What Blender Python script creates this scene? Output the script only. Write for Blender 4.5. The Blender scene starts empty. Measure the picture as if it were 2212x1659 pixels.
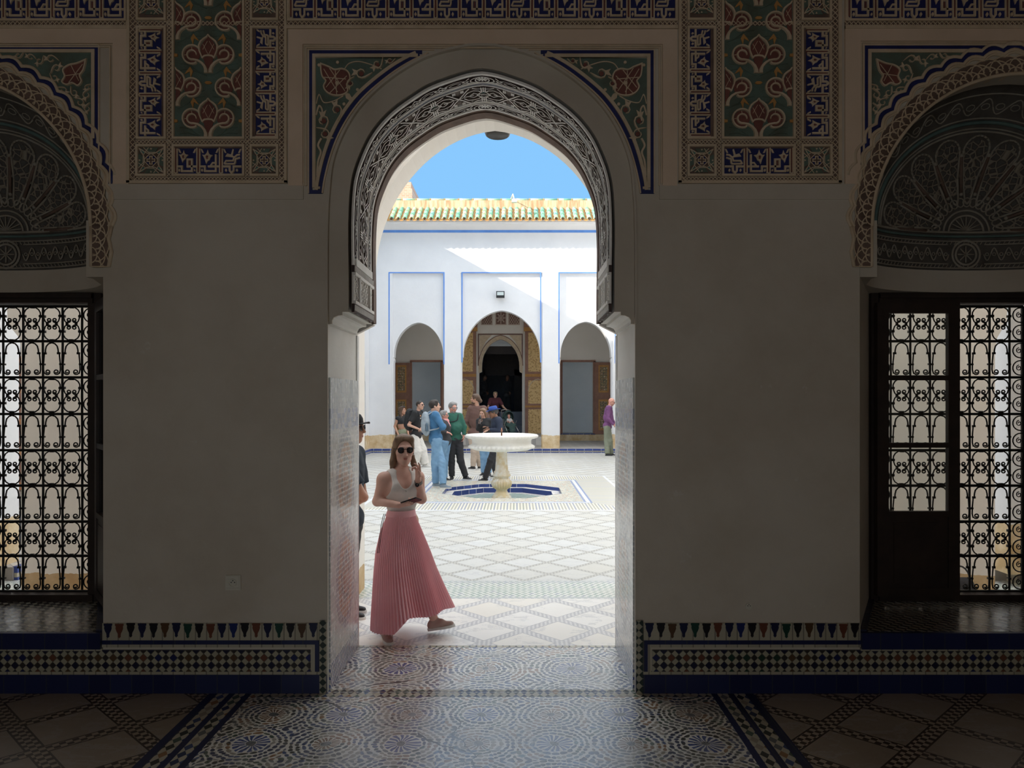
import bpy, bmesh, math, random
import numpy as np
from mathutils import Vector, Matrix
from mathutils.geometry import tessellate_polygon
PI = math.pi
random.seed(7)
SC = bpy.context.scene
COL = SC.collection
# ---------------------------------------------------------------- camera
F, CX, HY, H = 1600.0, 1115.0, 866.0, 1.85      # focal length in pixels, vanishing point, eye height
cam = bpy.data.objects.new('camera', bpy.data.cameras.new('camera')); COL.objects.link(cam)
cam.location = (0, 0, H); cam.rotation_euler = (PI/2, 0, 0)
cam.data.sensor_fit = 'HORIZONTAL'; cam.data.sensor_width = 36
cam.data.lens = 36*F/2212
cam.data.shift_x = (1106-CX)/2212; cam.data.shift_y = (HY-829.5)/2212
cam.data.clip_start = .05; cam.data.clip_end = 500
SC.camera = cam
SC.view_settings.view_transform = 'Standard'; SC.view_settings.look = 'None'
SC.view_settings.gamma = 1; SC.view_settings.use_curve_mapping = False
SC.view_settings.exposure = 0.0
try:
    SC.cycles.max_bounces = 14; SC.cycles.diffuse_bounces = 9; SC.cycles.glossy_bounces = 4
    SC.cycles.sample_clamp_indirect = 8
except Exception: pass
# ---------------------------------------------------------------- sky, sun, added fill light
SUND = Vector((2.3, 1.0, -1.25)).normalized()   # the way the sunlight travels
wd = bpy.data.worlds.new('sky'); SC.world = wd; wd.use_nodes = True
_t = wd.node_tree; _t.nodes.clear()
def _n(k, **q):
    n = _t.nodes.new(k)
    for a, b in q.items(): setattr(n, a, b)
    return n
tc = _n('ShaderNodeTexCoord'); dt = _n('ShaderNodeVectorMath', operation='DOT_PRODUCT'); dt.inputs[1].default_value = tuple(-SUND)
_t.links.new(tc.outputs['Generated'], dt.inputs[0])
sx = _n('ShaderNodeSeparateXYZ'); _t.links.new(tc.outputs['Generated'], sx.inputs[0])
def _ramp(src, stops):
    r = _n('ShaderNodeValToRGB'); el = r.color_ramp.elements
    while len(el) < len(stops): el.new(.5)
    for i, (p, c) in enumerate(stops): el[i].position = p; el[i].color = c
    _t.links.new(src, r.inputs[0]); return r.outputs[0]
blue = _ramp(sx.outputs[2], [(0, (.36, .66, 1, 1)), (.2, (.265, .60, 1, 1)), (.37, (.25, .58, 1, 1)), (.60, (1.35, 1.5, 1.72, 1)), (1, (2.7, 2.7, 2.7, 1))])
glow = _ramp(dt.outputs['Value'], [(0, (0, 0, 0, 1)), (.35, (.06, .055, .05, 1)), (.75, (.45, .42, .36, 1)), (.93, (1, .93, .8, 1))])
gm = _n('ShaderNodeVectorMath', operation='SCALE'); gm.inputs['Scale'].default_value = .7; _t.links.new(glow, gm.inputs[0])
ad = _n('ShaderNodeVectorMath', operation='ADD'); _t.links.new(blue, ad.inputs[0]); _t.links.new(gm.outputs[0], ad.inputs[1])
bg = _n('ShaderNodeBackground'); bg.inputs['Strength'].default_value = 1.0
wo = _n('ShaderNodeOutputWorld')
_t.links.new(ad.outputs[0], bg.inputs[0]); _t.links.new(bg.outputs[0], wo.inputs[0])
sun = bpy.data.objects.new('sun', bpy.data.lights.new('sun', 'SUN')); COL.objects.link(sun)
sun.data.energy = 7.0; sun.data.angle = math.radians(.53); sun.data.color = (1, .93, .82)
sun.rotation_euler = SUND.to_track_quat('-Z', 'Y').to_euler(); sun.location = (-20, -8, 18)
# fill light added behind the camera, standing in an invented doorway opening
FILL = bpy.data.objects.new('back_doorway_daylight', bpy.data.lights.new('back_doorway_daylight', 'AREA')); COL.objects.link(FILL)
FILL.data.shape = 'RECTANGLE'; FILL.data.size = 2.0; FILL.data.size_y = 3.0; FILL.data.energy = 37; FILL.data.color = (1, .92, .76)
FILL.location = (-1.2, -3.9, 1.7); FILL.rotation_euler = (PI/2, 0, 0)

# ---------------------------------------------------------------- helpers
def W(px, py, d):                                # a pixel of the photograph at distance d
    return Vector(((px-CX)*d/F, d, H+(HY-py)*d/F))
def gx(px, d): return (px-CX)*d/F
def gz(py, d): return H+(HY-py)*d/F
def rgb(r, g, b):
    f = lambda c: ((c/255+.055)/1.055)**2.4 if c > 10 else c/255/12.92
    return (f(r), f(g), f(b), 1)
def struct(o): o['kind'] = 'structure'; return o
def tag(o, label, cat, group=None):
    o['label'] = label; o['category'] = cat
    if group: o['group'] = group
    return o
def thing(name, label, cat, loc=(0, 0, 0), group=None):
    o = bpy.data.objects.new(name, None); COL.objects.link(o); o.location = loc
    o.empty_display_size = .1
    return tag(o, label, cat, group)
def dup(o, parent=None, name=None):
    c = o.copy(); COL.objects.link(c)
    if parent is not None: c.parent = parent
    return c

class G:                                         # gathers shapes into ONE mesh
    side = None                                  # slot for stroke sides, darker where shade between strokes is painted in
    def __init__(s, T=None): s.V = []; s.Fc = []; s.M = []; s.T = T or (lambda u, v, h: (u, v, h))
    def add(s, vs, fs, m=0):
        b = len(s.V); s.V += [tuple(v) for v in vs]
        s.Fc += [tuple(i+b for i in f) for f in fs]; s.M += [m]*len(fs)
    def box(s, x0, x1, y0, y1, z0, z1, m=0):
        vs = [(x, y, z) for x in (x0, x1) for y in (y0, y1) for z in (z0, z1)]
        s.add(vs, [(0, 1, 3, 2), (4, 6, 7, 5), (0, 4, 5, 1), (2, 3, 7, 6), (0, 2, 6, 4), (1, 5, 7, 3)], m)
    def tbox(s, u0, u1, v0, v1, h0, h1, m=0, n=1):
        for i in range(n):
            a = u0+(u1-u0)*i/n; b = u0+(u1-u0)*(i+1)/n
            vs = [s.T(u, v, h) for u in (a, b) for v in (v0, v1) for h in (h0, h1)]
            s.add(vs, [(0, 1, 3, 2), (4, 6, 7, 5), (0, 4, 5, 1), (2, 3, 7, 6), (0, 2, 6, 4), (1, 5, 7, 3)], m)
    def prism(s, pts, h0, h1, m=0, holes=()):    # flat outline given depth
        loops = [list(pts)]+[list(h) for h in holes]
        allp = [p for L in loops for p in L]
        tri = tessellate_polygon([[Vector((p[0], p[1], 0)) for p in L] for L in loops])
        n = len(allp); vs = [s.T(p[0], p[1], h1) for p in allp]+[s.T(p[0], p[1], h0) for p in allp]
        fs = [tuple(t) for t in tri]
        b = 0
        for L in loops:
            k = len(L)
            for i in range(k): a, c = b+i, b+(i+1) % k; fs.append((a, c, c+n, a+n))
            b += k
        s.add(vs, fs, m)
    def stroke(s, pts, w, h0, h1, m=0, closed=False, top=.0):
        n = len(pts); P = [Vector((p[0], p[1])) for p in pts]
        ws = w if isinstance(w, (list, tuple)) else [w]*n
        h1 += random.uniform(-1, 1)*.02*abs(h1-h0)
        L = []; R = []
        for i in range(n):
            a = P[(i-1) % n] if (closed or i > 0) else None
            c = P[(i+1) % n] if (closed or i < n-1) else None
            d1 = (P[i]-a).normalized() if a is not None and (P[i]-a).length > 1e-9 else None
            d2 = (c-P[i]).normalized() if c is not None and (c-P[i]).length > 1e-9 else None
            d1 = d1 or d2; d2 = d2 or d1
            t = (d1+d2); t = t.normalized() if t.length > 1e-6 else d1
            nn = Vector((-t.y, t.x)); k = max(.5, nn.dot(Vector((-d1.y, d1.x))))
            o = nn*(ws[i]/2/k); L.append(P[i]+o); R.append(P[i]-o)
        vs = []
        for i in range(n):
            mL = L[i].lerp(R[i], top); mR = R[i].lerp(L[i], top)
            vs += [s.T(L[i].x, L[i].y, h0), s.T(mL.x, mL.y, h1), s.T(mR.x, mR.y, h1), s.T(R[i].x, R[i].y, h0)]
        fs = []
        for i in range(n if closed else n-1):
            a = 4*i; b = 4*((i+1) % n)
            fs += [(a, a+1, b+1, b), (a+1, a+2, b+2, b+1), (a+2, a+3, b+3, b+2)]
        if not closed: fs += [(0, 1, 2, 3), (4*n-4, 4*n-3, 4*n-2, 4*n-1)]
        s.add(vs, fs, m)
        if s.side is not None:
            for i in range(len(fs)): 
                if not (i < 3*(n if closed else n-1) and i % 3 == 1): s.M[len(s.M)-len(fs)+i] = s.side
    def tube(s, pts, r, n=6, m=0, closed=False, cap=True):
        P = [Vector(p) for p in pts]; k = len(P)
        rs = r if isinstance(r, (list, tuple)) else [r]*k
        up = None; vs = []
        for i in range(k):
            a = P[(i-1) % k] if (closed or i > 0) else P[i]
            c = P[(i+1) % k] if (closed or i < k-1) else P[i]
            t = (c-a).normalized()
            if up is None:
                up = t.orthogonal().normalized()
            up = (up-t*up.dot(t)); up = up.normalized() if up.length > 1e-6 else t.orthogonal().normalized()
            sd = t.cross(up)
            vs += [P[i]+(up*math.cos(2*PI*j/n)+sd*math.sin(2*PI*j/n))*rs[i] for j in range(n)]
        fs = []
        for i in range(k if closed else k-1):
            a = i*n; b = ((i+1) % k)*n
            fs += [(a+j, a+(j+1) % n, b+(j+1) % n, b+j) for j in range(n)]
        if not closed and cap: fs += [tuple(range(n))[::-1], tuple(range((k-1)*n, k*n))]
        s.add(vs, fs, m)
    def loft(s, rings, m=0, closed=True, cap=False):
        n = len(rings[0]); vs = [v for R in rings for v in R]; fs = []
        for i in range(len(rings)-1):
            for j in range(n if closed else n-1):
                a, b = i*n+j, i*n+(j+1) % n
                fs.append((a, b, b+n, a+n))
        if cap: fs += [tuple(range(n))[::-1], tuple(range((len(rings)-1)*n, len(rings)*n))]
        s.add(vs, fs, m)
    def lathe(s, prof, c=(0, 0, 0), n=32, m=0, flute=None, cap=False):
        R = []
        for (r, z, *e) in prof:
            k, a = (e[0], e[1]) if e else (0, 0)
            R.append([(c[0]+(r*(1+a*abs(math.sin(k*PI*j/n))) if k else r)*math.cos(2*PI*j/n),
                       c[1]+(r*(1+a*abs(math.sin(k*PI*j/n))) if k else r)*math.sin(2*PI*j/n), c[2]+z) for j in range(n)])
        s.loft(R, m, cap=cap)
    def ball(s, c, r, n=12, m=0):
        r = r if isinstance(r, (tuple, list)) else (r, r, r)
        R = [[(c[0]+r[0]*math.sin(PI*i/n)*math.cos(2*PI*j/n), c[1]+r[1]*math.sin(PI*i/n)*math.sin(2*PI*j/n),
               c[2]-r[2]*math.cos(PI*i/n)) for j in range(n)] for i in range(1, n)]
        s.loft(R, m, cap=True)
    def obj(s, name, mats, parent=None, smooth=False, fix=True):
        me = bpy.data.meshes.new(name); me.from_pydata(s.V, [], s.Fc)
        mats = mats if isinstance(mats, (list, tuple)) else [mats]
        for m in mats: me.materials.append(MAT[m] if isinstance(m, str) else m)
        if len(mats) > 1: me.polygons.foreach_set('material_index', s.M)
        if fix:
            bm = bmesh.new(); bm.from_mesh(me)
            bmesh.ops.recalc_face_normals(bm, faces=bm.faces); bm.to_mesh(me); bm.free()
        if smooth:
            me.polygons.foreach_set('use_smooth', [True]*len(me.polygons))
            if smooth != 'all': me.set_sharp_from_angle(angle=math.radians(40))
        me.update()
        o = bpy.data.objects.new(name, me); COL.objects.link(o)
        if parent is not None: place(o, parent)
        return o
def place(o, parent):                            # meshes are modelled in world space: keep them there
    o.parent = parent
    p = parent; off = Vector()
    while p is not None: off += p.location; p = p.parent
    if len(o.data.vertices) and off.length: o.data.transform(Matrix.Translation(-off))
def spline(pts, n=6, closed=False):              # Catmull-Rom
    P = [Vector(p) for p in pts]; k = len(P); out = []
    for i in range(k if closed else k-1):
        a = P[(i-1) % k] if closed or i > 0 else P[i]; b = P[i]; c = P[(i+1) % k]
        d = P[(i+2) % k] if closed or i < k-2 else c
        for j in range(n):
            t = j/n
            out.append(.5*((2*b)+(c-a)*t+(2*a-5*b+4*c-d)*t*t+(3*b-a-3*c+d)*t**3))
    if not closed: out.append(P[-1])
    return out
def arc(cx, cy, r, a0, a1, n=12, ry=None):
    ry = r if ry is None else ry
    return [(cx+r*math.cos(math.radians(a0+(a1-a0)*i/n)), cy+ry*math.sin(math.radians(a0+(a1-a0)*i/n))) for i in range(n+1)]
def rect(x0, x1, y0, y1): return [(x0, y0), (x1, y0), (x1, y1), (x0, y1)]

# ---------------------------------------------------------------- materials
MAT = {}
class E:                                         # arithmetic on shader sockets
    nt = None
    def __init__(s, v): s.v = v
    def _m(op, *a, clamp=False):
        n = E.nt.nodes.new('ShaderNodeMath'); n.operation = op; n.use_clamp = clamp
        for i, x in enumerate(a):
            x = x.v if isinstance(x, E) else x
            if isinstance(x, (int, float)): n.inputs[i].default_value = x
            else: E.nt.links.new(x, n.inputs[i])
        return E(n.outputs[0])
    def __add__(a, b): return E._m('ADD', a, b)
    __radd__ = __add__
    def __sub__(a, b): return E._m('SUBTRACT', a, b)
    def __rsub__(a, b): return E._m('SUBTRACT', b, a)
    def __mul__(a, b): return E._m('MULTIPLY', a, b)
    __rmul__ = __mul__
    def __truediv__(a, b): return E._m('DIVIDE', a, b)
    def __lt__(a, b): return E._m('LESS_THAN', a, b)
    def __gt__(a, b): return E._m('GREATER_THAN', a, b)
def fl(a): return E._m('FLOOR', a)
def fr(a): return E._m('FRACT', a)
def ab(a): return E._m('ABSOLUTE', a)
def mx(a, b): return E._m('MAXIMUM', a, b)
def mn(a, b): return E._m('MINIMUM', a, b)
def sn(a): return E._m('SINE', a)
def sq(a): return E._m('SQRT', a)
def at2(a, b): return E._m('ARCTAN2', a, b)
def modu(a, b): return E._m('FLOORED_MODULO', a, b)
def band(x, a, b): return (x > a)*(x < b)
def vec(x, y, z=0.0):
    n = E.nt.nodes.new('ShaderNodeCombineXYZ')
    for i, c in enumerate((x, y, z)):
        if isinstance(c, E): E.nt.links.new(c.v, n.inputs[i])
        else: n.inputs[i].default_value = c
    return n.outputs[0]
def pos():
    n = E.nt.nodes.new('ShaderNodeNewGeometry'); s = E.nt.nodes.new('ShaderNodeSeparateXYZ')
    E.nt.links.new(n.outputs['Position'], s.inputs[0]); return [E(s.outputs[i]) for i in range(3)]
def opos():
    n = E.nt.nodes.new('ShaderNodeTexCoord'); s = E.nt.nodes.new('ShaderNodeSeparateXYZ')
    E.nt.links.new(n.outputs['Object'], s.inputs[0]); return [E(s.outputs[i]) for i in range(3)]
def noise(v, scale, detail=4, rough=.5):
    n = E.nt.nodes.new('ShaderNodeTexNoise'); n.inputs['Scale'].default_value = scale
    n.inputs['Detail'].default_value = detail; n.inputs['Roughness'].default_value = rough
    if v is not None: E.nt.links.new(v, n.inputs['Vector'])
    return E(n.outputs[0])
def hsh(x, y, z=0.0):
    n = E.nt.nodes.new('ShaderNodeTexWhiteNoise'); n.noise_dimensions = '3D'
    E.nt.links.new(vec(x, y, z), n.inputs[0]); return E(n.outputs[0])
def voro(v, scale, feature='F1', out='Distance', rnd=1):
    n = E.nt.nodes.new('ShaderNodeTexVoronoi'); n.feature = feature; n.inputs['Scale'].default_value = scale
    n.inputs['Randomness'].default_value = rnd
    E.nt.links.new(v, n.inputs['Vector']); return E(n.outputs[out])
def mixc(f, a, b):
    n = E.nt.nodes.new('ShaderNodeMix'); n.data_type = 'RGBA'
    for k, x in (('Factor', f), ('A', a), ('B', b)):
        i = [q for q in n.inputs if q.name == k and (q.type == 'RGBA' or k == 'Factor' and q.type == 'VALUE')][0]
        x = x.v if isinstance(x, E) else x
        if isinstance(x, (int, float)): i.default_value = x
        elif isinstance(x, tuple): i.default_value = x
        else: E.nt.links.new(x, i)
    return [q for q in n.outputs if q.type == 'RGBA'][0]
def ramp(f, stops, mode='CONSTANT'):
    n = E.nt.nodes.new('ShaderNodeValToRGB'); n.color_ramp.interpolation = mode
    e = n.color_ramp.elements
    while len(e) < len(stops): e.new(.5)
    for i, (p, c) in enumerate(stops): e[i].position = p; e[i].color = c
    E.nt.links.new(f.v, n.inputs[0]); return n.outputs[0]
def mat(name, fn=None, color=(.5, .5, .5, 1), rough=.6, metal=0.0, spec=.5, **kw):
    m = bpy.data.materials.new(name); m.use_nodes = True; nt = m.node_tree; E.nt = nt
    b = nt.nodes['Principled BSDF']
    b.inputs['Base Color'].default_value = color; b.inputs['Roughness'].default_value = rough
    b.inputs['Metallic'].default_value = metal; b.inputs['Specular IOR Level'].default_value = spec
    for k, v in kw.items(): b.inputs[k.replace('_', ' ')].default_value = v
    if fn:
        r = fn()
        def put(key, inp):
            if key in r:
                x = r[key].v if isinstance(r[key], E) else r[key]
                if isinstance(x, (int, float, tuple)): b.inputs[inp].default_value = x
                else: nt.links.new(x, b.inputs[inp])
        put('color', 'Base Color'); put('rough', 'Roughness'); put('trans', 'Transmission Weight')
        if 'bump' in r:
            h, st, ds = r['bump']
            n = nt.nodes.new('ShaderNodeBump'); n.inputs['Strength'].default_value = st; n.inputs['Distance'].default_value = ds
            nt.links.new(h.v, n.inputs['Height']); nt.links.new(n.outputs[0], b.inputs['Normal'])
    MAT[name] = m; return m
def mottled(name, c1, c2, scale=3, rough=.8, bs=.3, bd=.01, detail=5, space=pos):
    def f():
        p = space(); v = vec(*p); n = noise(v, scale, detail, .6); n2 = noise(v, scale*14, 3, .6)
        return dict(color=mixc((n-.35)*3.2*1.0, c1, c2) if False else ramp(n, [(.35, c1), (.65, c2)], 'LINEAR'), bump=(n2*.5+n, bs, bd), rough=rough)
    return mat(name, f)
WHT = (.74, .73, .70, 1)
def plaster_int():
    x, y, z = pos(); v = vec(x, y, z)
    n = noise(v, 1.3, 6, .62); n2 = noise(v, 22, 4, .6); n3 = noise(v, 5, 8, .7)
    c = ramp(n, [(.3, (.52, .455, .365, 1)), (.55, (.60, .54, .45, 1)), (.75, (.64, .585, .495, 1))], 'LINEAR')
    peel = (n3 > .66)*(z < 2.3)                    # flaked patches low on the wall
    c = mixc(peel*.5, c, (.66, .63, .57, 1))
    return dict(color=c, bump=(n2*.4+n+peel*.4, .35, .012), rough=.75)
mat('plaster_interior', plaster_int)
mottled('plaster_upper', (.72, .56, .41, 1), (.80, .63, .48, 1), 2.2, .75, .3, .01)
mottled('plaster_jamb', (.66, .64, .59, 1), (.74, .73, .69, 1), 2.5, .6, .3, .008)
def court_white():
    x, y, z = pos(); v = vec(x, y, z)
    n = noise(v, .9, 6, .6); n2 = noise(v, 12, 4, .6)
    c = ramp(n, [(.3, (.77, .77, .78, 1)), (.7, (.84, .84, .845, 1))], 'LINEAR')
    worn = (z+noise(v, 2.5, 5, .6)*.22) < .72
    tan = ramp(noise(v, 4, 6, .65), [(.35, (.55, .38, .19, 1)), (.6, (.72, .58, .38, 1)), (.75, (.80, .72, .58, 1))], 'LINEAR')
    return dict(color=mixc(worn, c, tan), bump=(n2*.5+n, .35, .015), rough=.85)
mat('plaster_courtyard', court_white)
mottled('plaster_white', (.84, .84, .82, 1), (.90, .90, .88, 1), 2, .8, .3, .01)
mottled('plaster_shade_room', (.46, .46, .45, 1), (.56, .55, .54, 1), 1.2, .85)
def ochre():
    x, y, z = pos(); n = noise(vec(x*6, y*6, z*.7), 1.6, 6, .65); n2 = noise(vec(x, y, z), 30, 3)
    return dict(color=ramp(n, [(.35, (.80, .63, .42, 1)), (.5, (.72, .50, .30, 1)), (.62, (.55, .32, .17, 1))], 'LINEAR'), bump=(n2, .3, .01), rough=.9)
mat('plaster_ochre', ochre)
mottled('stucco_cream', (.60, .48, .33, 1), (.72, .58, .42, 1), 9, .75, .25, .004)
mottled('stucco_maroon', (.16, .055, .045, 1), (.23, .08, .06, 1), 9, .7, .2, .003)
mottled('stucco_green', (.10, .12, .085, 1), (.13, .20, .165, 1), 7, .6, .5, .006)
mottled('stucco_blue', (.010, .016, .095, 1), (.015, .024, .15, 1), 9, .5, .2, .003)
mottled('stucco_brown', (.13, .085, .065, 1), (.2, .13, .10, 1), 12, .8, .2, .003)
mottled('stucco_orange', (.52, .25, .07, 1), (.6, .32, .10, 1), 9, .7)
mottled('stucco_teal', (.08, .19, .17, 1), (.12, .27, .23, 1), 9, .7)
mottled('carved_pale', (.82, .79, .74, 1), (.90, .88, .84, 1), 9, .7, .3, .004)
mottled('carved_dark', (.045, .028, .027, 1), (.08, .05, .045, 1), 12, .8)
mottled('carved_mid', (.12, .092, .078, 1), (.22, .175, .15, 1), 8, .8)
mottled('paint_blue', (.10, .26, .70, 1), (.13, .32, .78, 1), 3, .6)
mat('iron', rough=.45, color=(.012, .011, .011, 1), metal=.2)
mottled('dark_wood', (.018, .010, .008, 1), (.035, .02, .015, 1), 6, .5)
mottled('brown_paint', (.30, .15, .105, 1), (.38, .20, .14, 1), 5, .55)
def panelgold():
    x, y, z = pos(); v = vec(x, y, z)
    a = fr(x*2.2+.1)-.5; 
    n = voro(v, 13); n2 = voro(v, 26, 'DISTANCE_TO_EDGE')
    return dict(color=ramp(n+n2*.8, [(.2, (.36, .18, .07, 1)), (.42, (.68, .42, .16, 1)), (.7, (.82, .58, .26, 1))], 'LINEAR'), rough=.5, bump=(n2, .3, .01))
mat('gold_panel', panelgold)
def panelflor():
    x, y, z = pos(); v = vec(x, y, z)
    n = voro(v, 9, rnd=.3); n2 = noise(v, 24, 3)
    return dict(color=ramp(n+(n2-.5)*.6, [(.18, (.62, .60, .48, 1)), (.3, (.30, .10, .06, 1)), (.42, (.45, .36, .18, 1)), (.55, (.12, .10, .07, 1)), (.72, (.50, .42, .25, 1))]), rough=.5)
mat('floral_panel', panelflor)
mat('glass', rough=.02, color=(.95, .97, .97, 1), Transmission_Weight=1.0, IOR=1.45)
def glass_mix(name, tint, alpha):                 # thin window pane: mostly clear with a reflection
    m = bpy.data.materials.new(name); m.use_nodes = True; nt = m.node_tree; nt.nodes.remove(nt.nodes['Principled BSDF'])
    o = nt.nodes['Material Output']; a = nt.nodes.new('ShaderNodeBsdfTransparent'); g = nt.nodes.new('ShaderNodeBsdfGlossy')
    a.inputs[0].default_value = tint; g.inputs['Roughness'].default_value = .03
    f = nt.nodes.new('ShaderNodeFresnel'); f.inputs[0].default_value = 1.45; x = nt.nodes.new('ShaderNodeMixShader')
    nt.links.new(f.outputs[0], x.inputs[0]); nt.links.new(a.outputs[0], x.inputs[1]); nt.links.new(g.outputs[0], x.inputs[2])
    nt.links.new(x.outputs[0], o.inputs[0]); MAT[name] = m
glass_mix('pane', (.93, .95, .95, 1), 1)

DARKS = [(0, (.03, .045, .11, 1)), (.20, (.04, .045, .04, 1)), (.38, (.30, .17, .08, 1)), (.48, (.09, .13, .10, 1)), (.60, (.16, .17, .17, 1)), (.72, (.34, .31, .25, 1)), (.84, (.06, .09, .20, 1))]
TWH = (.78, .76, .70, 1)
def mosaic(xo, yo, sx, sy, cell=1.0, dome=1.0, bright=1.0):
    """Rosettes of long petals ringed by oval tiles on white."""
    x, y, z = pos(); wv = vec(x, y, z)
    x = x+(noise(wv, 9, 2)-.5)*.06; y = y+(noise(vec(y, x, z), 8, 2)-.5)*.06
    X = (x-xo)/sx; Y = (y-yo)/sy
    i = fl(X+.5); j = fl(Y+.5)
    lx = (X-i)*sx; ly = (Y-j)*sy
    r = sq(lx*lx+ly*ly)+1e-5; th = at2(ly, lx)/(2*PI)+.5
    par = modu(i+j, 2.0)                            # large blue rosettes alternate with small brown ones
    major = par < .5
    rr = r/cell
    pet = band(rr, .028, .098-par*.03)
    n16 = fr(th*16)-.5
    petal = pet*(ab(n16) < .30)
    w = .034*cell
    k = fl(r/w); n = 16*fl(k/4+1.0)
    thk = th*n+.5*modu(k, 2.0); a = fr(thk)-.5; b = fr(r/w)-.5
    e = (a*a*2.6+b*b*4.6)
    oval = (e < .50)*(rr > .104-par*.03)
    gr = mn(1.0, mx(0.0, (ab(e-.50)-.03)*20))
    id_ = hsh(i*31+fl(thk), j*17+k)
    col = ramp(hsh(i*31+fl(thk/2), j*17+fl(k/2), 3.0), DARKS)
    col = mixc(oval, TWH, col)
    col = mixc(band(e, .50, .59)*(rr > .104-par*.03), col, (.26, .25, .24, 1))
    pc = mixc(major, (.22, .12, .06, 1), (.045, .08, .26, 1))
    col = mixc(petal, col, pc)
    col = mixc(rr < .026, col, (.12, .13, .14, 1))
    h = id_*.8+gr*.35+noise(vec(x, y, z), 7, 3)*.8
    wear = noise(vec(x, y, z), 2.3, 5, .65)
    col = mixc(ramp(wear, [(.45, (0, 0, 0, 1)), (.7, (.5, .5, .5, 1))], 'LINEAR'), col, (.30, .29, .27, 1))
    crk = voro(vec(x+noise(vec(x, y, z), 6)*.25, y, z), .8, 'DISTANCE_TO_EDGE') < .0028
    col = mixc(crk*(noise(vec(x, y, z), 1.7, 1) > .54), col, (.02, .018, .015, 1))
    return dict(color=col, rough=.25+id_*.12+(1-gr)*.1, bump=(h, .22*dome, .006))
mat('mosaic_hall', lambda: mosaic(-.205, 4.37, .41, .37), spec=1.0, IOR=1.75)
mat('mosaic_threshold', lambda: mosaic(-.80, 5.12, .59, .5, 1.1, 1.1), spec=1.0, IOR=1.9)
def strip_cells(a, b, s):
    """Small lozenges alternating dark and light along a strip."""
    u = (a+b)/s; v = (a-b)/s
    q = modu(fl(u)+fl(v), 2.0)
    return q, hsh(fl(u), fl(v))
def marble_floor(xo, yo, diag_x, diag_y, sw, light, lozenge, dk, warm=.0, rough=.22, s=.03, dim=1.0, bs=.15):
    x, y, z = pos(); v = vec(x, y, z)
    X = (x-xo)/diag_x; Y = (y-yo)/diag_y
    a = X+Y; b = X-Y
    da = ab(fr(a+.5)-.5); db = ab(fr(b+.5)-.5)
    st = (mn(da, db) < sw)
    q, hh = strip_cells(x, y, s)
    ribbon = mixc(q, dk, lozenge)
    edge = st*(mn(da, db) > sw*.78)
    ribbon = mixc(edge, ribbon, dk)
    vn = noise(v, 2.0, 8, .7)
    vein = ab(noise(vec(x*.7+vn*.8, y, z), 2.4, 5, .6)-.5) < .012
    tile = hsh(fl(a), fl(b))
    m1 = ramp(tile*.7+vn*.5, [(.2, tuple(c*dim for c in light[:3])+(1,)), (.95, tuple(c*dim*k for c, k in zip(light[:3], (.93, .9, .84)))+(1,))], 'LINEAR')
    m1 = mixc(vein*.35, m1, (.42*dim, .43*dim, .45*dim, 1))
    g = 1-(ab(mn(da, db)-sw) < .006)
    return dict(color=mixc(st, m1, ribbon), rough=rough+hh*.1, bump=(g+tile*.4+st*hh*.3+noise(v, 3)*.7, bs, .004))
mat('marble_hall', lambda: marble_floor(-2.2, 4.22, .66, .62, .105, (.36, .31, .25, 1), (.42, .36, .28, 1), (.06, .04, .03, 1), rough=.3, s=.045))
mat('marble_gallery', lambda: marble_floor(-.25, 5.66, .6, .61, .10, (.88, .87, .84, 1), (.78, .77, .75, 1), (.50, .50, .51, 1), rough=.34, s=.035, bs=.06))
mat('marble_courtyard', lambda: marble_floor(-.19, 7.91, .54, .575, .075, (.64, .65, .64, 1), (.56, .55, .51, 1), (.36, .355, .33, 1), rough=.42, s=.035, bs=.08))
mat('marble_walkway', lambda: marble_floor(0, 0, .6, .6, .11, (.60, .58, .55, 1), (.5, .48, .45, 1), (.30, .28, .27, 1), rough=.5))
def wavy():                                        # green and white wavy zellij under the arcade
    x, y, z = pos()
    u = x/.062; v = y/.085
    k = fr(u+.28*sn(v*2*PI)) < .5
    g = ab(fr(v)-.5) < .46
    col = mixc(k, (.74, .75, .70, 1), ramp(hsh(fl(u), fl(v)), [(0, (.36, .45, .40, 1)), (.5, (.46, .52, .46, 1)), (.8, (.38, .42, .45, 1))]))
    edge = (y > 7.52)+(y < 6.98)
    col = mixc(edge*(fr(x/.03+y/.03) < .5), col, (.45, .47, .50, 1))
    return dict(color=col, rough=.3, bump=(hsh(fl(u), fl(v)), .15, .004))
mat('wavy_tiles', wavy)
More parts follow.
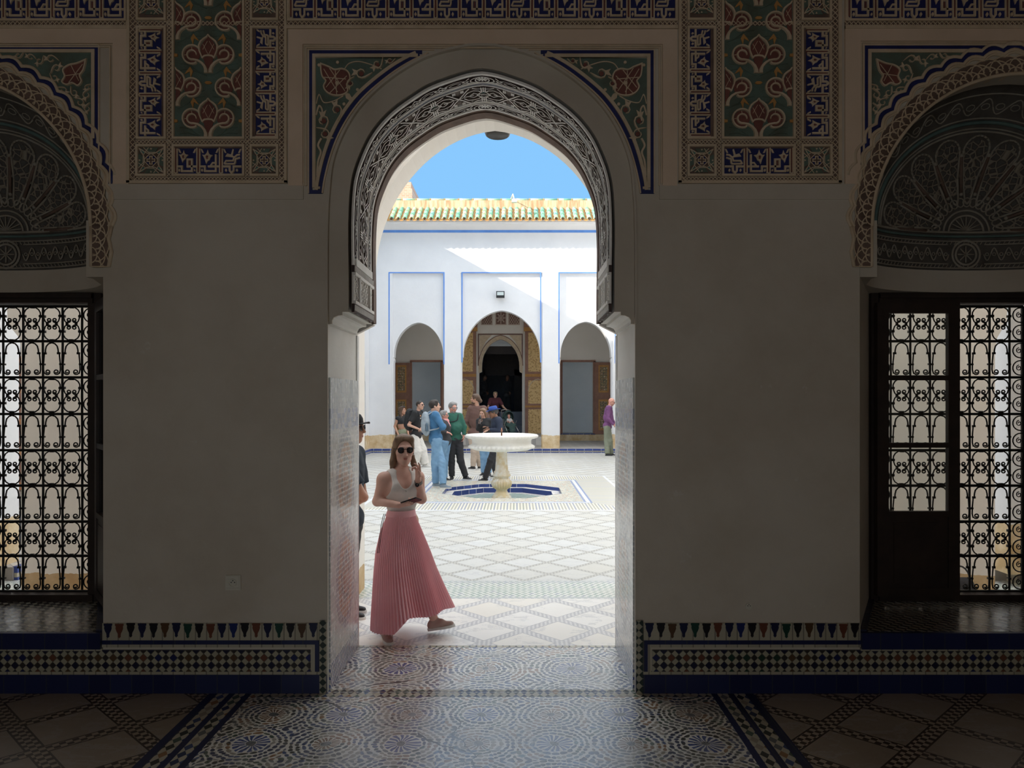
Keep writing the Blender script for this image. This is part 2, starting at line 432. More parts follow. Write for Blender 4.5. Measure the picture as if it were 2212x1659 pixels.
def carpet():                                      # long thin tiles laid all round the octagonal pool
    x, y, z = pos(); cx, cy = -.285, 15.4
    X = ab(x-cx); Y = ab(y-cy)
    m = mx(X/2.465, Y/2.9)
    sidex = (X/2.465) > (Y/2.9)
    t = mixc(sidex, vec(x, x, x), vec(y, y, y))
    s = E.nt.nodes.new('ShaderNodeSeparateColor'); E.nt.links.new(t, s.inputs[0]); tt = E(s.outputs[0])
    kk = fl(tt/.056)
    line = mixc(fr(tt/.056) < .5, (.78, .75, .64, 1), ramp(hsh(kk, 1.0), [(0, (.34, .36, .42, 1)), (.4, (.42, .41, .36, 1)), (.75, (.36, .38, .34, 1))]))
    n = voro(vec(x, y, z), 14, out='Distance'); 
    E_ = ramp(n, [(0, (.50, .32, .22, 1)), (.3, (.66, .62, .52, 1)), (.5, (.34, .42, .42, 1)), (.62, (.70, .66, .56, 1))])
    inner = m < .66
    col = mixc(inner, line, E_)
    ring = band(m, .64, .665)+(m > .975)
    col = mixc(ring, col, (.74, .76, .80, 1))
    ring2 = band(m, .665, .68)+band(m, .62, .635)
    col = mixc(ring2, col, (.25, .32, .52, 1))
    return dict(color=col, rough=.4, bump=(hsh(kk, fl(m*20)), .2, .004))
mat('zellij_carpet', carpet)
def fish():                                        # green fish-scale bottom of the pool
    x, y, z = pos(); u = x/.11; v = y/.11
    k = modu(fl(u)+fl(v), 2.0)
    return dict(color=mixc(k, (.66, .72, .66, 1), (.30, .46, .36, 1)), rough=.2)
mat('pool_tiles', fish)
def bricks(name, c1, c2, mortar, w, h, axis='x', rough=.25, mw=.03, rnd=1):
    def f():
        x, y, z = pos(); u = x if axis == 'x' else (y if axis == 'y' else x+y)
        z = z+1.0; row = fl(z/h); U = u/w+row*.5*rnd; k = (ab(fr(U)-.5) > .5-mw/w*.12)+(ab(fr(z/h)-.5) > .5-mw/h*.12)
        id_ = hsh(fl(U), row)
        return dict(color=mixc(k, mixc(id_, c1, c2), mortar), rough=rough+id_*.15, bump=(id_*.6+(1-k)*.5, .2, .004))
    mat(name, f)
bricks('blue_tiles', (.006, .011, .055, 1), (.009, .017, .085, 1), (.03, .035, .06, 1), .135, 5, rough=.3)
bricks('kerb_blue', (.022, .045, .20, 1), (.035, .07, .29, 1), (.5, .52, .55, 1), .30, 5, axis='d', mw=.06)
bricks('cream_tiles', (.38, .35, .26, 1), (.46, .42, .32, 1), (.2, .18, .14, 1), .07, 5, rough=.4)
bricks('dark_tiles', (.02, .02, .04, 1), (.03, .035, .08, 1), (.09, .09, .1, 1), .08, .08, axis='y')
bricks('red_brick', (.66, .30, .18, 1), (.75, .42, .28, 1), (.72, .52, .36, 1), .28, .11, mw=.12, rough=.9)
def zellij_rows(P=.0955, x0=0.0, z0=.128):          # coloured squares set on point, white bars between
    def f():
        x, y, z = pos(); X = (x-x0)/P; Z = (z-z0)/P
        a = X+Z; b = X-Z
        fa = fr(a); fb = fr(b)
        A = fa < .56; B = fb < .56
        sqr = A*B; dot = (1-A)*(1-B)
        ix = fl(fl(a)+fl(b))
        cx_ = ix*.5; odd = modu(fl(a)-fl(b), 2.0)
        hc = hsh(fl((fl(a)+fl(b))/4.0), 0.0)
        c = ramp(hc, [(0, (.012, .018, .09, 1)), (.35, (.16, .06, .035, 1)), (.55, (.018, .05, .035, 1)), (.75, (.11, .06, .03, 1)), (.88, (.01, .015, .12, 1))])
        c = mixc(odd, c, (.01, .012, .04, 1))
        col = mixc(sqr, (.40, .375, .28, 1), c)
        col = mixc(dot, col, (.035, .03, .03, 1))
        g = (ab(fa-.56) < .03)+(ab(fb-.56) < .03)+(fa < .03)+(fb < .03)
        col = mixc(mn(1.0, g), col, (.10, .09, .07, 1))
        return dict(color=col, rough=.3, bump=(hsh(fl(a*2), fl(b*2)), .1, .003))
    return f
mat('zellij_band', zellij_rows())
def checks():
    x, y, z = pos(); u = fr((x*1.0+z)/.047); a = fl((x+z)/.047); b = fl((x-z)/.047)
    return dict(color=mixc(modu(a+b, 2.0), (.36, .34, .26, 1), (.02, .035, .03, 1)), rough=.3)
mat('diamond_checks', checks)
def lozenge_floor(s=.05):
    def f():
        x, y, z = pos(); a = fl((x+y*.6)/s); b = fl((x-y*.6)/s); k = modu(a+b, 2.0)
        return dict(color=mixc(k, (.48, .45, .36, 1), ramp(hsh(a, b), DARKS)), rough=.25, bump=(hsh(a, b)+k*.2, .15, .004))
    return f
mat('lozenge_border', lozenge_floor())
def sill():
    x, y, z = pos(); a = (x+y)/.042; b = (x-y)/.075
    k = modu(fl(a)+fl(b), 2.0); id_ = hsh(fl(a), fl(b))
    g = (fr(a) < .08)+(fr(b) < .06)
    col = mixc(k, (.33, .31, .26, 1), (.05, .05, .05, 1)); col = mixc(mn(1.0, g), col, (.02, .02, .02, 1))
    return dict(color=col, rough=.17+id_*.12, bump=(id_*.7+noise(vec(x, y, z), 6)*1.2-g*.4, .3, .006))
mat('sill_tiles', sill)
def jamb():
    x, y, z = pos()
    tall = z > 1.80
    mid = band(z, 1.66, 1.80)
    y0 = y-4.71
    kz = fl(z/.034); u = y0/.036+.5*modu(kz, 2.0); ku = fl(u)
    fa = fr(u)-.5; fz = fr(z/.034)-.5
    e = fa*fa*4+fz*fz*3
    oval = e < .62
    id_ = hsh(ku, kz)
    # two large rosettes of brown and blue up the jamb
    c1 = sq((y0-.45)*(y0-.45)*1.6+(z-.63)*(z-.63)); c2 = sq((y0-.45)*(y0-.45)*1.6+(z-1.30)*(z-1.30))
    c = mn(c1, c2)
    zone = ramp(c+noise(vec(x, y, z), 9, 2)*.06, [(0, (.34, .15, .08, 1)), (.14, (.16, .14, .13, 1)), (.21, (.42, .22, .12, 1)), (.30, (.26, .27, .31, 1)), (.38, (.60, .60, .58, 1)), (.6, (.46, .47, .50, 1))])
    col = mixc(oval, (.76, .75, .72, 1), zone)
    st = fl(y0/.028); sc = ramp(hsh(st, fl(z/.16+hsh(st, 3.0))), [(0, (.72, .74, .71, 1)), (.4, (.50, .53, .53, 1)), (.7, (.62, .64, .62, 1))])
    col = mixc(tall, col, sc)
    col = mixc(mid*(id_ > .5), col, (.40, .43, .52, 1))
    low = z < .16
    col = mixc(low*(fr((y0*1.4+z)/.05) < .4), col, (.06, .10, .28, 1))
    warp = noise(vec(y*30, z*2.5, x), 1.0, 3, .6)
    return dict(color=col, rough=.16+id_*.14, bump=(id_*.8+warp*1.4+oval*.2, .5, .006))
mat('jamb_tiles', jamb, spec=1.0, IOR=1.7)
def rooftile():
    x, y, z = pos(); k = fl(x/.2325+.5); 
    h_ = hsh(k, fl(z/.16))
    n = noise(vec(x, y, z), 9, 4)
    return dict(color=ramp(h_*.75+n*.3, [(.1, (.12, .36, .24, 1)), (.35, (.22, .48, .30, 1)), (.55, (.40, .52, .26, 1)), (.75, (.16, .42, .36, 1)), (.92, (.55, .52, .30, 1))], 'LINEAR'), rough=.35)
mat('roof_tiles', rooftile)
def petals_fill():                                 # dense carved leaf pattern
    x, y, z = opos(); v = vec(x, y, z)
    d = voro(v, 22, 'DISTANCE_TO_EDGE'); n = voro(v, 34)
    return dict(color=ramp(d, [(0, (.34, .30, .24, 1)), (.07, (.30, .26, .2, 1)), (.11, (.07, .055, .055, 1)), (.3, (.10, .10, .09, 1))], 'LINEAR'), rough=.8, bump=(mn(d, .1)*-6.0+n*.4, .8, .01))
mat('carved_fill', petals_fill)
mottled('carved_grey', (.30, .27, .22, 1), (.40, .36, .30, 1), 9, .8)
mottled('carved_teal', (.10, .16, .15, 1), (.14, .22, .20, 1), 9, .7)
mat('water', rough=.05, color=(.5, .6, .6, 1), Transmission_Weight=.0)
mottled('fountain_marble', (.80, .78, .72, 1), (.86, .85, .81, 1), 3, .35, .15, .004, space=pos)
def fmarble():
    x, y, z = pos(); v = vec(x, y, z); n = noise(v, 5, 6, .65)
    t = ramp(n+(.55-z)*.12, [(.4, (.80, .78, .72, 1)), (.62, (.66, .52, .30, 1))], 'LINEAR')
    return dict(color=t, rough=.35, bump=(n, .1, .004))
mat('fountain_stem_marble', fmarble)
def flat(name, r, g, b, rough=.8, **k): mat(name, color=rgb(r, g, b), rough=rough, **k)
mottled('carved_hollow', (.085, .075, .065, 1), (.13, .115, .10, 1), 9, .8)  # one dark brown-grey tone for the lunette hollow

def gal():
    x, y, z = pos(); v = vec(x, y, z); n = noise(v, .9, 6, .6); n2 = noise(v, 12, 4, .6)
    c = ramp(n, [(.3, (.86, .81, .74, 1)), (.7, (.90, .86, .80, 1))], 'LINEAR')
    worn = (z+noise(v, 2.5, 5, .6)*.14) < .30
    return dict(color=mixc(worn, c, ramp(noise(v, 4, 6, .65), [(.35, (.52, .34, .17, 1)), (.65, (.66, .50, .30, 1))], 'LINEAR')), bump=(n2*.5+n, .3, .012), rough=.85)
mat('plaster_gallery', gal)
mottled('screen_light', (.52, .40, .33, 1), (.60, .48, .40, 1), 9, .8)
mottled('screen_dark', (.20, .11, .085, 1), (.26, .15, .12, 1), 9, .8)
# ================================================================= THE HALL
D0 = 4.7; XC = gx(1040, D0); S0 = F/D0
def TW(u, v, h): return (gx(u, D0), D0-h, gz(v, D0))         # measured on the hall's front wall, h = relief
def mir(k=1.0): return lambda u, v, h: TW(1040+(1040-u)*k, v, h)
RO = [(707, 700), (707, 640), (707, 560), (708, 480), (711, 420), (719, 351), (742, 288), (777, 232), (828, 181.5), (891, 138.5), (942, 116), (1000, 102), (1022, 99.6), (1040, 99)]
RI = [(752, 673), (752, 600), (751, 480), (757, 389), (777, 326), (802.5, 278), (840.5, 235), (891, 198), (929, 176), (980, 157.5), (1013, 148), (1040, 144.5)]
def resamp(pts, n):
    P = [Vector((p[0], p[1])) for p in pts]; L = [0]
    for a, b in zip(P, P[1:]): L.append(L[-1]+(b-a).length)
    out = []; k = 0
    for i in range(n+1):
        t = L[-1]*i/n
        while k < len(P)-2 and L[k+1] < t: k += 1
        f = (t-L[k])/max(1e-9, L[k+1]-L[k]); out.append(P[k].lerp(P[k+1], min(1, f)))
    return out
def sp2(pts, n=8): return [(v.x, v.y) for v in spline([(p[0], p[1], 0) for p in pts], n)]
def both(half): return list(half)+[(2080-p[0], p[1]) for p in reversed(half)][(1 if abs(half[-1][0]-1040) < .01 else 0):]
ro = both(sp2(RO)); ri = both(sp2(RI))
NX0, NX1, NB0, NB1 = 2.18, 4.30, 2.65, 3.86                  # window niche: front and back edges
NCX, NCZ, NR = 3.22, gz(490, D0), 328/S0
def nx(x, sg): return x if sg > 0 else 2*XC-x
def niche(sg):
    p = [(NX0, .37), (NX0, 2.70), (NCX-NR, 2.70)]+[(NCX-NR*math.cos(math.radians(a)), NCZ+NR*math.sin(math.radians(a))) for a in range(0, 181, 6)]+[(NCX+NR, 2.70), (NX1, 2.70), (NX1, .37)]
    return [(nx(x, sg), z) for x, z in p]
TX = lambda u, v, h: (u, D0-h, v)
g = G(TX)
doorway = [(gx(u, D0), gz(v, D0)) for u, v in ro]
outer = [(-6, 0), (-6, 6.2), (6, 6.2), (6, 0), (gx(1373, D0), 0)]+doorway[::-1]+[(gx(707, D0), 0)]
g.prism(outer, -.14, 0, 0, holes=[niche(1), niche(-1)])
wall = struct(g.obj('wall_front', 'plaster_interior', fix=False))
# outer skin of the same wall, towards the gallery
g = G(lambda u, v, h: (u, 5.6-h, v))
g.prism([(-6, 0), (-6, 6.35), (6, 6.35), (6, 0), (gx(1373, D0), 0), (gx(1373, D0), 2.35)]+[(gx(u, D0)*1.0, gz(v, D0)) for u, v in ri][::-1]+[(gx(707, D0), 2.35), (gx(707, D0), 0)], 0, .06, 0,
        holes=[[(nx(x, s), z) for x, z in rect(NB0+.02, NB1-.02, .40, 2.60)] for s in (1, -1)])
struct(g.obj('wall_front_outside', 'plaster_gallery', fix=False))
g = G(); g.box(-6.15, -6, -4, 5.6, 0, 6.2); struct(g.obj('wall_left', 'plaster_interior'))
g = G(); g.box(6, 6.15, -4, 5.6, 0, 6.2); struct(g.obj('wall_right', 'plaster_interior'))
g = G(lambda u, v, h: (u, -4-h, v)); g.prism([(-6, 0), (-6, 6.2), (6, 6.2), (6, 0), (-.2, 0), (-.2, 3.2), (-2.2, 3.2), (-2.2, 0)], 0, .15)  # unseen doorway opening, invented to hold the added fill light
struct(g.obj('wall_back', 'plaster_interior'))
g = G(); g.box(-6.15, 6.15, -4.15, 5.6, 6.2, 6.35); struct(g.obj('ceiling', 'brown_paint'))
g = G(); g.box(-9.9, -6, 5.45, 5.6, 0, 8.4); g.box(6, 9.5, 5.45, 5.6, 0, 8.4); struct(g.obj('wall_added_ends', 'plaster_courtyard'))  # unseen wall pieces added to stop sunlight leaking into the courtyard
# hall floor: marble squares on point, with a mosaic carpet leading to the doorway
fl_ = G(); fl_.box(-6, -1.94, -4, D0, -.1, 0, 0); fl_.box(1.50, 6, -4, D0, -.1, 0, 0)
fl_.box(-1.67, 1.23, -4, D0-.07, -.1, 0, 1)
for sx, x in ((1, -1.94), (-1, 1.50)):
    for w0, w1, m in ((0, .055, 2), (.055, .125, 3), (.125, .165, 2), (.165, .23, 3), (.23, .27, 2)):
        a, b = sorted((x+sx*w0, x+sx*w1)); fl_.box(a, b, -4, D0, -.1, 0, m)
fl_.box(-1.67, 1.23, D0-.07, D0, -.1, 0, 3)
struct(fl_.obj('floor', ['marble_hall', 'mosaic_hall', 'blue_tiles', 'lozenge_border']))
JL, JR = gx(707, D0), gx(1373, D0)
g = G(); g.box(JL, JR, D0, 5.6, -.1, 0, 0); g.box(JL, JR, D0+.01, D0+.045, -.05, .001, 1); g.box(JL, JR, 5.56, 5.6, -.05, .001, 1)
struct(g.obj('floor_threshold', ['mosaic_threshold', 'lozenge_border']))

# ---- arch surround and the moulded opening
OP = [(707, 700), (716, 699), (716, 692), (720, 685), (729, 681), (738, 680), (738, 673), (752, 673)]
op = OP[:-1]+[tuple(p) for p in resamp(sp2(RI), 60)]
op = both(op)
g = G(TW); g.prism(ro+[p for p in op[::-1]], -.03, -.012)
g.obj('arch_surround', 'plaster_interior', wall, fix=False)
g = G(TW); g.stroke(ro, 5, -.015, .021); g.stroke([(706, 1345), (706, 700)], 4, -.01, .004); g.stroke([(1374, 1345), (1374, 700)], 4, -.01, .004)
g.obj('arch_bead', 'plaster_interior', wall, smooth=True)
arch = thing('carved_arch', 'horseshoe arch of pale carved stucco lining the bright central doorway', 'arch', (XC, 5.1, 2.4))
def sweep(outline, y0, y1, name, m, parent, off=0.0, smooth=False):
    g = G(); n = len(outline)
    g.loft([[(gx(u, D0), y, gz(v, D0)) for u, v in outline] for y in (y0, y1)], closed=False)
    return g.obj(name, m, parent, smooth=smooth, fix=False)
lip = op[op.index((738, 673)):len(op)-op[::-1].index((2080-738, 673))]
sweep(op, D0+.03, 5.47, 'reveal', 'plaster_jamb', arch)
NI = 120
rr_ = resamp(both(sp2(RI)), NI)
RM = [Vector((gx(p[0], D0), gz(p[1], D0))) for p in rr_]
LEN = sum((b-a).length for a, b in zip(RM, RM[1:]))
def TI(u, v, h):                                             # u metres along the arch, v metres of depth, h into the opening
    t = max(0, min(NI-1e-6, u/LEN*NI)); i = int(t); f = t-i
    p = RM[i].lerp(RM[i+1], f)
    def nrm(k):
        k = max(1, min(NI-1, k)); d = (RM[k+1]-RM[k-1]).normalized(); return Vector((d.y, -d.x))
    n = nrm(i).lerp(nrm(i+1), f)
    h += .014; return (p.x+n.x*h, 4.725+v, p.y+n.y*h)
DV = .615
bgm = G(TI); bgm.tbox(0, LEN, 0, DV, .002, .004, 2, NI); bgm.tbox(.0, LEN, .040, .127, .004, .006, 1, NI); bgm.tbox(.0, LEN, .19, .43, .004, .006, 2, NI); bgm.tbox(0, LEN, .49, .57, .004, .006, 1, NI)
bgm.obj('ground', ['carved_pale', 'carved_dark', 'carved_mid'], arch, fix=False)
g = G(TI)
def run(v, w, h, m=0, g=g, a=.0, b=None):
    b = LEN if b is None else b
    g.stroke([(a+(b-a)*i/NI, v) for i in range(NI+1)], w, .004, h, m, top=.15)
for v, w, h in ((.018, .036, .016), (.130, .012, .016), (.152, .008, .014), (.180, .012, .018), (.44, .012, .018), (.462, .008, .014), (.486, .012, .016), (.585, .03, .016)): run(v, w, h)
run(.165, .010, .012, 1); run(.451, .010, .012, 1)
B0 = .36                                                     # the arch's lowest panels
for e in (0, 1):
    q = (lambda a: a) if e == 0 else (lambda a: LEN-a)
    a, b = sorted((q(0), q(.055))); g.tbox(a, b, .0, DV, .004, .02, 2)
    a, b = sorted((q(.055), q(.075))); g.tbox(a, b, .0, DV, .004, .03, 0)
    a, b = sorted((q(.235), q(.255))); g.tbox(a, b, .0, DV, .004, .03, 0)
    a, b = sorted((q(.255), q(.30))); g.tbox(a, b, .0, DV, .004, .02, 2)
    a, b = sorted((q(.30), q(.35))); g.tbox(a, b, .045, DV-.045, .004, .028, 0)
    for v in (.13, .46):
        a, b = sorted((q(.07), q(.24))); g.tbox(a, b, v-.012, v+.012, .004, .034, 0)
g.obj('moulding', ['carved_pale', 'stucco_blue', 'carved_dark'], arch, smooth=True)
def leafband(v0, v1):
    g = G(TI); g.side = 1; vm = (v0+v1)/2; w = (v1-v0); n = int((LEN-2*B0)/.185); L = (LEN-2*B0)/n  # dark slot on the sides paints in shadow between the leaves
    for i in range(n):
        a = B0+i*L
        if abs(a+L/2-LEN/2) < L*.55: continue
        for s in (-1, 1):
            g.stroke([(a+L*t/8, vm+s*w*.42*math.sin(PI*t/8)) for t in range(9)], .010, .004, .018, top=.2)
            g.stroke([(a+L*t/6*.44+L*.28, vm+s*w*.22*math.sin(PI*t/6)) for t in range(7)], .009, .004, .019, top=.2)
            g.stroke([(a-L*.02, vm+s*w*.44), (a+L*.10, vm+s*w*.16), (a+L*.24, vm)], .008, .004, .016)
            g.stroke([(a+L*1.02, vm+s*w*.44), (a+L*.90, vm+s*w*.16), (a+L*.76, vm)], .008, .004, .016)
    for r1 in (.085, .05):                                   # medallion at the crown
        g.stroke([(LEN/2+r1*math.cos(t*PI/12), vm+min(r1, w*.5)*math.sin(t*PI/12)) for t in range(24)], .013, .004, .019, closed=True, top=.2)
    for t in range(8):
        g.stroke([(LEN/2, vm), (LEN/2+.038*math.cos(t*PI/4), vm+.03*math.sin(t*PI/4))], [.004, .016], .004, .016)
    g.obj('leaf_scroll', ['carved_pale', 'carved_dark'], arch, smooth=False)
leafband(.045, .125); leafband(.49, .57)
g = G(TI); g.side = 2  # darker sides paint in the shadow between the letters
def inscript():
    n = 9; L = (LEN-2*B0)/n; vm = .31; w = .12
    for i in range(n):
        a = B0+i*L
        Q = lambda t, v: (a+L*t, vm+w*v)
        st = lambda P, ww=.014, h=.020, m=0: g.stroke([Q(*p) for p in P], ww*1.05, .005, h, m, top=.18)
        st([(0, 0), (.08, .35), (.16, .75), (.22, .98)]); st([(0, 0), (.08, -.35), (.16, -.75), (.22, -.98)])
        st([(1, 0), (.92, .35), (.84, .75), (.78, .98)]); st([(1, 0), (.92, -.35), (.84, -.75), (.78, -.98)])
        for s in (1, -1):                                    # long cusped leaves round a central knot
            st([(.10, s*.12), (.18, s*.5), (.30, s*.62), (.40, s*.5), (.46, s*.25)], .012)
            st([(.90, s*.12), (.82, s*.5), (.70, s*.62), (.60, s*.5), (.54, s*.25)], .012)
            st([(.28, s*.95), (.36, s*.78), (.50, s*.70), (.64, s*.78), (.72, s*.95)], .012)
            st([(.22, s*.05), (.30, s*.28), (.42, 0)], .010); st([(.78, s*.05), (.70, s*.28), (.58, 0)], .010)
            for t in (.455, .5, .545): st([(t, s*.34), (t, s*.92)], .012, .022)   # letter uprights
            st([(.44, s*.55), (.56, s*.55)], .012, .022)
            for t in (.08, .92): 
                for k in (-1, 0, 1): st([(t+.022*k, s*.62), (t+.022*k, s*.95)], .009, .018)
                st([(t-.03, s*.78), (t+.03, s*.78)], .009, .018)
        st([(.36, 0), (.44, .3), (.5, .38), (.56, .3), (.64, 0), (.56, -.3), (.5, -.38), (.44, -.3), (.36, 0)], .012, .022)
        g.prism([Q(.42, 0), Q(.5, .24), Q(.58, 0), Q(.5, -.24)], .005, .014, 1)
        for k in range(5): st([(.43+.03*k, -.10), (.46+.03*k, .12)], .006, .022)
        st([(.02, .0), (.12, .0), (.30, 0)], .012, .018); st([(.98, 0), (.88, 0), (.70, 0)], .012, .018)
inscript()
g.obj('inscription_band', ['carved_pale', 'stucco_teal', 'carved_mid'], arch, smooth=False)
for e in (0, 1):
    q = (lambda a: a) if e == 0 else (lambda a: LEN-a)
    for v0, v1 in ((.02, .11), (.15, .44), (.48, .58)):
        g = G(TI); k = max(2, int((v1-v0)/.035))
        for i in range(k):
            for j in range(4):
                u0 = .085+j*.038; vv = v0+(v1-v0)*(i+.5)/k; s = 1 if (i+j) % 2 else -1
                g.stroke([(q(u0), vv-s*.012), (q(u0+.018), vv+s*.012), (q(u0+.034), vv-s*.006)], .008, .004, .022)
        g.obj('knot_panel', 'carved_pale', arch)
    for u0 in (.03, .278):
        g = G(TI)
        for i in range(34): g.stroke([(q(u0-.018), .01+i*.018), (q(u0+.018), .018+i*.018)], .006, .02, .026)
        g.obj('braid_row', 'carved_pale', arch)
# dark timber rim behind the carving
g = G()
for y0, y1, k in ((5.335, 5.36, .012), (5.36, 5.47, .02)):
    for yy in ((y0, y1),):
        g.loft([[TI(LEN*i/NI, y-4.725, hh)[0:3] for i in range(NI+1)] for (y, hh) in ((y0, 0), (y0, k), (y1, k), (y1, -.05))], closed=False)
g.obj('timber_rim', 'stucco_brown', arch, smooth=True, fix=False)

# ---- tiled jambs of the doorway
for sg, X in ((1, JL), (-1, JR)):
    t = thing('tiled_jamb', 'glossy small-tile facing on the %s reveal of the central doorway' % ('left' if sg > 0 else 'right'), 'tile panel', (X, 5.15, 0))
    g = G(); a, b = sorted((X, X+sg*.012)); g.box(a, b, 4.735, 5.56, 0, gz(815, D0), 0); g.obj('tile_facing', 'jamb_tiles', t)
    g = G(); a, b = sorted((X-sg*.05, X+sg*.002)); g.box(a, b, 4.701, 5.59, 0, gz(700, D0)+.01); 
    g.obj('plaster_facing', 'plaster_jamb', t)
    g = G(); a, b = sorted((X-sg*.04, X+sg*.010)); g.box(a, b, 5.54, 5.6, 0, gz(700, D0)); g.obj('corner_bead', 'plaster_white', t)

# ---- niches with fan lunettes, grilles and casements
LX, LZ, LA, LB = 3.27, 3.08, .97, .90
def lun_y(rho): return 4.80+.60*math.sqrt(max(0, 1-min(1, rho)**2))
for sg in (1, -1):
    side = 'right' if sg > 0 else 'left'
    g = G()
    f = lambda x: nx(x, sg)
    for (xa, xb) in ((NX0, NB0), (NX1, NB1)):
        g.add([(f(xa), D0, .30), (f(xa), D0, 2.70), (f(xb), 5.55, 2.70), (f(xb), 5.55, .30)], [(0, 1, 2, 3)])
    for (xa, xb) in ((NX0, NB0), (NX1, NB1)):                 # kerb strip along the sill's side
        pass
    g.obj('niche_reveal_'+side, 'plaster_interior', wall, fix=False)
    g = G(); g.add([(f(NX0), D0, .387), (f(NX1), D0, .387), (f(NB1), 5.55, .387), (f(NB0), 5.55, .387), (f(NX0), D0, .30), (f(NX1), D0, .30), (f(NB1), 5.55, .30), (f(NB0), 5.55, .30)], [(0, 1, 2, 3), (4, 5, 1, 0), (7, 6, 5, 4)])
    o = g.obj('window_sill_'+side, 'sill_tiles', fix=False); struct(o)
    g = G()
    for (xa, xb, s) in ((NX0, NB0, 1), (NX1, NB1, -1)):
        p = [(f(xa), D0), (f(xa+s*.045), D0), (f(xb+s*.03), 5.53), (f(xb), 5.55)]
        g.add([(x, y, z) for z in (.38, .40) for x, y in p], [(4, 5, 6, 7), (0, 1, 5, 4), (1, 2, 6, 5)])
    g.obj('sill_border', 'dark_tiles', o, fix=False)
    # soffit and plaster lintel following the hollow lunette
    g = G(); n = 24; xs = [LX-LA+2*LA*i/n for i in range(n+1)]
    fr0 = [(f(x), lun_y(abs(x-LX)/LA)) for x in xs]
    g.loft([[(x, y, z) for x, y in fr0] for z in (2.80, 2.72, 2.64)], closed=False)
    g.loft([[(x, y, 2.64) for x, y in fr0], [(x, 5.56, 2.64) for x, y in fr0]], closed=False)
    for xa, xb in ((NX0, LX-LA), (LX+LA, NX1)):
        a, b = sorted((f(xa), f(xb))); g.box(a, b, 4.72, 5.5, 2.64, 3.0)
    g.obj('niche_lintel_'+side, 'plaster_interior', wall, smooth=True, fix=False)
    lun = thing('fan_lunette', 'hollow half-dome of dark carved fan petals above the %s grilled window' % side, 'lunette', (f(LX), 5.3, LZ))
    TF = lambda u, v, h: (f(LX+LA*v*math.cos(math.radians(u))), lun_y(v)-h*(.4+.6*math.sqrt(max(0, 1-v*v))), LZ+LB*v*math.sin(math.radians(u))-0*h)
    g = G(TF); n = 48
    g.loft([[TF(180*i/n, v, 0) for i in range(n+1)] for v in [k/16 for k in range(17)]], closed=False)
    g.loft([[(f(LX+LA*x), lun_y(abs(x)), z) for x in [-1+2*i/n for i in range(n+1)]] for z in (2.78, 2.90, 3.0, LZ)], closed=False)
    g.obj('hollow', 'carved_hollow', lun, smooth='all', fix=False)
    # crescent closing the gap between the hollow and the arch edge
    g = G(); 
    g.loft([[(f(NCX-NR*math.cos(math.radians(a))), D0+.06, NCZ+NR*math.sin(math.radians(a))) for a in range(0, 181, 5)],
            [TF(180-a, 1.0, 0) for a in range(0, 181, 5)]], closed=False)
    g.loft([[(f(NCX-NR*math.cos(math.radians(a))), D0-.02, NCZ+NR*math.sin(math.radians(a))) for a in range(0, 181, 5)],
            [(f(NCX-NR*math.cos(math.radians(a))), D0+.07, NCZ+NR*math.sin(math.radians(a))) for a in range(0, 181, 5)]], closed=False)
    g.obj('arch_edge', 'stucco_cream', lun, smooth='all', fix=False)
    g = G(TF)
    nl = 9
    for i in range(nl):                                       # fan of round-headed petals
        c = 180*(i+.5)/nl; hw = 180/nl*.40
        P = [(c-hw*.55, .30), (c-hw*.85, .45), (c-hw, .58)]+[(c+hw*math.sin(math.radians(a)), .60+.085*math.cos(math.radians(a))) for a in range(-80, 81, 16)]+[(c+hw, .58), (c+hw*.85, .45), (c+hw*.55, .30)]
        g.prism([(u, v) for u, v in P], .001, .006, 1)
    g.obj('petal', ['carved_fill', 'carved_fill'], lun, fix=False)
    g = G(TF)
    for i in range(nl):
        c = 180*(i+.5)/nl; hw = 180/nl*.44
        P = [(c-hw*.5, .25), (c-hw*.8, .42), (c-hw, .58)]+[(c+hw*math.sin(math.radians(a)), .60+.11*math.cos(math.radians(a))) for a in range(-80, 81, 16)]+[(c+hw, .58), (c+hw*.8, .42), (c+hw*.5, .25), (c, .22)]
        for a, b in zip(P, P[1:]+P[:1]):
            pa, pb = Vector(TF(a[0], a[1], .008)), Vector(TF(b[0], b[1], .008)); g.tube([pa, pb], .008, 5)
    for i in range(nl+1):
        c = 180*i/nl
        g.tube([TF(c, .30, .010), TF(c, .58, .010)], .012, 5, 1)
        for r in (.30, .44, .585): g.ball(TF(c, r, .012), .015, 6)
    for i in range(15):
        c = 180*(i+.5)/15
        g.tube([TF(c+7*math.cos(t*PI/6), .235+.035*math.sin(t*PI/6), .008) for t in range(12)], .006, 4, closed=True)
    for v in (.13, .17): g.tube([TF(180*i/24, v, .01) for i in range(25)], .008, 5)
    for i in range(9): g.tube([TF(90, .01, .012), TF(10+160*i/8, .12, .012)], .005, 4)
    for v, r, m in ((.735, .008, 0), (.755, .006, 0), (.79, .014, 2), (.815, .006, 0), (.94, .007, 0), (.965, .006, 0)):
        g.tube([TF(180*i/48, v, .008) for i in range(49)], r, 5, m)
    g.obj('fan_tracery', ['carved_grey', 'stucco_brown', 'carved_teal'], lun, smooth='all')
    g = G(TF)
    for i in range(26):                                       # vine band round the rim
        a = 180*i/26; b = 180*(i+1)/26; m_ = (a+b)/2; s = 1 if i % 2 else -1
        g.tube([TF(a+(b-a)*t/6, .878+s*.04*math.sin(PI*t/6), .008) for t in range(7)], .006, 4)
        g.tube([TF(m_+2*math.cos(t*PI/4), .878+.016*math.sin(t*PI/4), .009) for t in range(8)], .004, 4, closed=True)
    TB = lambda u, v: (f(LX+u), lun_y(abs(u)/LA)-.012, v)
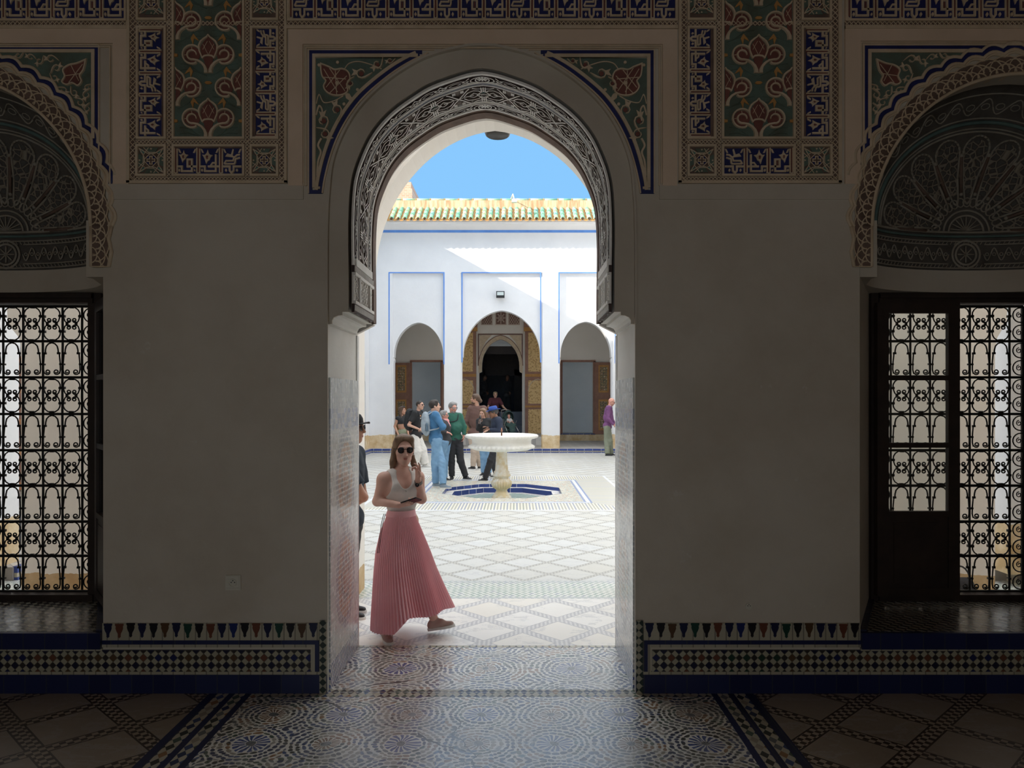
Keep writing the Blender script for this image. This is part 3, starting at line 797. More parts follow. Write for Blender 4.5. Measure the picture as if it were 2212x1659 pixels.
    for z in (3.075, 3.045): g.tube([TB(-LA*.97+2*.97*LA*i/40, z) for i in range(41)], .010, 5, 1 if z < 3.06 else 0)
    for z, r in ((3.01, .006), (2.985, .006), (2.845, .006), (2.815, .006)):
        for a, b in ((-.9, -.13), (.13, .9)) if z < 3 and z > 2.84 else ((-.93, .93),):
            g.tube([TB(a+(b-a)*i/30, z) for i in range(31)], r, 4)
    for k in range(16):
        u = -.86+k*.0486 if k < 16 else 0
        for s in (1, -1):
            uu = s*(.15+k*.048)
            if abs(uu) > .9: continue
            z0 = 2.915
            g.tube([TB(uu-.024+.048*t/6, z0+(.045 if k % 2 else -.045)*math.sin(PI*t/6)) for t in range(7)], .006, 4)
            g.tube([TB(uu+.011*math.cos(t*PI/4), z0+.011*math.sin(t*PI/4)) for t in range(8)], .004, 4, closed=True)
    for r in (.10, .075): g.tube([TB(r*math.cos(t*PI/12), 2.915+r*math.sin(t*PI/12)) for t in range(24)], .009, 5, closed=True)
    for k in range(60):
        u = -.92+k*1.84/59
        for z in (2.83, 2.997): g.tube([TB(u-.008, z-.012), TB(u+.008, z+.012)], .004, 4)
    for k in range(8): g.tube([TB(0, 2.915), TB(.06*math.cos(k*PI/4), 2.915+.06*math.sin(k*PI/4))], .006, 4)
    g.obj('vine_band', ['carved_grey', 'carved_teal'], lun, smooth='all')

    # scalloped arch band on the wall face around the lunette
    k_ = 1.0
    TR = lambda u, v, h: (f(NCX-(v/S0)*math.cos(math.radians(u))), D0-h, NCZ+(v/S0)*math.sin(math.radians(u)))
    band_ = thing('scalloped_arch_band', 'interlaced scalloped stucco band around the %s window lunette' % side, 'stucco band', (f(NCX), D0, NCZ))
    g = G(TR); n = 60
    g.loft([[TR(180*i/n, v, h) for i in range(n+1)] for v, h in ((328, .002), (328, .012), (366, .012))], closed=False, m=1)
    for s in (1, -1):
        L_ = [(f(NCX-s*(v/S0)), D0-.012, z) for z in (NCZ, 2.70) for v in (328, 366)]
        g.add(L_, [(0, 1, 3, 2)], 1)
    ns = 26
    for i in range(-3, ns+3):
        for row, (r0, rad) in enumerate(((334, 15), (338, 20), (342, 26), (345, 31))):
            P = []
            for t in range(13):
                a = PI*t/12
                u = (i+.5+.5*(row % 2))*180/ns+math.degrees(rad*1.12*math.cos(a)/340); v = r0-4+rad*math.sin(a)*.9
                if -26 < u < 206: P.append((u, v))
            if len(P) < 3: continue
            Q = []
            for u, v in P:                                    # below the spring line the band hangs straight
                if u < 0 or u > 180:
                    s = 1 if u < 0 else -1; dz = math.radians(-u if u < 0 else u-180)*340/S0
                    Q.append((f(NCX-s*v/S0), D0-.014, max(2.70, NCZ-dz)))
                else: Q.append(TR(u, v, .014))
            g.tube(Q, .0045, 4)
    for i in range(ns):
        u = (i+.5)*180/ns
        for du, dv in ((0, 372), (-1.6, 369), (1.6, 369)): g.ball(TR(u+du, dv-8, .013), .005, 5)
    sc = []
    for i in range(ns*6+1):
        a = i/(ns*6)*180; w = abs(math.sin(a/180*PI*ns)); sc.append((a, 368+9*w))
    TPX = lambda u, v, h: (f(gx(u, D0)), D0-h, gz(v, D0)); g.T = TPX
    PP = lambda a, r: (2212-r*math.cos(math.radians(a)), 490-r*math.sin(math.radians(a)))
    g.stroke([PP(u, v) for u, v in sc], 5, .002, .02, 2, top=.2); g.stroke([PP(u, v+6) for u, v in sc], 6, .002, .012, 2)
    g.stroke([PP(u, v+14) for u, v in sc if 10 < u < 170], 9, .002, .007, 3)
    g.stroke([PP(u, v+22) for u, v in sc if 15 < u < 165], 6, .002, .014, 2)
    for s in (1, -1):
        P = [(NCX-s*(374/S0), NCZ-.0), (NCX-s*(368/S0), NCZ-.08), (NCX-s*(374/S0), NCZ-.16), (NCX-s*368/S0, 2.70)]
        g.T = lambda u, v, h: (f(u), D0-h, v); g.stroke(P, .016, .002, .02, 2)
        g.stroke([(NCX-s*330/S0, 2.70), (NCX-s*330/S0, NCZ)], .014, .0, .02, 2)
    g.T = TPX; g.stroke([PP(180*i/60, 330) for i in range(61)], 6, .0, .02, 2)
    g.obj('interlace', ['stucco_cream', 'stucco_brown', 'stucco_cream', 'stucco_blue'], band_, smooth='all')

    # grille
    gr = thing('window_grille', 'black wrought iron scroll grille filling the %s window' % side, 'grille', (f((NB0+NB1)/2), 5.5, .40))
    GY = 5.50; px0 = gx(1900, GY); bars = [gx(p, GY) for p in (1926, 1968.5, 2011, 2054, 2097, 2140, 2183)]; pxe = gx(2209, GY)
    zr = [gz(p, GY) for p in (662, 737, 815, 894, 972, 1048.5, 1126, 1200, 1277)]
    g = G()
    for x in (px0, pxe): g.box(f(x)-.009, f(x)+.009, GY-.009, GY+.009, zr[-1], zr[0])
    for z in (zr[0], zr[-1]): g.box(min(f(px0), f(pxe)), max(f(px0), f(pxe)), GY-.009, GY+.009, z-.009, z+.009)
    g.obj('edge_frame', 'iron', gr)
    v0 = None
    for x in bars:
        g = G(); xx = f(x); g.tube([(xx+random.uniform(-.002, .002), GY+.012, z) for z in zr], .0085, 5); g.obj('upright_bar', 'iron', gr)
    for z in zr[1:-1]:
        g = G(); g.box(min(f(px0), f(pxe)), max(f(px0), f(pxe)), GY-.014, GY+.004, z-.010, z+.008); g.obj('cross_bar', 'iron', gr)
    cw = abs(bars[1]-bars[0]); ch = zr[0]-zr[1]
    def curl(cx, cz, r, a0, dirn, turns=1.35, n=14, w=0):     # spiral end
        return [(cx+r*(1-.72*t/n)*math.cos(math.radians(a0+dirn*360*turns*t/n)), cz+r*(1-.72*t/n)*math.sin(math.radians(a0+dirn*360*turns*t/n))) for t in range(n+1)]
    def cellA():                                              # hourglass of C scrolls
        g = G(); 
        for s in (1, -1):
            for q in (1, -1):
                P = [(0, q*ch*.485)]+[(s*cw*.42*math.sin(math.radians(a)), q*(ch*.485-ch*.21*(1-math.cos(math.radians(a))))) for a in (25, 50, 75, 90)]
                P += [(s*cw*.40, q*ch*.17), (s*cw*.34, q*ch*.075), (s*cw*.25, q*ch*.022)]
                P += [(s*(cw*.14)+s*cw*.095*math.cos(a), q*ch*.085+q*ch*.06*math.sin(a)) for a in [math.radians(-60+x*-0+45*k) for k, x in enumerate(range(3))]][:0]
                P += [(s*p[0], q*p[1]) for p in curl(cw*.150, ch*.105, cw*.125, -50, -1, 1.35, 18)]
                g.tube([(x, 0, z) for x, z in P], .0052, 5)
        for s in (1, -1):
            g.box(s*cw*.23-.007, s*cw*.23+.007, -.008, .008, -.007, .007)
            for q in (1, -1): g.box(s*cw*.44-.010, s*cw*.44+.010, -.01, .02, q*ch*.22-.009, q*ch*.22+.009)
        for q in (1, -1): g.box(-.013, .013, -.012, .01, q*ch*.475-.008, q*ch*.475+.008)
        return g
    def cellB():                                              # round-headed arch with curled feet
        g = G()
        for s in (1, -1):
            P = [(0, ch*.475)]+[(s*cw*.32*math.sin(math.radians(a)), ch*.475-ch*.2*(1-math.cos(math.radians(a)))) for a in (30, 60, 90)]+[(s*cw*.33, ch*.20)]
            g.tube([(x, 0, z) for x, z in P], .0055, 5)
            g.box(s*cw*.35-.010, s*cw*.35+.010, -.007, .007, ch*.14, ch*.20)
            P = [(s*cw*.38, ch*.16), (s*cw*.42, -ch*.10), (s*cw*.43, -ch*.30), (s*cw*.38, -ch*.42), (s*cw*.28, -ch*.46)]+[(s*p[0], p[1]) for p in curl(cw*.215, -ch*.36, cw*.15, -75, -1, 1.25)]
            P = P[:4]+[(s*p[0], p[1]) for p in curl(cw*.225, -ch*.365, cw*.15, -20, -1, 1.4, 16)]
            g.tube([(x, 0, z) for x, z in P], .0052, 5)
            g.box(s*cw*.45-.008, s*cw*.45+.008, -.008, .02, -ch*.17, -ch*.12)
        g.box(-.012, .012, -.012, .01, ch*.46, ch*.50)
        return g
    def cellC(s):                                             # side border of stacked C scrolls
        g = G(); w = .026/1.0
        for q in (1, -1):
            c = (0, q*ch*.25)
            P = [(s*(.030-.058*math.cos(math.radians(a)))+0, c[1]+ch*.21*math.sin(math.radians(a))) for a in range(-110, 111, 20)]
            g.tube([(x, 0, z) for x, z in P], .005, 5)
            g.tube([(x, 0, z) for x, z in [(s*(.018)+p[0], p[1]) for p in curl(0, c[1], .022, 90, 1, 1.3)]], .004, 4)
        return g
    A = cellA().obj('scroll_panel', 'iron', None, smooth='all', fix=False); B = cellB().obj('arch_panel', 'iron', None, smooth='all', fix=False)
    C = {s: cellC(s).obj('border_scroll', 'iron', None, smooth='all', fix=False) for s in (1, -1)}
    base = gr.location
    for r in range(8):
        zc = (zr[r]+zr[r+1])/2
        for c in range(6):
            o = dup(A if r % 2 == 0 else B, gr)
            o.location = Vector((f((bars[c]+bars[c+1])/2), GY, zc))-base
            o.rotation_euler[1] = random.uniform(-.02, .02)
            if r == 7: o.scale[2] = (zr[7]-zr[8])/ch
        for x, s in (((px0+bars[0])/2, -1), ((pxe+bars[-1])/2, 1)):
            o = dup(C[s*sg], gr); o.location = Vector((f(x), GY, zc))-base
    for o in (A, B, C[1], C[-1]): bpy.data.objects.remove(o)
    # window frame
    wf = G(); x0, x1 = NB0, NB1; zt, zb = 2.60, .40
    xs0, xs1 = min(f(x0), f(x1)), max(f(x0), f(x1))
    wf.box(xs0-.05, xs0+.045, 5.42, 5.56, zb-.05, zt+.1); wf.box(xs1-.045, xs1+.05, 5.42, 5.56, zb-.05, zt+.1)
    wf.box(xs0, xs1, 5.40, 5.54, zt-.035, zt+.04); wf.box(xs0, xs1, 5.40, 5.54, zb-.03, zb+.035)
    wf.box(xs0, xs1, 5.38, 5.41, zt, zt+.03)
    struct(wf.obj('window_%d' % (1 if sg < 0 else 2), 'dark_wood'))
    # casements
    def leaf(label, hx, hy, wd_, ang, group=None):
        t = thing('casement', label, 'window shutter', (hx, hy, zb+.04), group)
        h_ = zt-zb-.08
        ca, sa = math.cos(ang), math.sin(ang)
        R = lambda P: [(hx+x*ca-y*sa, hy+x*sa+y*ca, zb+.04+z) for x, y, z in P]
        def bx(g, x0, x1, y0, y1, z0, z1, m=0):
            g.add(R([(x, y, z) for x in (x0, x1) for y in (y0, y1) for z in (z0, z1)]), [(0, 1, 3, 2), (4, 6, 7, 5), (0, 4, 5, 1), (2, 3, 7, 6), (0, 2, 6, 4), (1, 5, 7, 3)], m)
        g = G(); a = .082
        bx(g, 0, a, -.02, .02, 0, h_); bx(g, wd_-a, wd_, -.02, .02, 0, h_)
        zz = [h_-.03-.0, .0]
        z1, z2, z3, z4 = gz(1100, 5.45)-zb-.04, gz(960, 5.45)-zb-.04, gz(817, 5.45)-zb-.04, gz(680, 5.45)-zb-.04
        for zc, hh in ((z2, .018), (z3, .018)): bx(g, a, wd_-a, -.018, .018, zc-hh, zc+hh)
        bx(g, a, wd_-a, -.02, .02, z1-.04, z1); bx(g, a, wd_-a, -.02, .02, z4, h_); bx(g, a, wd_-a, -.02, .02, 0, .06)
        g.obj('leaf_frame', 'dark_wood', t)
        g = G(); bx(g, a, wd_-a, -.01, .01, .06, z1-.04); bx(g, a+.04, wd_-a-.04, -.016, .016, .10, z1-.08); g.obj('lower_panel', 'dark_wood', t)
        for za, zb_ in ((z1, z2-.018), (z2+.018, z3-.018), (z3+.018, z4)):
            g = G(); bx(g, a, wd_-a, -.002, .002, za, zb_); g.obj('glass_pane', glz, t)
    glz = MAT['pane']
    lw = (NB1-NB0-.09)/2
    if sg > 0:
        leaf('closed dark wooden casement with three glass panes over a solid panel in the right window', 2.605, 5.36, .595, 0)
        leaf('dark casement of the right window folded back against its outer reveal', f(NB1)-.045, 5.36, lw, -math.radians(52))
    else:
        leaf('dark casement of the left window folded back against the reveal beside the pier', f(NB0)+.05, 5.38, lw, -math.radians(53))

# ---- carved panels of the wall
def lattice(g, x0, x1, y0, y1, m0, m1, s=11):                # crisscross border of tiny pierced diamonds
    g.tbox(x0, x1, y0, y1, .0, .003, m0)
    hor = (x1-x0) > (y1-y0); w = (y1-y0) if hor else (x1-x0)
    a, b = (x0, x1) if hor else (y0, y1); c0 = (y0 if hor else x0)
    n = max(1, round((b-a)/w)); st = (b-a)/n
    for i in range(n):
        p, q = a+i*st, a+(i+1)*st
        for (u0, v0, u1, v1) in ((p, c0, q, c0+w), (p, c0+w, q, c0)):
            P = [(u0, v0), (u1, v1)] if hor else [(v0, u0), (v1, u1)]
            g.stroke(P, 1.5, .003, .009, m1)
def frame(g, x0, x1, y0, y1, w, h, m=0):
    g.stroke([(x0+w/2, y0+w/2), (x1-w/2, y0+w/2), (x1-w/2, y1-w/2), (x0+w/2, y1-w/2)], w, .0, h, m, closed=True, top=.1)
# material slots: 0 cream 1 maroon 2 green 3 blue 4 brown 5 orange 6 teal
SM = ['stucco_cream', 'stucco_maroon', 'stucco_green', 'stucco_blue', 'stucco_brown', 'stucco_orange', 'stucco_teal']
def kufic(g, TT, k, var):
    """One cell of square interlaced lettering; TT maps (0..1 across, 0..1 up) to the panel."""
    s = lambda P, w=5.0, h=.011, m=0, c=False: g.stroke([TT(*p) for p in P], w, .002, h, m, closed=c, top=.12)
    s([(.0, .02), (.0, 1)], 3.2); s([(.13, .02), (.13, .96)], 3.2); s([(0, .06), (.065, .0), (.13, .06)], 3); s([(.065, .08), (.065, 1)], 4, .006, 1)
    for u in (.24, .93):
        q = 1 if u < .5 else -1
        g.prism([TT(u-.08*q, .96), TT(u+.0*q, .94), TT(u+.08*q, .80), TT(u-.0*q, .80)], .002, .010, 0)
    dia = lambda u, v, r=.055: g.prism([TT(u-r, v), TT(u, v+r*1.25), TT(u+r, v), TT(u, v-r*1.25)], .002, .011, 0)
    def bloom(u, v, r):                                       # winged bud
        g.prism([TT(u+r*a, v+r*b) for a, b in ((-1.5, .55), (-.75, .5), (-.2, .95), (.1, 1.75), (.4, .9), (.8, .55), (1.55, .45), (.9, -.1), (.6, -.75), (.1, -1.0), (-.35, -1.7), (-.7, -.7), (-1.0, -.1))], .002, .011, 0)
        g.prism([TT(u+r*.55*math.cos(t*PI/5), v+r*.55*math.sin(t*PI/5)) for t in range(10)], .011, .013, 1)
        s([(u+r*.5*math.cos(t*PI/6), v+r*.45*math.sin(t*PI/6)) for t in range(-2, 9)], 2.2, .016)
    if var == 0:
        s([(.13, .28), (.34, .28), (.34, .10), (.80, .10), (.80, .55), (.60, .55), (.60, .28), (1.0, .28)]); dia(.23, .13); dia(.93, .13, .04); bloom(.42, .66, .14)
        g.prism([TT(.67, .32), TT(.73, .32), TT(.73, .5), TT(.67, .5)], .002, .006, 1)
    elif var == 1:
        s([(.13, .28), (.36, .28), (.36, .10), (.86, .10), (.86, .74)]); s([(.5, .28), (1, .28)]); dia(.24, .13); bloom(.48, .64, .16)
        s([(.62, .30), (.72, .42), (.86, .42)], 4)
    else:
        s([(.13, .28), (.46, .28), (.46, .12), (.55, .03), (.64, .12), (.64, .28), (1, .28)]); dia(.30, .13); dia(.80, .13)
        s([(.22, .38), (.68, .38), (.72, .44), (.72, .56), (.94, .62)], 4); s([(.22, .38), (.30, .50), (.62, .50), (.66, .62), (.80, .72), (.94, .74)], 4)
        g.prism([TT(.26, .66), TT(.36, .78), (TT(.52, .74)), TT(.6, .95), TT(.66, .93), TT(.60, .70), TT(.78, .60), TT(.48, .64)], .002, .010, 0)
def kpanel(g, x0, x1, y0, y1, n, seed=0, rot=0):
    g.tbox(x0, x1, y0, y1, 0, .002, 3)
    for i in range(n):
        if rot == 0: TT = lambda u, v, i=i: (x0+(x1-x0)*(i+u*.97)/n, y1-(y1-y0)*v)
        elif rot > 0: TT = lambda u, v, i=i: (x0+(x1-x0)*v, y0+(y1-y0)*(i+u*.97)/n)      # letters' feet to the left
        else: TT = lambda u, v, i=i: (x1-(x1-x0)*v, y1-(y1-y0)*(i+u*.97)/n)
        kufic(g, TT, 1, (i+seed) % 3)
def star_square(g, x0, x1, y0, y1):
    cx, cy, r = (x0+x1)/2, (y0+y1)/2, (x1-x0)/2
    g.tbox(x0, x1, y0, y1, 0, .002, 4)
    for a in range(4):
        c, s = math.cos(a*PI/2), math.sin(a*PI/2)
        R = lambda x, y: (cx+(x*c-y*s)*r, cy+(x*s+y*c)*r)
        g.prism([R(-.55, -1), R(.55, -1), R(.25, -.55), R(0, -.45), R(-.25, -.55)], .002, .006, 2)
        g.prism([R(-.95, -.95), R(-.6, -.85), R(-.5, -.5), R(-.85, -.6)], .002, .005, 6)
        g.prism([R(.12, -.12), R(.16, -.48), R(.48, -.16)], .002, .006, 3)
        g.prism([R(-.08, -.95), R(0, -.8), R(.08, -.95)], .006, .009, 0)
        g.stroke([R(-.95, -.95), R(-.3, -.55), R(.1, -.5), R(.5, -.1), R(.55, .3), R(.95, .95)], 1.8, .004, .009, 0)
        g.stroke([R(0, -.3), R(.10, -.3), R(.10, -.10), R(.3, -.10), R(.3, 0)], 2, .004, .010, 0)
        g.stroke([R(-.6, -1), R(-.2, -.62), R(.4, -.62), R(1, -.2)], 1.5, .004, .008, 0)
def palmette(g, cx, cy, halves=(1, -1)):
    for s in halves:
        Q = lambda x, y: (cx+s*x, cy+y)
        g.prism([Q(0, 4), Q(6, 10), Q(14, 20), Q(17, 29), Q(15, 40), Q(11, 50), Q(8, 62), Q(0, 80)], .002, .006, 1)
        g.prism([Q(35+17*math.cos(t*PI/8), 43+17*math.sin(t*PI/8)) for t in range(16)], .002, .006, 1)
        g.stroke([Q(0, 0), Q(3, 5), Q(9, 9), Q(16, 15), Q(20, 24), Q(19, 35), Q(15, 45), Q(12, 52)], [3, 4, 5, 5, 5, 4, 4, 3], .002, .015, 0, top=.15)
        g.stroke([Q(35+20*math.cos(math.radians(a)), 43+20*math.sin(math.radians(a))) for a in range(-140, 101, 16)]+[Q(28, 62), Q(25, 59)], 4.6, .002, .015, 0, top=.15)
        g.stroke([Q(5, 83), Q(5, 76), Q(8, 68), Q(14, 61), Q(22, 56), Q(32, 54)]+[Q(35+10*math.cos(math.radians(a)), 44+10*math.sin(math.radians(a))) for a in range(80, -200, -24)], [10, 9, 7, 6, 5.5, 5, 5, 5, 4.5, 4.5, 4.5, 4, 4, 4, 4, 3.5, 3, 2][:18], .002, .016, 0, top=.15)
        g.stroke([Q(0, 45), Q(8, 46), Q(14, 51)], 3.4, .006, .013, 0)
        for P in ([Q(0, 8), Q(-0, 8)],): pass
        g.stroke([Q(2, 14), Q(12, 32)], 1, .006, .008, 0); g.stroke([Q(12, 20), Q(1, 42)], 1, .006, .008, 0)
        g.stroke([Q(35, 33), Q(36, 27)], 1.2, .006, .009, 0); g.stroke([Q(45, 43), Q(52, 44)], 1.2, .006, .009, 0)
        g.prism([Q(32, -2), Q(24, 8), Q(20, 14), Q(31, 8), Q(33, 22), Q(38, 8)], .002, .009, 5)
        for k in range(3):
            g.stroke([Q(4+10*k, 88-4*k), Q(24+6*k, 80-6*k), Q(44, 74-10*k), Q(62, 76-14*k)], 2.4, .002, .006, 2, top=.4)
def carved_panel(sg):
    k = 1.0 if sg < 0 else 1.015
    g = G(TW if sg < 0 else mir(k))
    X = lambda a: a
    for (a, b, c, d) in ((282, 294, -60, 391), (362, 371, -60, 382), (531, 539, -60, 382), (604, 615, -60, 391), (294, 604, 47, 56), (294, 604, 303, 311), (282, 615, 383, 391)):
        lattice(g, a, b, c, d, 4, 0)
    frame(g, 275, 282, -60, 392, 7, .014) if False else g.tbox(275, 282, -60, 396, 0, .016, 0)
    g.tbox(615, 621, -60, 396, 0, .016, 0); g.tbox(275, 621, 391, 397, 0, .016, 0)
    F_ = ((295, 361, 57, 302), (541, 603, 57, 302), (372, 530, -60, 302), (372, 530, 312, 382), (294, 361, 312, 382), (540, 603, 312, 382), (295, 361, -60, 46), (541, 603, -60, 46))
    for a, b, c, d in F_: frame(g, a, b, c, d, 6, .016)
    kpanel(g, 301, 350, 63, 296, 5, 0, 1); g.tbox(350, 355, 63, 296, 0, .006, 4)
    kpanel(g, 553, 597, 63, 296, 5, 1, -1); g.tbox(547, 553, 63, 296, 0, .006, 4)
    kpanel(g, 378, 524, 320, 376, 3, 0); g.tbox(378, 524, 318, 321, 0, .006, 4)
    for a, b, c, d in ((300, 355, 318, 376), (546, 597, 318, 376), (301, 355, -30, 40), (547, 597, -30, 40)): star_square(g, a, b, c, d)
    g.tbox(378, 524, -60, 296, 0, .002, 2)
    for cy in (76, 221.5-.5, -69): palmette(g, 451, cy) if cy != 221 else None
    palmette(g, 451, 213.5)
    for cy in (4, 147): palmette(g, 380, cy, (1,)); palmette(g, 522, cy, (-1,))
    for cy in (180, 40): g.prism([(443, cy), (447, cy-3), (455, cy-3), (459, cy), (455, cy+3), (447, cy+3)], .002, .012, 5)
    for cy in (120, 262): g.prism([(378, cy-3), (385, cy-2), (385, cy+3), (378, cy+4)], .002, .012, 5); g.prism([(524, cy-3), (517, cy-2), (517, cy+3), (524, cy+4)], .002, .012, 5)
    o = thing('palmette_relief', 'tall painted stucco panel of palmettes and blue lettering %s of the central arch' % ('left' if sg < 0 else 'right'), 'stucco panel', TW(448 if sg < 0 else 1640, 200, 0))
    g.obj('relief', SM, o, fix=False)
carved_panel(-1); carved_panel(1)
# inscription friezes along the top
def frieze(x0, x1, n, where, seed):
    o = thing('inscription_frieze', 'blue and cream carved lettering band '+where, 'stucco frieze', TW((x0+x1)/2, 20, 0))
    g = G(TW)
    g.tbox(x0-4, x1+4, 42, 47, 0, .016, 0); g.tbox(x0-4, x0+2, -70, 42, 0, .016, 0); g.tbox(x1-2, x1+4, -70, 42, 0, .016, 0)
    kpanel(g, x0+2, x1-2, -32, 42, n, seed)
    lattice(g, x0-4, x1+4, 47.5, 57, 4, 0)
    g.tbox(x0-4, x1+4, 57, 64, 0, .018, 0)
    g.obj('relief', SM, o, fix=False)
frieze(624, 1460, 16, 'over the central arch', 2)
frieze(-260, 272, 10, 'at the top left corner above the left lunette', 1)
frieze(1828, 2400, 10, 'at the top right corner above the right lunette', 0)
# mitred plaster borders
def border(name, x0, x1, y0, y1, w, ybot, label):
    o = thing(name, label, 'moulding', TW((x0+x1)/2, y0, 0)); 
    for nm, P in (('head_board', [(x0, y0), (x1, y0), (x1-w, y1), (x0+w, y1)]), ('side_board', [(x0, y0), (x0+w, y1), (x0+w, ybot), (x0, ybot)]), ('side_board', [(x1, y0), (x1-w, y1), (x1-w, ybot), (x1, ybot)])):
        g = G(TW); g.prism(P, 0, .013); b = g.obj(nm, 'plaster_upper', o, fix=False)
    g = G(TW)
    for d, h in ((2, .006), (7, .010)):
        g.stroke([(x0+w+d, ybot), (x0+w+d, y1+d), (x1-w-d, y1+d), (x1-w-d, ybot)], 3, 0, h)
    g.obj('fillet', 'stucco_cream', o, fix=False)
border('mitred_border', 624, 1462, 65, 97, 31, 402, 'plain mitred plaster border framing the central arch')
border('mitred_border', -480, 279, 62, 95, 33, 398, 'plain mitred plaster border around the left lunette')
border('mitred_border', 1824, 2600, 57, 90, 33, 398, 'plain mitred plaster border around the right lunette')
for x0, x1, sd in ((232, 656, 'left'), (1424, 1845, 'right')):
    g = G(TW); g.tbox(x0, x1, 398, 431, 0, .010)
    tag(g.obj('plaster_ledge', 'plaster_interior'), 'shallow plaster ledge under the %s carved panel' % sd, 'ledge')
# spandrels of the central arch
def curlleaf(g, cx, cy, r, a, s=1, bud=True):
    ca, sa = math.cos(math.radians(a)), math.sin(math.radians(a))
    Q = lambda x, y: (cx+(x*ca-s*y*sa)*r, cy+(x*sa+s*y*ca)*r)
    g.stroke([Q(*p) for p in [(-2.6, 1.2), (-1.9, .3), (-1.2, -.5), (-.5, -1), (.4, -1.05), (1, -.5), (1.05, .3), (.5, .95), (-.2, 1.0), (-.75, .5)]], [1, r*.45, r*.5, r*.4, r*.38, r*.38, r*.36, r*.34, r*.3, 1.5], .002, .014, 0, top=.15)
    g.prism([Q(1.0, -.6), Q(2.2, -1.5), Q(1.9, -.3), Q(2.6, .3), Q(1.2, .3)], .002, .012, 0)
    if bud: g.prism([Q(.62*math.cos(t*PI/5), .62*math.sin(t*PI/5)) for t in range(10)], .002, .008, 1)
SPI = [(683, 385), (692, 340), (703, 312), (720, 275), (746, 232), (772, 202), (800, 176), (830, 152), (861, 129)]
def spandrel(sg):
    g = G(TW if sg < 0 else mir(1.0))
    curve = sp2([(697, 418), (701, 390), (712, 345), (728, 300), (752, 255), (783, 214), (820, 180), (860, 150), (896, 129), (914, 121)], 5)
    blue = [(671, 414), (671, 113), (925, 113)]
    g.stroke([(667, 418), (667, 108), (938, 108)], 3, 0, .008, 0)
    g.stroke([(671, 414), (671, 113), (912, 113)], 8, 0, .006, 3)
    g.stroke([c for c in curve]+[(925, 114)], 3.5, 0, .0095, 0)
    c2 = [(x-5.5, y-3.5) for x, y in curve]; g.stroke(c2[:-1], 8, 0, .0055, 3)
    c3 = [(x-13, y-7) for x, y in curve]; 
    g.stroke([(679, 406), (679, 121), (903, 121)], 7, 0, .012, 0)
    g.stroke(c3[:-1], 7, 0, .0115, 0)
    inner = [(683, 400), (683, 126), (884, 126)]+[(x-16, y-9) for x, y in curve[::-1] if x-16 < 880 and y-9 < 396 and x-16 > 684]
    g.prism(inner, 0, .002, 2)
    g.tbox(680, 692, 404, 409, 0, .012, 0); g.tbox(667, 697, 411, 419, 0, .0062, 3)
    for cx, cy, r, a, s in ((816, 141, 7, 150, 1), (781, 160, 8.5, 200, 1), (729, 238, 8.5, 240, -1), (700, 262, 9, 250, -1), (703, 290, 8, 60, 1), (843, 133, 4.5, 180, 1), (757, 181, 6, 100, -1)):
        curlleaf(g, cx, cy, r, a, s)
    B_ = sp2([(694, 139), (712, 146), (724, 152), (740, 150), (753, 157), (757, 172), (750, 184), (752, 198), (741, 206), (722, 207), (707, 200), (700, 188), (705, 176), (697, 166), (694, 150), (694, 139)], 3)
    g.prism(B_[:-1], .002, .007, 1); g.stroke(B_[:-1], 4, .002, .016, 0, closed=True, top=.15)
    for P in ([(700, 150), (730, 200)], [(735, 152), (705, 190)], [(700, 168), (748, 172)], [(712, 148), (746, 198)], [(725, 153), (728, 205)], [(750, 165), (712, 203)]): g.stroke(P, 1.6, .007, .010, 0)
    g.prism([(729+4*math.cos(t), 181+4*math.sin(t)) for t in [k*PI/4 for k in range(8)]], .007, .014, 0)
    g.prism([(746, 201), (756, 204), (762, 214), (757, 220), (748, 213)], .002, .012, 0)
    for x, y in ((730, 136), (773, 195), (744, 226), (690, 142)): g.prism([(x+3.4*math.cos(t), y+3.4*math.sin(t)) for t in [k*PI/4 for k in range(8)]], .002, .012, 0)
    g.stroke(sp2([(684, 225), (690, 205), (700, 222), (722, 219), (742, 208)], 5), 2, .002, .009, 0); g.stroke(sp2([(745, 150), (755, 138), (775, 134), (800, 140), (825, 150)], 5), 2, .002, .009, 0)
    g.stroke(sp2([(686, 380), (688, 350), (694, 330), (688, 315), (695, 300)], 5), 4, .002, .012, 0); g.stroke(sp2([(684, 250), (690, 230), (697, 240), (694, 262)], 4), 3.4, .002, .012, 0)
    o = thing('arch_spandrel', 'green triangular arabesque corner edged in blue on the %s of the central arch' % ('left' if sg < 0 else 'right'), 'stucco panel', TW(740 if sg < 0 else 1340, 200, 0))
    g.obj('relief', SM, o, fix=False)
spandrel(-1); spandrel(1)
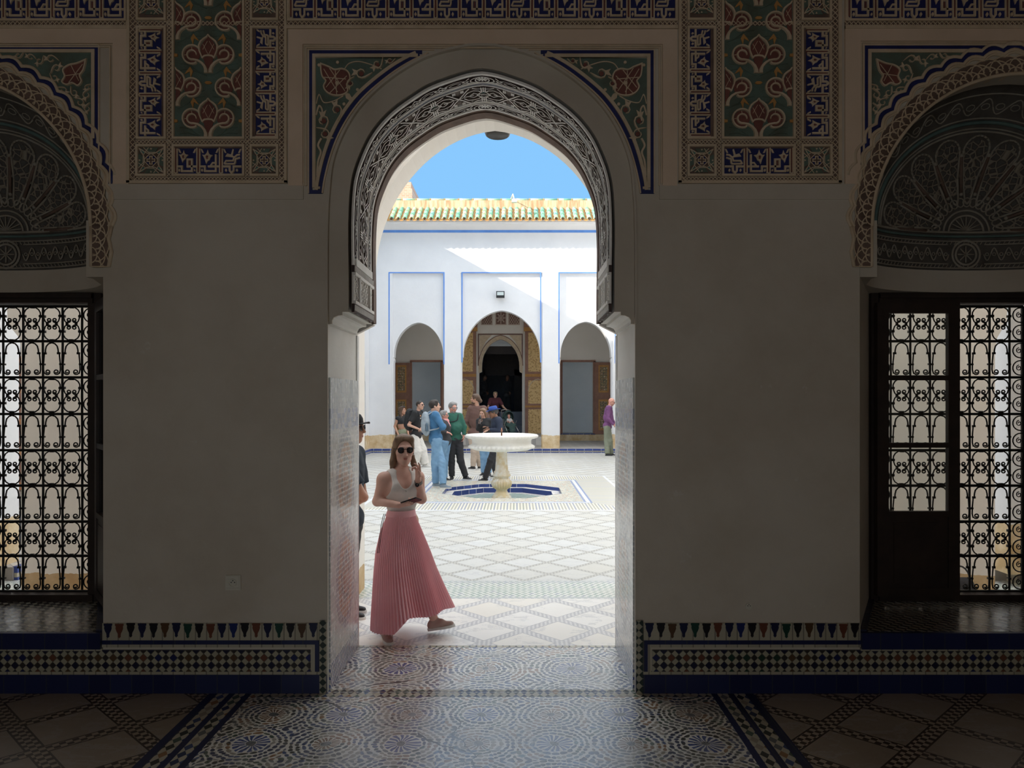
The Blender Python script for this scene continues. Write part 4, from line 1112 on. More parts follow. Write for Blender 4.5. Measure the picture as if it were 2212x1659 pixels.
def wspandrel(sg):                                            # beside each lunette
    g = G(TW) if sg > 0 else G(lambda u, v, h: (2*XC-gx(u, D0), D0-h, gz(v, D0)))
    cx, cy = 2212, 490
    scal = []
    for i in range(156*2+1):
        a = i/(156*2)*90; w = abs(math.sin(a/180*PI*26)); r = 368+9*w+24
        scal.append((cx-r*math.cos(math.radians(a)), cy-r*math.sin(math.radians(a))))
    inn = [p for p in scal if p[0] > 1880 and p[1] > 116]
    g.prism([(1880, inn[0][1])]+inn+[(inn[-1][0], 113), (1880, 113)], 0, .002, 2)
    g.stroke([(1870, 330), (1870, 103), (2212, 103)], 8, 0, .006, 3); g.stroke([(1865, 345), (1865, 98), (2212, 98)], 3, 0, .01, 0)
    g.stroke([(1877.5, 300), (1877.5, 111), (2120, 111)], 7, 0, .012, 0)
    B_ = sp2([(1893, 130), (1912, 138), (1930, 142), (1942, 152), (1938, 166), (1944, 178), (1934, 184), (1922, 180), (1910, 186), (1902, 176), (1906, 164), (1898, 152), (1893, 130)], 3)
    g.prism(B_[:-1], .002, .007, 1); g.stroke(B_[:-1], 4, .002, .014, 0, closed=True, top=.15)
    for P in ([(1900, 140), (1930, 180)], [(1925, 142), (1908, 176)], [(1904, 160), (1938, 165)]): g.stroke(P, 1.4, .007, .010, 0)
    for x, y, r, a, s in ((1968, 128, 6.5, 10, 1), (1956, 148, 6, 200, -1), (1992, 134, 5, 30, -1), (2012, 124, 5, 0, 1), (2038, 122, 4.5, 10, -1), (1892, 206, 6, 80, 1), (1904, 222, 6, 120, -1), (1890, 236, 5, 90, 1), (1918, 202, 5.5, 140, 1), (1960, 170, 5, 160, 1), (1940, 196, 5, 130, -1), (1890, 190, 4, 60, 1)):
        curlleaf(g, x, y, r, a, s, False)
    o = thing('arch_spandrel', 'green arabesque corner with a wavy blue edge beside the %s window lunette' % ('right' if sg > 0 else 'left'), 'stucco panel', g.T(1930, 180, 0))
    g.obj('relief', SM, o, fix=False)
wspandrel(1); wspandrel(-1)
# ---- tiled dados (baseboards)
def dado(x0, x1, sd, door_edge):
    zp = lambda p: gz(p, D0)
    T_ = lambda u, v, h: (u, D0-h, v)
    g = G(T_); g.tbox(x0, x1, 0, .118, 0, .018, 0); o = struct(g.obj('baseboard_'+sd, ['blue_tiles']))
    wx = nx(NX0, 1 if sd == 'right' else -1)
    a, b = (x0, wx) if sd == 'left' else (wx, x1)             # part under the window
    c, d = (wx, x1) if sd == 'left' else (x0, wx)             # part under the pier
    de = .045
    c1, d1 = (c, d-.075) if sd == 'left' else (c+.075, d)
    g = G(T_); g.tbox(x0 if sd == 'left' else c1+.03, d1-.03 if sd == 'left' else x1, .136, .272, 0, .012); g.obj('zellij_band', 'zellij_band', o)
    g = G(T_); g.tbox(x0, x1, .118, .136, 0, .014); g.tbox(a, b, .268, .284, 0, .016); g.tbox(c1, d1, .290, .308, 0, .014)
    e = d1 if sd == 'left' else c1; g.tbox(min(e, e-.02 if sd == 'left' else e+.02), max(e, e-.02 if sd == 'left' else e+.02), .118, .308, 0, .015)
    g.obj('cream_course', 'cream_tiles', o)
    g = G(T_); g.tbox(c, d-.05 if sd == 'left' else d, .308, .334, 0, .013) if sd == 'left' else g.tbox(c+.05, d, .308, .334, 0, .013)
    g.tbox(a, b, .284, .386, -.01, .035)
    e = (d-.075, d-.05) if sd == 'left' else (c+.05, c+.075); g.tbox(e[0], e[1], .118, .334, 0, .0135)
    g.obj('blue_course', 'blue_tiles', o)
    g = G(T_); e = (d-.045, d-.002) if sd == 'left' else (c+.002, c+.045); g.tbox(e[0], e[1], 0, .46, 0, .019); g.obj('corner_strip', 'diamond_checks', o)
    g = G(T_); e = (c, d-.05) if sd == 'left' else (c+.05, d); g.tbox(e[0], e[1], .334, .442, 0, .010); g.obj('white_ground', 'cream_tiles', o)
    cols = ['navy', 'rust', 'black', 'navy', 'black', 'umber', 'navy', 'green', 'black', 'rust', 'navy', 'blue', 'black', 'rust', 'navy', 'green', 'black', 'umber', 'navy']
    n = 19; w = (e[1]-e[0])/n
    for i in range(n):
        u = e[0]+w*(i+.5); q = w/.072*1.0
        P = [(-.027, .442), (.027, .442), (.027, .430), (.022, .426), (.024, .412), (.018, .394), (.010, .380), (.008, .366), (.010, .360), (.0, .350), (-.010, .360), (-.008, .366), (-.010, .380), (-.018, .394), (-.024, .412), (-.022, .426), (-.027, .430)]
        dz = random.uniform(-.004, .003)
        g = G(T_); g.prism([(u+p[0]*q, p[1]+dz) for p in P], .010, .0125); g.obj('finial_tile', 'tile_'+cols[(i+(3 if sd == 'right' else 0)) % 19], o, fix=False)
for n_, c_ in (('navy', (.008, .012, .05, 1)), ('rust', (.14, .045, .025, 1)), ('black', (.008, .008, .012, 1)), ('umber', (.09, .045, .02, 1)), ('green', (.008, .05, .035, 1)), ('blue', (.008, .02, .12, 1))):
    mat('tile_'+n_, color=c_, rough=.3)
dado(-6, JL, 'left', JL); dado(JR, 6, 'right', JR)
# ---- sockets
mat('plastic_ivory', color=(.62, .59, .50, 1), rough=.45); mat('hole_black', color=(.01, .01, .01, 1), rough=.7)
t = thing('wall_socket', 'square ivory power socket set in the plaster left of the doorway', 'socket', TW(505, 1258, 0))
g = G(TW); g.prism(rect(488, 521, 1242, 1274), 0, .010); g.obj('backplate', 'plastic_ivory', t)
g = G(TW); g.stroke([(490, 1246), (518, 1246)], 5, .01, .014); g.stroke([(490, 1271), (518, 1271)], 4, .01, .014); g.prism(rect(490, 518, 1250, 1267), .01, .012); g.obj('cover', 'plastic_ivory', t)
g = G(TW); g.stroke([(504+8*math.cos(k*PI/10), 1258+8*math.sin(k*PI/10)) for k in range(20)], 1.6, .012, .017, closed=True); g.obj('rim', 'plastic_ivory', t)
for x, y in ((501, 1257), (508.5, 1257), (504.5, 1253.3)):
    g = G(TW); g.prism([(x+1.2*math.cos(k*PI/4), y+1.2*math.sin(k*PI/4)) for k in range(8)], .012, .0135); g.obj('pin_hole', 'hole_black', t)
t = thing('wall_socket', 'round bare power socket low on the plaster right of the doorway', 'socket', TW(1617, 1309, 0))
g = G(TW); g.prism([(1617+7*math.cos(k*PI/8), 1309+7*math.sin(k*PI/8)) for k in range(16)], 0, .008); g.obj('cover', 'plastic_ivory', t)
for x, y in ((1614.5, 1308), (1620, 1308), (1617, 1305)):
    g = G(TW); g.prism([(x+1*math.cos(k*PI/4), y+1*math.sin(k*PI/4)) for k in range(8)], .008, .0095); g.obj('pin_hole', 'hole_black', t)
# ================================================================= GALLERY AND COURTYARD
g = G(); g.box(-9.6, 9.2, 5.6, 6.93, -.1, 0); struct(g.obj('floor_gallery', 'marble_gallery'))
g = G(); g.box(-9.6, 9.2, 6.93, 7.62, -.1, 0); struct(g.obj('floor_arcade_strip', 'wavy_tiles'))
PCX, PCY, PR = -.285, 15.3, 1.19
def octo(r, z=None, ry=None):
    ry = ry or r
    return [(PCX+r/math.cos(PI/8)*math.cos(PI/8+k*PI/4), PCY+ry/math.cos(PI/8)*math.sin(PI/8+k*PI/4)) for k in range(8)]
TFL = lambda u, v, h: (u, v, h)
CX0, CX1, CY0, CY1 = -2.75, 2.18, 12.5, 18.3
g = G(TFL); g.prism(rect(-5.17, 4.73, 7.62, 26.4), -.1, 0, holes=[rect(CX0, CX1, CY0, CY1)]); struct(g.obj('floor_courtyard', 'marble_courtyard', fix=False))
g = G(TFL); g.prism(rect(CX0, CX1, CY0, CY1), -.1, 0.0, holes=[octo(PR+.01)]); struct(g.obj('floor_carpet', 'zellij_carpet', fix=False))
g = G(TFL)
pool = thing('octagonal_pool', 'sunken octagonal pool with blue tiled steps around the marble fountain', 'pool', (PCX, PCY, -.2))
g.loft([[(x, y, z) for x, y in octo(r)] for r, z in ((PR, 0), (PR, -.07))], 1)
g.loft([[(x, y, z) for x, y in octo(r)] for r, z in ((PR, -.07), (PR-.16, -.07))], 0)
g.loft([[(x, y, z) for x, y in octo(r)] for r, z in ((PR-.16, -.07), (PR-.16, -.17))], 1)
g.loft([[(x, y, z) for x, y in octo(r)] for r, z in ((PR-.16, -.17), (PR-.3, -.172))], 0)
g.obj('steps', ['marble_gallery', 'kerb_blue'], pool, fix=False)
g = G(TFL); g.prism(octo(PR-.16), -.22, -.175); g.obj('basin_floor', 'pool_tiles', pool, fix=False)
# kerbs and raised walkways
def kerb(pts, name):
    g = G(TFL)
    g.stroke(pts, .06, .0, .03, 2); g.stroke(pts, .04, .03, .075, 1); g.stroke(pts, .05, .075, .142, 2)
    return struct(g.obj(name, ['marble_gallery', 'cream_tiles', 'kerb_blue'], fix=False))
kerb([(-5.17, 7.64), (-5.17, 26.4), (4.73, 26.4), (4.73, 7.64)], 'trim_1')
g = G(); g.box(-9.6, -5.18, 7.62, 32, -.1, .138); g.box(4.74, 9.2, 7.62, 32, -.1, .138); g.box(-5.18, 4.74, 26.41, 32, -.1, .138)
struct(g.obj('floor_walkway', 'marble_walkway'))
def archpts(cx, hw, zs, za, n=40, pt=.07, stilt=0):
    P = []
    for i in range(n+1):
        a = PI*i/n; x = -math.cos(a); s = math.sin(a)
        P.append((cx+hw*x, zs+(za-zs)*((1-pt)*s+pt*(1-abs(x)))))
    return P
def arcade(name, T, length, openings, ztop, thick, m='plaster_courtyard', z0=0.0, recess=None, rz=None, rd=.107):
    """openings: (centre, half width, spring height, crown height, lower half width)."""
    g = G(T)
    def outline(kind):
        P = [(length[0], z0)]
        for (c, hw, zs, za, lw) in openings:
            if kind == 'arch':
                P += [(c-lw, z0), (c-lw, zs-.28), (c-lw+.02, zs-.16), (c-hw-.03, zs-.06), (c-hw, zs-.05)]+archpts(c, hw, zs, za)+[(c+hw, zs-.05), (c+hw+.03, zs-.06), (c+lw-.02, zs-.16), (c+lw, zs-.28), (c+lw, z0)]
            else:
                w = lw+.0; P += [(c-w-recess, z0), (c-w-recess, rz), (c+w+recess, rz), (c+w+recess, z0)]
        P += [(length[1], z0), (length[1], ztop), (length[0], ztop)]
        return P
    if recess is not None:
        g.prism(outline('rect'), -rd, 0)
        g.prism(outline('arch'), -thick, -rd)
    else: g.prism(outline('arch'), -thick, 0)
    return struct(g.obj(name, m, fix=False))
# near arcade, between gallery and courtyard
zap = gz(283, 7.33)
arcade('wall_near_arcade', lambda u, v, h: (u, 6.93-h, v), (-9.6, 9.2), [(-5.78, 1.02, 2.6, 4.0, 1.15), (-.21, 1.18, 3.05, zap, 1.29), (5.57, .98, 2.6, 4.0, 1.09)], 4.85, .40, 'plaster_gallery')
g = G(); g.box(4.86, 5.25, 7.7, 8.1, .13, 3.4); struct(g.obj('trim_3', 'plaster_courtyard')) if False else None
# far facade
FD = 26.8
fx = lambda p: gx(p, FD); fz = lambda p: gz(p, FD)
def op_(a, b, ys, ya, lw=0): 
    c = (fx(a)+fx(b))/2; w = (fx(b)-fx(a))/2; return (c, w, fz(ys), fz(ya), w+lw)
FO = [op_(1000, 1167, 768, 670, .05), op_(850, 957, 768, 696, .02), op_(1211, 1321, 768, 694, .02)]
c0 = FO[0][0]
extra = [(c0-(FO[2][0]-c0)*2.02, FO[1][1], FO[1][2], FO[1][3], FO[1][4]), (c0+(FO[2][0]-c0)*2.0, FO[1][1], FO[1][2], FO[1][3], FO[1][4])]
ops_ = sorted([FO[1], FO[0], FO[2], extra[1]], key=lambda o: o[0])
far = arcade('wall_far_arcade', lambda u, v, h: (u, FD-h, v), (-9.6, 9.2), ops_, fz(478), .5, 'plaster_courtyard', .13, .03, fz(589))
g = G(lambda u, v, h: (u, FD-h, v))
for (a, b, y0, y1) in ((998, 1168, 589, 783), (840.5, 959, 589, 787), (1207.5, 1329, 589, 785)):
    g.stroke([(fx(a), fz(y1)), (fx(a), fz(y0)), (fx(b), fz(y0)), (fx(b), fz(y1))], .042, 0, .004)
g.tbox(-5.3, 6, fz(502.5), fz(497), 0, .01)
g.obj('painted_line', 'paint_blue', far, fix=False)
# tiled eaves of the far roof
eave = thing('tiled_eave', 'row of green glazed roof tiles along the far courtyard roof', 'roof', (0, FD, fz(465)))
g = G(); pitch = .2325
zt, zb2 = gz(450.5, 27.0), gz(474, 26.2)
for k in range(-26, 34):
    x = k*pitch+.02
    for j in range(3):
        y0 = FD+.25-.30*j; y1 = y0-.36; za = zt-(zt-zb2)*j/3-.02; zb_ = zt-(zt-zb2)*(j+1)/3-.05
        r0, r1 = .062, .085
        R = []
        for (yy, zz, r) in ((y0, za, r0), (y1, zb_, r1), (y1, zb_, r1-.02)):
            R.append([(x+r*math.cos(PI*t/8), yy, zz+r*1.0*math.sin(PI*t/8)+.04) for t in range(9)])
        g.loft(R, 0, closed=False)
    y0, y1 = FD+.3, FD-.68
    R = []
    for (yy, zz) in ((y0, zt-.01), (y1, zb2-.05), (y1, zb2-.075)):
        R.append([(x+pitch/2+.085*math.cos(PI+PI*t/6), yy, zz+.06*math.sin(PI+PI*t/6)+.06) for t in range(7)])
    g.loft(R, 1, closed=False)
g.obj('barrel_tiles', ['roof_tiles', 'stucco_orange'], eave, smooth='all', fix=False)
g = G(); g.box(-9.6, 9.2, FD-.30, FD+.3, zb2-.02, zb2+.06); g.box(-9.6, 9.2, FD-.05, FD+.28, fz(478)-.02, zt-.22); g.obj('eave_board', 'plaster_white', eave)
g = G(); g.box(-9.6, 9.2, FD+.25, FD+.55, fz(480), fz(428.5)); struct(g.obj('wall_parapet', 'plaster_ochre'))
g = G()
for k in range(-15, 20):
    x = k*.52; g.tube([(x, FD+.4, fz(426.5)), (x+.47, FD+.4, fz(426.5))], [.075, .065], 10, 0); g.ball((x+.49, FD+.4, fz(426.5)), (.03, .085, .08), 6, 1)
tag(g.obj('ridge_tiles', ['roof_tiles', 'stucco_orange'], smooth='all'), 'line of green ridge tiles capping the ochre parapet', 'roof')
# brick tower behind
g = G(); a, b = gx(800, 46), gx(888, 46); g.box(a, b, 46, 50, 0, gz(393, 46)); g.box(a, b+.08, 45.9, 50, 6, gz(408, 46)); g.box(a-.1, a+.25, 45.7, 50, 6, gz(396, 46))
tag(g.obj('brick_tower', 'red_brick'), 'red brick tower rising behind the far roof on the left', 'tower')
# back rooms of the far gallery
BD = 32.0
bx_ = lambda p: gx(p, BD); bz_ = lambda p: gz(p, BD)
g = G(lambda u, v, h: (u, BD-h, v))
apex = archpts((bx_(1041)+bx_(1122))/2, (bx_(1122)-bx_(1041))/2, bz_(790), bz_(733), 18, .12)
hl = [rect(bx_(889), bx_(952), .42, bz_(782)), rect(bx_(1215), bx_(1281), .42, bz_(782))]
main = [(bx_(1035), .15), (bx_(1035), bz_(806)), (bx_(1041), bz_(803)), (bx_(1041), bz_(790))]+apex+[(bx_(1122), bz_(803)), (bx_(1128), bz_(806)), (bx_(1128), .15)]
g.prism([(-9.6, .13), (-9.6, 6), (9.2, 6), (9.2, .13)], -.3, 0, holes=hl+[main])
struct(g.obj('wall_far_gallery', 'plaster_gallery', fix=False))
g = G(); g.box(-9.6, 9.2, FD+.45, BD, 6.0, 6.1); g.box(-9.6, 9.2, FD+.3, 40, fz(478)-.1, fz(478)); struct(g.obj('ceiling_far_gallery', 'plaster_white'))
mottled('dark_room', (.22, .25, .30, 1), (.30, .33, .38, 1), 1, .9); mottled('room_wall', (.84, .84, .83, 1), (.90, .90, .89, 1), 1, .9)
def room(x0, x1, y0, y1, z0, z1, nm, m, fm='marble_walkway'):
    g = G(); g.box(x0-.1, x0, y0, y1, z0, z1, 0); g.box(x1, x1+.1, y0, y1, z0, z1, 0); g.box(x0, x1, y1, y1+.1, z0, z1, 0); g.box(x0, x1, y0, y1, z1, z1+.1, 0); g.box(x0, x1, y0, y1, z0-.1, z0, 1)
    struct(g.obj(nm, [m, fm]))
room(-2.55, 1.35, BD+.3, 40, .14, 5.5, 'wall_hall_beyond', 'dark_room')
room(bx_(870), bx_(970), BD+.3, 33.7, .42, 4.5, 'wall_left_room', 'room_wall'); room(bx_(1196), bx_(1300), BD+.3, 33.7, .42, 4.5, 'wall_right_room', 'room_wall')
g = G(); g.box(-2.5, 1.3, 33.2, 33.3, gz(748, 33.2), 5.4); g.box(-2.5, 1.3, 33.2, 33.35, gz(765, 33.2), gz(748, 33.2), 1); struct(g.obj('wall_inner_lintel', ['room_wall', 'dark_wood']))
# dark door and lintel inside the far hall
g = G(); g.box(bx_(1035), bx_(1128), 36.5, 36.6, 4.0-.9, 4.25, 0); g.box(bx_(1035), gx(1048, 36.5), 36.5, 36.6, .14, 3.4, 0); g.box(gx(1111, 36.5), bx_(1132), 36.5, 36.6, .14, 3.4, 0)
tag(g.obj('inner_doorcase', 'dark_wood'), 'dim carved doorcase inside the shadowy room beyond the far arch', 'doorcase')
# carved surround of the far door
t = thing('door_surround', 'cream carved stucco surround of the dark doorway across the courtyard', 'door surround', ((bx_(1041)+bx_(1122))/2, BD, .2))
g = G(lambda u, v, h: (u, BD-h, v))
oa = archpts((bx_(1041)+bx_(1122))/2, (bx_(1131)-bx_(1032))/2-.03, bz_(790), bz_(724), 18, .12)
ring = [(bx_(1034)-.0, bz_(806)), (oa[0][0], bz_(790))]+oa+[(bx_(1129), bz_(806)), (bx_(1123), bz_(803))]+apex[::-1]+[(bx_(1041), bz_(803))]
g.prism(ring, 0, .03, 0)
for i in range(0, len(apex)-1):
    a = Vector(apex[i]); b = Vector(apex[i+1]); c = (a+b)/2; n = Vector((c.x-(bx_(1041)+bx_(1122))/2, c.y-bz_(795))).normalized(); q = c+n*.06
    g.prism([(q.x-.022, q.y), (q.x, q.y+.022), (q.x+.022, q.y), (q.x, q.y-.022)], .03, .05, 1)
g.obj('arch_ring', ['stucco_cream', 'screen_light'], t)
g = G(lambda u, v, h: (u, BD-h, v))
g.stroke([(bx_(1033.5), bz_(790)), (bx_(1033.5), bz_(722)), (bx_(1128), bz_(722)), (bx_(1128), bz_(790))], .05, 0, .02, 1)
for s in (0, 1):
    x0, x1 = (bx_(1036), bx_(1062)) if s == 0 else (bx_(1126), bx_(1100)); g.prism([(x0, bz_(724)), (x1, bz_(724)), ((x0+x1)/2, bz_(738)), (x0, bz_(765))], 0, .015, 0)
g.stroke(oa, .03, .01, .035, 1)
g.obj('spandrel', ['stucco_cream', 'screen_dark'], t)
# pierced screens over the far door
t = thing('pierced_screen', 'three pierced brown stucco screens above the doorway across the courtyard', 'screen', (bx_(1081), BD, bz_(690)))
for i, (a, b) in enumerate(((1040, 1063), (1071, 1093), (1099, 1122))):
    g = G(lambda u, v, h: (u, BD-h, v)); x0, x1, z0, z1 = bx_(a), bx_(b), bz_(701), bz_(673)
    g.prism(rect(x0, x1, z0, z1), 0, .01, 1); g.stroke(rect(x0, x1, z0, z1), .035, .0, .04, 0, closed=True)
    if i == 1:
        cx, cz = (x0+x1)/2, (z0+z1)/2
        for k in range(8): g.stroke([(cx, cz), (cx+.2*math.cos(k*PI/4), cz+.25*math.sin(k*PI/4))], [.02, .05], .01, .03, 0)
        g.stroke([(cx+.12*math.cos(k*PI/4), cz+.12*math.sin(k*PI/4)) for k in range(8)], .02, .01, .035, 0, closed=True)
    else:
        for k in range(-6, 10):
            for s in (1, -1):
                P = []
                xa = x0+k*.1; xb = xa+s*0
                u0, v0, u1, v1 = xa, z0, xa+(z1-z0)*.6, z1
                if s < 0: u0, u1 = u1, u0
                n = 12; seg = [(u0+(u1-u0)*t_/n, v0+(v1-v0)*t_/n) for t_ in range(n+1)]
                seg = [p for p in seg if x0 < p[0] < x1]
                if len(seg) > 1: g.stroke(seg, .018, .01, .03, 0)
    g.obj('screen_panel', ['screen_light', 'screen_dark'], t)
# tall gold-panelled leaves either side of the far door
for a, b, sd in ((998, 1029, 'left'), (1134, 1170, 'right')):
    t = thing('carved_door_leaf', 'tall brown door leaf with gold carved panels on the %s of the far doorway' % sd, 'door', (bx_((a+b)/2), BD-.1, .15))
    x0, x1 = bx_(a), bx_(b)
    g = G(); g.box(x0, x1, BD-.12, BD-.05, .15, bz_(716)); g.obj('leaf', 'brown_paint', t)
    for (y0, y1, m) in ((719, 803, 'gold_panel'), (822, 872, 'gold_panel'), (884, 940, 'gold_panel')):
        xm0, xm1 = (x0, x1-.14) if sd == 'left' else (x0+.14, x1)
        g = G(); g.box(xm0, xm1, BD-.135, BD-.12, bz_(y1), bz_(y0)); g.obj('carved_infill', m, t)
    for y0, y1 in ((814, 808), (880, 876)): g = G(); g.box(x0, x1, BD-.14, BD-.12, bz_(y0), bz_(y1)); g.obj('brass_band', 'stucco_orange', t)
    g = G(lambda u, v, h: (u, BD-.12-h, v)); xm = (x0+x1)/2+(-.2 if sd == 'left' else .2)
    g.stroke(archpts(xm, .42, bz_(845), bz_(819), 10), .03, .0, .03); g.obj('arch_mould', 'stucco_cream', t)
    g = G(); g.box(x0-.05, x1+.05, BD-.2, BD-.02, bz_(716), bz_(708)); g.box(x0-.05, x1+.05, BD-.2, BD-.02, bz_(708), bz_(690), 1); g.obj('cornice', ['stucco_orange', 'brown_paint'], t)
# floral shutters of the side doors
for (a, b, fa, fb, sd, zz) in ((850, 886, 886, 957, 'left', 784), (1284, 1322, 1211, 1286, 'right', 783)):
    t = thing('painted_door_leaf', 'open brown door leaf with flower-painted panels in the far %s arch' % sd, 'door', (bx_((a+b)/2), BD-.1, .45))
    g = G(); g.box(bx_(a), bx_(b), BD-.15, BD-.08, .42, bz_(zz)); g.obj('leaf', 'brown_paint', t)
    m_ = (a+b)/2
    for (y0, y1) in ((789, 848), (863, 929)):
        g = G(); g.box(bx_(m_-11), bx_(m_+11), BD-.16, BD-.15, bz_(y1), bz_(y0)); g.obj('panel_border', 'stucco_orange', t)
        g = G(); g.box(bx_(m_-8), bx_(m_+8), BD-.17, BD-.16, bz_(y1-4), bz_(y0+4)); g.obj('floral_panel', 'floral_panel', t)
    g = G(); x = bx_(a+3 if sd == 'left' else b-3); g.tube([(x+.05*math.cos(k*PI/6), BD-.17, bz_(855)+.05*math.sin(k*PI/6)) for k in range(12)], .012, 5, closed=True); g.obj('ring_handle', 'iron', t)
    g = G(); g.box(bx_(fa), bx_(fb), BD-.08, BD+.02, bz_(782), bz_(778)); g.box(bx_(fa), bx_(fa+4), BD-.08, BD+.02, .42, bz_(780)); g.box(bx_(fb-5), bx_(fb), BD-.08, BD+.02, .42, bz_(780))
    o = struct(g.obj('door_%d' % (1 if sd == 'left' else 2), 'brown_paint')); 
    g = G(); g.box(bx_(fa), bx_(fb), BD-.1, BD+.3, .36, .44); g.obj('door_sill', 'kerb_blue', o)
    # second leaf seen edge-on
    e = fb if sd == 'left' else fa-6
    t = thing('painted_door_leaf', 'door leaf standing edge-on at the pier side of the far %s opening' % sd, 'door', (bx_(e), BD-.5, .45))
    g = G(); g.box(bx_(e), bx_(e)+.07, BD-.7, BD-.08, .42, bz_(zz)); g.obj('leaf', 'brown_paint', t)
g = G(); g.box(-9.6, 9.2, BD-.16, BD-.0, .13, .40); struct(g.obj('baseboard_far', 'plaster_courtyard'))
# left and right wings of the courtyard
nb = 5; L0, L1 = 7.33, 26.78; bay = (L1-L0)/nb
wing_ops = [(L0+bay*(i+.5), 1.25, 2.6, 4.1, 1.35) for i in range(nb)]
arcade('wall_left_wing', lambda u, v, h: (-5.32+h, u, v), (L0, L1), wing_ops, fz(478), .4, z0=.13, recess=None)
arcade('wall_right_wing', lambda u, v, h: (4.88-h, u, v), (L0, L1), wing_ops, fz(478), .4, z0=.13, recess=None)
def slab(x0, x1, y0, y1, z0, z1, nm, m): g = G(); g.box(x0, x1, y0, y1, z0, z1); return struct(g.obj(nm, m))
slab(-9.9, -9.6, 5.6, 40, 0, 8.4, 'wall_left_outer', 'plaster_courtyard'); slab(9.2, 9.5, 5.6, 40, 0, 8.4, 'wall_right_outer', 'plaster_courtyard')
slab(-9.9, -5.3, 7.6, 27.3, 5.6, 5.7, 'ceiling_left_wing', 'plaster_white'); slab(4.9, 9.5, 7.6, 27.3, 5.6, 5.7, 'ceiling_right_wing', 'plaster_white')
slab(-9.9, -5.72, 7.6, 27.3, 8.3, fz(428.5)-.1, 'wall_left_parapet', 'plaster_ochre'); slab(5.28, 9.5, 7.6, 27.3, 8.3, fz(428.5)-.1, 'wall_right_parapet', 'plaster_ochre')
slab(-5.75, -4.83, 7.6, 26.3, fz(475)-.1, fz(475)+.02, 'trim_2', 'roof_tiles'); slab(4.4, 5.3, 7.6, 26.3, fz(475)-.1, fz(475)+.02, 'trim_3', 'roof_tiles')
# orange shutter in the left wing
for sx, X, wh in ((1, -9.55, 'left'), (-1, 9.15, 'right')):
    t = thing('louvred_shutter', 'orange panelled shutter glimpsed through the %s window grille' % wh, 'shutter', (X, 13.8, .2))
    ys = (13.45, 14.5) if sx > 0 else (12.9, 14.2)
    g = G(); a, b = sorted((X, X+sx*.08)); g.box(a, b, ys[0], ys[1], .15, 2.7); g.obj('leaf', 'orange_wood' if 'orange_wood' in MAT else (mottled('orange_wood', (.62, .27, .12, 1), (.75, .38, .18, 1), 5, .6) or 'orange_wood'), t)
    g = G()
    a, b = sorted((X+sx*.08, X+sx*.11))
    for z0, z1 in ((.3, .8), (.9, 1.4), (1.5, 2.0), (2.1, 2.6)): g.box(a, b, ys[0]+.15, ys[1]-.15, z0, z1)
    g.obj('raised_panel', 'brown_paint', t)
# ---- fountain
t = thing('marble_fountain', 'white marble fountain with a wide fluted bowl on a turned pedestal', 'fountain', (-.30, 15.25, -.17))
c = (-.30, 15.25, 0)
g = G(); g.lathe([(.20, -.175), (.21, -.14), (.19, -.10), (.13, -.03), (.11, .02), (.15, .05)], c, 40); g.obj('foot', 'fountain_stem_marble', t, smooth='all')
g = G(); g.lathe([(.13, .04), (.17, .07, 22, .10), (.195, .13, 22, .10), (.19, .19, 22, .10), (.15, .25, 22, .08), (.12, .27)], c, 132); g.obj('fluted_bulb', 'fountain_stem_marble', t, smooth='all')
g = G(); g.lathe([(.14, .26), (.16, .29), (.19, .31), (.19, .33), (.16, .36), (.165, .39), (.135, .42), (.12, .60), (.11, .78), (.13, .81), (.20, .83)], c, 40); g.obj('stem', 'fountain_stem_marble', t, smooth='all')
g = G(); nf = 40
g.lathe([(.10, .80), (.30, .815, nf, .03), (.52, .84, nf, .05), (.64, .885, nf, .06), (.655, .925, nf, .05), (.63, .95, nf, .02), (.61, .965), (.605, 1.0), (.61, 1.05), (.65, 1.08)], c, 240)
g.obj('bowl', 'fountain_marble', t, smooth='all')
g = G(); g.lathe([(.63, 1.07), (.68, 1.08, 56, .02), (.735, 1.105, 56, .02), (.75, 1.135, 56, .015), (.73, 1.16), (.69, 1.165), (.65, 1.15), (.60, 1.12), (.3, 1.09), (.001, 1.085)], c, 224); g.obj('rim', 'fountain_marble', t, smooth='all')
g = G(); g.lathe([(.001, 1.13), (.62, 1.13)], c, 40); mat('still_water', color=(.45, .55, .55, 1), rough=.04); g.obj('water', 'still_water', t)
g = G(); g.lathe([(.016, 1.08), (.016, 1.22), (.026, 1.225), (.026, 1.24), (.012, 1.25), (.012, 1.29), (.001, 1.30)], c, 12); mat('copper', color=(.28, .13, .08, 1), rough=.4, metal=.8); g.obj('spout', 'copper', t, smooth='all')
# ---- lantern hanging just outside the arcade arch
lx, ly = gx(1075, 7.95), 7.95; lz = gz(294.5, 7.95)
t = thing('hanging_lantern', 'dark metal lantern hanging at the crown of the arcade arch against the sky', 'lantern', (lx, ly, lz))
mat('dark_metal', color=(.05, .045, .04, 1), rough=.35, metal=.7)
g = G(); g.lathe([(.0, 0), (.115, .0), (.13, .012), (.134, .03), (.13, .06), (.13, .17), (.115, .19), (.06, .25), (.012, .28)], (lx, ly, lz), 20); g.obj('body', 'dark_metal', t, smooth=True)
for k in range(10):
    g = G(); a = k*PI/5; g.box(lx+.131*math.cos(a)-.006, lx+.131*math.cos(a)+.006, ly+.131*math.sin(a)-.006, ly+.131*math.sin(a)+.006, lz+.03, lz+.17); g.obj('rib', 'copper', t)
g = G(); g.tube([(lx, ly, lz+.27), (lx, ly, lz+.55), (lx, 7.33, lz+.62)], .012, 6); g.obj('bracket', 'dark_metal', t)
